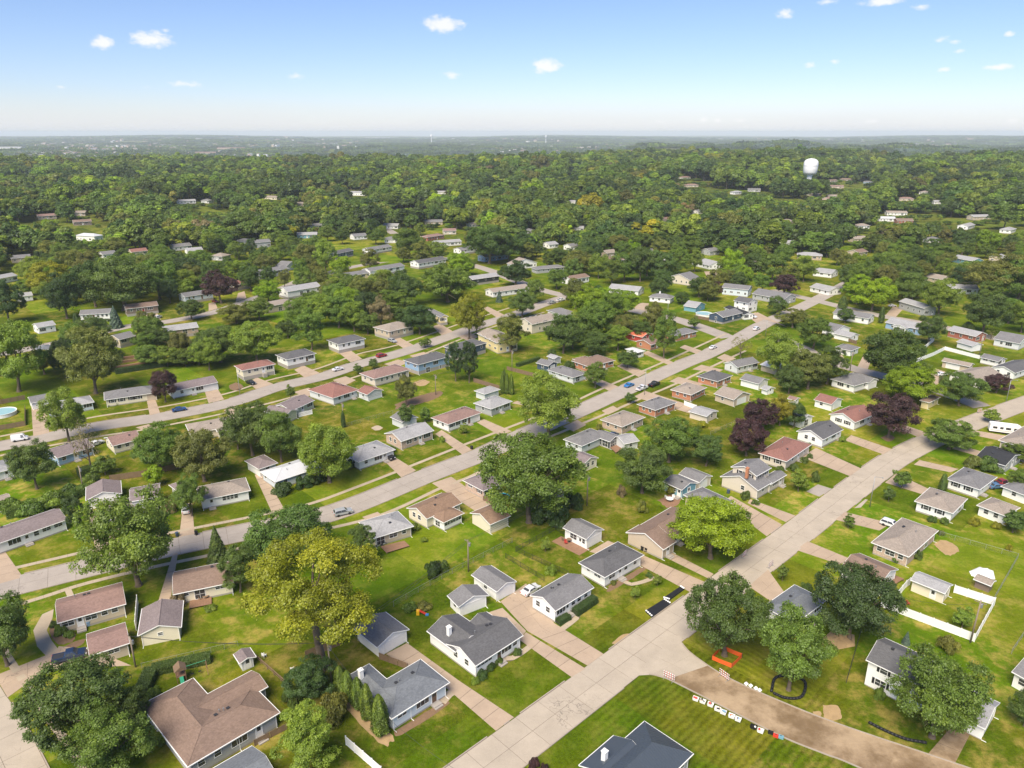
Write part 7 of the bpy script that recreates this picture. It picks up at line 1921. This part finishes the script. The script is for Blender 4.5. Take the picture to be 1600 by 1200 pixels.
def make_things():
    barricade('striped barricade across the mouth of the muddy side street', 1045, 1062, -38); barricade('leaning striped barricade at the far kerb of the side street', 1131, 1060, -55); barricade('striped barricade at the verge by the lime tree', 1163, 870, 50); barricade('striped barricade beside the driveway of the brown roofed ranch', 1204, 886, 46); barricade('orange striped barricade at the lane mouth', 1530, 645, 20)
    fills = [M_STRIPE, M_BLACK, WALLS['blue'], WALLS['tan'], WALLS['teal'], M_TRIM, WALLS['brown'], M_ORANGE]
    spots = [(1087, 1094), (1098, 1098), (1110, 1103), (1121, 1110), (1130, 1115), (1143, 1121), (1153, 1126), (1177, 1138), (1188, 1144)]
    names = ['first tub from the barricade, red clothes in it', 'second tub from the barricade, dark things in it', 'third tub from the barricade, pink things in it', 'fourth tub along the kerb, tan things in it', 'fifth tub along the kerb, blue things in it', 'sixth tub along the kerb, white sheets in it', 'seventh tub along the kerb, dark plum things in it', 'black tub after the gap in the row', 'last white tub of the row along the kerb']
    for i, ((u, v), n) in enumerate(zip(spots, names)): tub(n, u, v, [fills[[0, 1, 0, 3, 2, 5, 6, 1, 5][i]], fills[(i * 3) % 8]], white=i != 7)
    for i, (u, v, c) in enumerate(((1204, 1146, M_BLACK), (1212, 1151, M_STRIPE), (1220, 1153, MATS['teal_siding']))):
        t = thing('tool_case', ['black tool case after the row of tubs', 'red tool case beside the black one', 'teal tool case ending the row'][i], 'case', u, v, -28)
        m = MB(); m.box(-.4, .4, -.25, .25, 0, .4); m.build('case_body', c, t); m = MB(); m.box(-.15, .15, -.03, .03, .4, .48); m.build('handle', M_DKMET, t)
    for i, (u, v) in enumerate(((1166, 1068), (1173, 1071), (1181, 1075), (1187, 1078))):
        o = lump('sandbag', ['sandbag', 'second sandbag', 'third sandbag', 'last sandbag'][i] + ' of the white row on the muddy kerb', 'sandbag', [(u - 4, v), (u, v - 3), (u + 4, v + 1), (u, v + 4)], M_TRIM, .3, i)
    # black sheets weighted at the ends, on the lawn by the road
    for i, q in enumerate(([(1008, 956), (1037, 938), (1048, 945), (1019, 966)], [(1036, 936), (1063, 918), (1069, 922), (1046, 939)])):
        poly = px(*q); c = sum(poly, Vector((0, 0))) / 4; root = empty('black_panel', (c.x, c.y, 0)); tag(root, ['larger black panel stack lying on the lawn by the road', 'narrow black panel stack lying on the lawn by the road'][i], 'panel')
        a, b, d, e = [p - c for p in poly]
        for k in range(3): m = MB(); s0, s1 = k / 3 + .006, (k + 1) / 3 - .006; m.prism([tuple(a.lerp(e, s0)), tuple(b.lerp(d, s0)), tuple(b.lerp(d, s1)), tuple(a.lerp(e, s1))], .0, .32 + .02 * k); m.build('sheet', M_BLACK, root)
        for p, w in ((a, e), (b, d)):
            for k in range(4): q2 = p.lerp(w, (k + .5) / 4); m = MB(); m.lathe([(.08, 0), (.2, .06), (.2, .16), (.08, .22)], 8); o = m.build('weight', M_TRIM, root); o.location = (q2.x * .98, q2.y * .98, .36)
    # black silt socks
    for n, pts in (('black silt sock curving along the verge of the side street', [(1357, 1130), (1385, 1144), (1415, 1156), (1447, 1162)]), ('black silt sock round the street tree', [(1205, 1082), (1212, 1060), (1240, 1058), (1258, 1068), (1252, 1090), (1228, 1092), (1208, 1084)])):
        l = smooth_line(px(*pts), 5); m = MB()
        for a, b in zip(l, l[1:]): m.tube((a.x - l[0].x, a.y - l[0].y, .22), (b.x - l[0].x, b.y - l[0].y, .22), .24, .24, 8)
        o = m.build('silt_sock', M_BLACK, None, True); o.location = (l[0].x, l[0].y, 0); tag(o, n, 'silt sock')
    # bare earth, mulch and stone
    bed('bare earth patch at the kerb before the two-storey house', [(1286, 1102), (1308, 1103), (1315, 1122), (1290, 1125)], M_DIRT, .02, 'earth_patch'); bed('dug earth at the side street verge', [(1270, 1112), (1282, 1112), (1282, 1120), (1272, 1120)], M_DIRT, .02, 'earth_patch')
    bed('trampled earth beside the broad road', [(955, 1006), (972, 992), (985, 992), (970, 1005)], M_DIRT, .02, 'earth_patch');
    bed('long mulch bed on the back lawns', [(617, 632), (637, 624), (664, 616), (688, 611), (690, 617), (672, 626), (645, 634), (622, 640)]); bed('earth circle by the pale garage', [(645, 598), (660, 593), (671, 597), (662, 603), (648, 602)], M_DIRT); bed('planted bed before the tan ranch', [(78, 968), (92, 975), (117, 990), (112, 1003), (90, 1006), (78, 990)])
    bed('kidney-shaped bed beside the dark pickup', [(98, 1012), (115, 1003), (132, 999), (130, 1006), (112, 1014)]); bed('mulch under the purple tree', [(1376, 684), (1388, 679), (1398, 684), (1388, 690)]); bed('flower bed along the charcoal hipped ranch', [(948, 918), (975, 902), (1004, 886), (1008, 890), (978, 910), (952, 924)]); bed('bare ground under the arborvitae row', [(525, 1090), (545, 1085), (605, 1140), (615, 1155), (590, 1158)], M_DIRT, .015)
    bed('sandy patio behind the tan hipped brick ranch', [(1458, 850), (1476, 844), (1498, 858), (1480, 868)], M_DIRT, .03, 'patio'); bed('red patio by the blue house', [(1028, 782), (1050, 772), (1064, 782), (1046, 794)], M_CEDAR, .04, 'patio'); bed('rocky garden bed by the lamp post', [(358, 602), (370, 598), (380, 604), (372, 610), (360, 608)])
    bed('stone fire pit square on the back lawn', [(580, 669), (589, 665), (598, 669), (589, 673)], M_WALK, .1, 'fire_pit'); bed('mulch strip along the slate blue house', [(618, 1142), (690, 1098), (696, 1104), (628, 1148)], M_MULCH, .03)
    lump('earth_mound', 'mound of dug earth behind the big dark tree', 'earth', [(1278, 1004), (1300, 985), (1335, 992), (1336, 1010), (1305, 1016)], M_DIRT, 1.1, 4)
    lump('tarpaulin_heap', 'heap under white tarpaulins beside the brown shed', 'tarpaulin', [(1514, 893), (1530, 886), (1552, 892), (1555, 905), (1535, 904), (1518, 900)], M_TRIM, 1.1, 9)
    # hedges
    hedge('clipped dark hedge before the white gabled ranch', [(898, 962), (930, 940)], 1.5, 1.4); hedge('low dark hedge at the ranch corner', [(871, 976), (889, 966)], 1.3, 1.0); hedge('long dark hedge by the navy garage', [(808, 573), (842, 562)], 1.6, 1.3, 'D'); hedge('dark hedge behind the pale blue house', [(122, 745), (165, 734)], 2.6, 2.2, 'D')
    hedge('overgrown hedge along the back gardens', [(10, 808), (75, 792)], 3.4, 2.4, 'G'); hedge('overgrown hedge behind the white garage', [(75, 792), (140, 768)], 3.0, 2.2, 'G'); hedge('dark hedge below the timber terraces', [(180, 584), (330, 560)], 2.6, 1.8, 'K'); hedge('thick hedge along the enclosed back yard', [(222, 1088), (238, 1052)], 2.2, 1.5, 'D'); hedge('trimmed hedge at the yard end', [(238, 1052), (330, 1032)], 2.0, 1.4, 'D')
    # timber terraces
    for i, (a, b, zz) in enumerate((((178, 563), (236, 556), .5), ((176, 569), (236, 561), .5), ((175, 577), (234, 568), .5))):
        l = px(a, b); m = MB(); ribbon(m, l, -.5, .5, -.1, 1.0); o = m.build('timber_wall', M_CEDAR); tag(o, ['top', 'middle', 'bottom'][i] + ' brown timber terrace wall below the hillside house', 'wall')
    # decks, seats, tables
    deck('small cedar deck behind the cream ranch', [(296, 953), (331, 946), (331, 935), (297, 940)]); deck('timber deck behind the tan grey-roofed house', [(604, 866), (640, 855), (632, 847), (594, 856)]); deck('red deck beside the screened porch', [(962, 710), (975, 703), (965, 697), (952, 701)], .6); deck('deck behind the white brown roofed ranch', [(1376, 932), (1400, 915), (1412, 908), (1392, 900)], .6)
    chair('white chair on the cedar deck', 301, 938, 20, M_TRIM); chair('brown chair on the cedar deck', 314, 938, 60, M_WOOD); table('round table on the cedar deck', 322, 936, M_WOOD); chair('dark chair by the timber deck', 596, 853, 20, M_DKMET); chair('dark chair nearer the timber deck edge', 602, 850, 80, M_DKMET)
    chair('red chair on the brick patio', 884, 850, 20, WALLS['red']); chair('wicker chair on the brick patio', 880, 845, 110, M_WOOD); table('wooden table on the brick patio', 889, 847, M_WOOD); chair('first white chair on the red deck', 956, 699, 44, M_TRIM); chair('second white chair on the red deck', 962, 698, 44, M_TRIM); chair('third white chair on the red deck', 968, 699, 44, M_TRIM)
    table('round stone table on the red patio', 1046, 783, M_TRIM, 1.0); chair('pale chair beside the stone table', 1052, 779, 0, M_TRIM); chair('pale chair facing the stone table', 1041, 779, 120, M_TRIM); chair('white chair alone on the shaded lawn', 457, 1049, 200, M_TRIM); chair('white lounge chair on the back lawn', 413, 1027, 150, M_TRIM); chair('red chair in the fenced yard', 1418, 945, 90, WALLS['red'])
    for n, u, v, m in (('blue bin at the foot of the narrow drive', 277, 838, WALLS['navy']), ('black bin at the kerb of the narrow drive', 307, 836, M_BLACK), ('blue bin by the white porch door', 138, 978, WALLS['blue']), ('black bin at the kerb by the rose ranch', 737, 702, M_BLACK), ('dark bin at the verge by the rose ranch', 776, 687, M_BLACK), ('blue bin on the drive behind round shrubs', 591, 716, WALLS['blue']), ('dark bins beside the brick chimney', 1138, 771, WALLS['navy']), ('dark bin beside the tan gable', 1004, 860, M_BLACK), ('black bin beside the tan gable', 1010, 862, M_BLACK), ('blue bin below the sprawling grey house', 413, 1143, WALLS['blue']), ('red bin below the sprawling grey house', 422, 1139, WALLS['red']), ('first blue bin by the slate roofed ranch', 12, 855, WALLS['navy']), ('second blue bin by the slate roofed ranch', 24, 851, WALLS['navy'])): bin_(n, u, v, m)
    pool('white round pool behind the board fence', 4, 648, 4.2); pool('round blue pool beside the navy house', 1100, 493, 4.2)
    # play things
    t = thing('play_tower', 'wooden play tower with green slide and swings', 'playset', 284, 1062, 30)
    for sx in (-.7, .7):
        for sy in (-.7, .7): m = MB(); m.box(sx - .06, sx + .06, sy - .06, sy + .06, 0, 2.6); m.build('post', M_CEDAR, t)
    m = MB(); m.box(-.8, .8, -.8, .8, 1.2, 1.28); m.build('platform', M_CEDAR, t)
    m = MB(); m.add([(-1, -1, 2.5), (1, -1, 2.5), (1, 1, 2.5), (-1, 1, 2.5), (0, -1, 3.3), (0, 1, 3.3)], [(0, 4, 5, 3), (1, 2, 5, 4), (0, 1, 4), (2, 3, 5), (3, 2, 1, 0)]); m.build('roof', M_WOOD, t)
    m = MB(); m.add([(-.3, -.8, 1.25), (.3, -.8, 1.25), (.3, -2.8, .2), (-.3, -2.8, .2), (-.3, -.8, 1.18), (.3, -.8, 1.18), (.3, -2.8, .12), (-.3, -2.8, .12)], [(0, 3, 2, 1), (4, 5, 6, 7), (0, 1, 5, 4), (1, 2, 6, 5), (2, 3, 7, 6), (3, 0, 4, 7)]); m.build('slide', surf('green_plastic', (.02, .28, .16), .4), t)
    m = MB(); m.tube((.7, 0, 2.4), (4.2, 0, 2.4), .06); m.build('swing_beam', surf('green_paint', (.05, .25, .12), .5), t)
    for sy in (-1, 1): m = MB(); m.tube((4.2, 0, 2.4), (4.2, sy * 1.1, 0), .05); m.build('swing_leg', M_CEDAR, t)
    for x in (1.8, 3.0): m = MB(); m.box(x - .25, x + .25, -.12, .12, .5, .54); m.tube((x - .22, 0, .54), (x - .22, 0, 2.4), .012); m.tube((x + .22, 0, .54), (x + .22, 0, 2.4), .012); m.build('swing_seat', M_BLACK, t)
    t = thing('toy_slide', 'red, yellow and blue toy slide on the back lawn', 'toy', 658, 960, 0)
    m = MB(); m.box(-.9, -.3, -.35, .35, 0, 1.0); m.build('tower', surf('yellow_plastic', (.75, .42, .02), .4), t)
    m = MB(); m.add([(-.3, -.3, .95), (-.3, .3, .95), (1.1, .3, .1), (1.1, -.3, .1), (-.3, -.3, .85), (-.3, .3, .85), (1.1, .3, 0), (1.1, -.3, 0)], [(3, 2, 1, 0), (4, 5, 6, 7), (0, 1, 5, 4), (1, 2, 6, 5), (2, 3, 7, 6), (3, 0, 4, 7)]); m.build('chute', surf('red_plastic', (.6, .05, .03), .4), t)
    m = MB(); m.box(.9, 1.5, -.5, .0, 0, .25); m.build('step', surf('blue_plastic', (.05, .2, .5), .4), t)
    t = thing('trampoline', 'turquoise trampoline behind the broad street tree', 'trampoline', 786, 780, 0)
    m = MB(); m.lathe([(1.9, .8), (1.9, .86), (1.5, .88), (1.5, .82)], 24); m.f = m.f[:-2]; m.mi = m.mi[:-2]; m.build('pad', surf('turquoise_vinyl', (.04, .45, .55), .5), t); m = MB(); m.lathe([(1.5, .83), (1.5, .85)], 24); m.build('jumping_mat', M_BLACK, t)
    for k in range(6): a = k * 1.047; m = MB(); m.tube((1.8 * math.cos(a), 1.8 * math.sin(a), 0), (1.8 * math.cos(a), 1.8 * math.sin(a), .8), .04); m.build('leg', M_GREYMET, t)
    fence('yellow play fence behind the broad street tree', [(755, 782), (775, 790)], 'wood', 1.3)
    t = thing('grill', 'black barbecue grill on the cedar deck', 'grill', 320, 932, 14, None, .4)
    m = MB(); m.box(-.5, .5, -.3, .3, .6, .85); m.lathe([(.3, .85), (.28, 1.0), (.15, 1.1)], 12); m.build('firebox', M_BLACK, t); m = MB(); m.box(-.4, .4, -.25, .25, 0, .6); m.build('cabinet', M_DKMET, t); m = MB(); m.box(.5, .85, -.25, .25, .78, .82); m.build('shelf', M_DKMET, t)
    # tall seams of the blue steel roof are added as a part of that house
    for o in list(COL.objects):
        if o.get('label') == 'house with ribbed blue steel hipped roof':
            r = [c for c in o.children if c.name.startswith('roof')][0]
            hx, hy, z, p = 15.4 / 2 + .45, 7.9 / 2 + .45, 3.0, .46
            m = MB(); k = -hx + .4
            while k < hx:
                e = hx - abs(k); top = min(hy, e)
                for s in (-1, 1): m.tube((k, s * hy, z + .02), (k, s * (hy - top), z + top * p + .02), .028, .028, 4, cap=False)
                k += .45
            k = -hy + .4
            while k < hy:
                top = hy - abs(k)
                for s in (-1, 1): m.tube((s * hx, k, z + .02), (s * (hx - top), k, z + top * p + .02), .028, .028, 4, cap=False)
                k += .45
            q = m.build('seam', ROOFS['metal'], r); q['kind'] = 'stuff'
make_things()

# ---------------------------------------------------------------- water towers and the far town
def water_tower(label, u, v, r, zc, dist, hgt=None):
    x, f, w = ray(u, v); k = dist / f; px_, py_ = x * k, f * k; zc = CAM_H + w * k
    g = terrain(px_, py_)
    root = empty('water_tower', (px_, py_, g)); tag(root, label, 'water tower'); h = zc - g
    m = MB(); m.lathe([(r * .42, h - r * 1.25), (r * .80, h - r * 1.15), (r * .95, h - r * .9), (r, h - r * .3), (r, h + r * .35), (r * .93, h + r * .62), (r * .72, h + r * .84), (r * .4, h + r * .97), (.3, h + r * 1.02)], 32); m.build('tank', surf('tank_white', (.80, .81, .82), .45, .04, .05), root, True)
    m = MB(); m.lathe([(r * .5, -1), (r * .36, 2), (r * .33, h * .5), (r * .38, h - r * 1.4), (r * .42, h - r * 1.2)], 24); m.build('pedestal', MATS['tank_white'], root, True)
    m = MB(); m.lathe([(r * 1.03, h + .1), (r * 1.03, h + .3), (r * 1.0, h + .3)], 32); m.build('walkway', M_GREYMET, root)
    m = MB(); m.tube((0, 0, h + r * 1.04), (0, 0, h + r * 1.25), .15, .1, 6); m.build('mast', M_GREYMET, root)
water_tower('big white water tower rising over the eastern woods', 1267, 259, 10.4, 0, 1150)
water_tower('tiny white water tower on the skyline, the taller of two', 674, 212, 14, 0, 9500)
water_tower('tiny white water tower farther along the skyline', 853, 213, 11, 0, 9500)
def far_town():
    rnd = random.Random(12); m = MB(); cols = [MATS['white_paint'], MATS['tan_siding'], MATS['light_grey_siding'], MATS['pale_brick'], ROOFS['grey'], ROOFS['pink'], ROOFS['light']]
    def bld(x, y, l, w, h, a, wm, rm):
        z = terrain(x, y); c, s = math.cos(a), math.sin(a)
        def q(i, j, k): return (x + i * c - j * s, y + i * s + j * c, z + k)
        l /= 2; w /= 2
        m.add([q(-l, -w, -2), q(l, -w, -2), q(l, w, -2), q(-l, w, -2), q(-l, -w, h), q(l, -w, h), q(l, w, h), q(-l, w, h)], [(0, 1, 5, 4), (1, 2, 6, 5), (2, 3, 7, 6), (3, 0, 4, 7)], wm)
        m.add([q(-l - .5, -w - .5, h), q(l + .5, -w - .5, h), q(l + .5, w + .5, h), q(-l - .5, w + .5, h), q(-l, 0, h + w * .55), q(l, 0, h + w * .55)], [(0, 1, 5, 4), (2, 3, 4, 5), (0, 4, 3), (1, 2, 5)], rm)
    for cu, cv, n, su, sv in ((120, 234, 110, 180, 9), (300, 228, 100, 220, 6), (60, 242, 60, 90, 4), (180, 246, 40, 110, 3), (500, 228, 30, 120, 5), (790, 233, 26, 60, 4), (930, 232, 20, 60, 4), (1100, 240, 14, 60, 4), (1450, 226, 24, 120, 3), (700, 219, 30, 300, 2), (250, 218, 40, 260, 3), (1300, 218, 30, 260, 3), (380, 240, 24, 60, 4)):
        for _ in range(n):
            u, v = rnd.gauss(cu, su * .5), max(215, rnd.gauss(cv, sv * .6))
            p = PT(u, v, 17); d = math.hypot(p.x, p.y)
            if d < 2500 or d > 24000: continue
            k = max(1, d / 5000)
            bld(p.x, p.y, rnd.uniform(12, 30) * k, rnd.uniform(9, 13) * k, rnd.uniform(5, 9) * k ** .5 + 13, rnd.uniform(0, 3), rnd.choice([0, 1, 1, 2, 3, 3]), rnd.choice([4, 4, 5, 5, 6]))
    o = m.build('far_town', cols); tag(o, 'pale specks of a distant town among trees', None, None, 'stuff')
    for lab, u, v, L in (('long low tan hall in the far valley', 362, 234, 200), ('second long tan hall in the far valley', 322, 239, 130), ('pink roofed hall at the foot of the far valley', 347, 252, 110), ('long white warehouse on the skyline', 590, 216, 500), ('pale factory block at the far valley edge', 15, 233, 180)):
        p = PT(u, v, 18); d = math.hypot(p.x, p.y); root = empty('far_hall', (p.x, p.y, p.z), .1); tag(root, lab, 'building')
        W2 = L * .3; hh = 22 if d < 6000 else 30
        b = MB(); b.box(-L / 2, L / 2, -W2 / 2, W2 / 2, -3, hh); b.build('wall', WALLS['tan'] if 'tan' in lab else M_WHITE, root)
        b = MB(); b.add([(-L / 2 - 1, -W2 / 2 - 1, hh), (L / 2 + 1, -W2 / 2 - 1, hh), (L / 2 + 1, W2 / 2 + 1, hh), (-L / 2 - 1, W2 / 2 + 1, hh), (-L / 2, 0, hh + 5), (L / 2, 0, hh + 5)], [(0, 1, 5, 4), (2, 3, 4, 5), (0, 4, 3), (1, 2, 5), (3, 2, 1, 0)]); b.build('roof', ROOFS['pink' if 'tan' in lab or 'pink' in lab else 'light'], root)
        for k in range(8): b = MB(); x = -L / 2 + L * (k + .5) / 8; b.box(x - L / 26, x + L / 26, -W2 / 2 - .3, -W2 / 2 + .2, hh * .35, hh * .75); b.build('window', M_GLASS, root)
far_town()
# ---------------------------------------------------------------- summer haze: even, thin air over the whole land
def build_haze():
    m = bpy.data.materials.new('haze_air'); m.use_nodes = True; m.node_tree.nodes.clear()
    t = NT(m.node_tree)
    v = t.n('ShaderNodeVolumePrincipled'); v.inputs['Color'].default_value = (.82, .91, 1.0, 1); v.inputs['Density'].default_value = HAZE; v.inputs['Anisotropy'].default_value = 0.0
    o = t.n('ShaderNodeOutputMaterial'); t.put(o.inputs['Volume'], v.outputs[0])
    b = MB(); b.box(-34000, 34000, -34000, 34000, HAZE_LOW, 124)
    h = b.build('haze', m); tag(h, 'thin summer haze lying over the whole landscape', None, None, 'stuff')
HAZE = 6.5e-5
HAZE_LOW = min(terrain(r * math.sin(a * .1), r * math.cos(a * .1)) for r in (1000, 2500, 3500, 4500, 5500, 7000, 10000, 14000, 20000, 26000, 32500) for a in range(63)) - 8
build_haze()
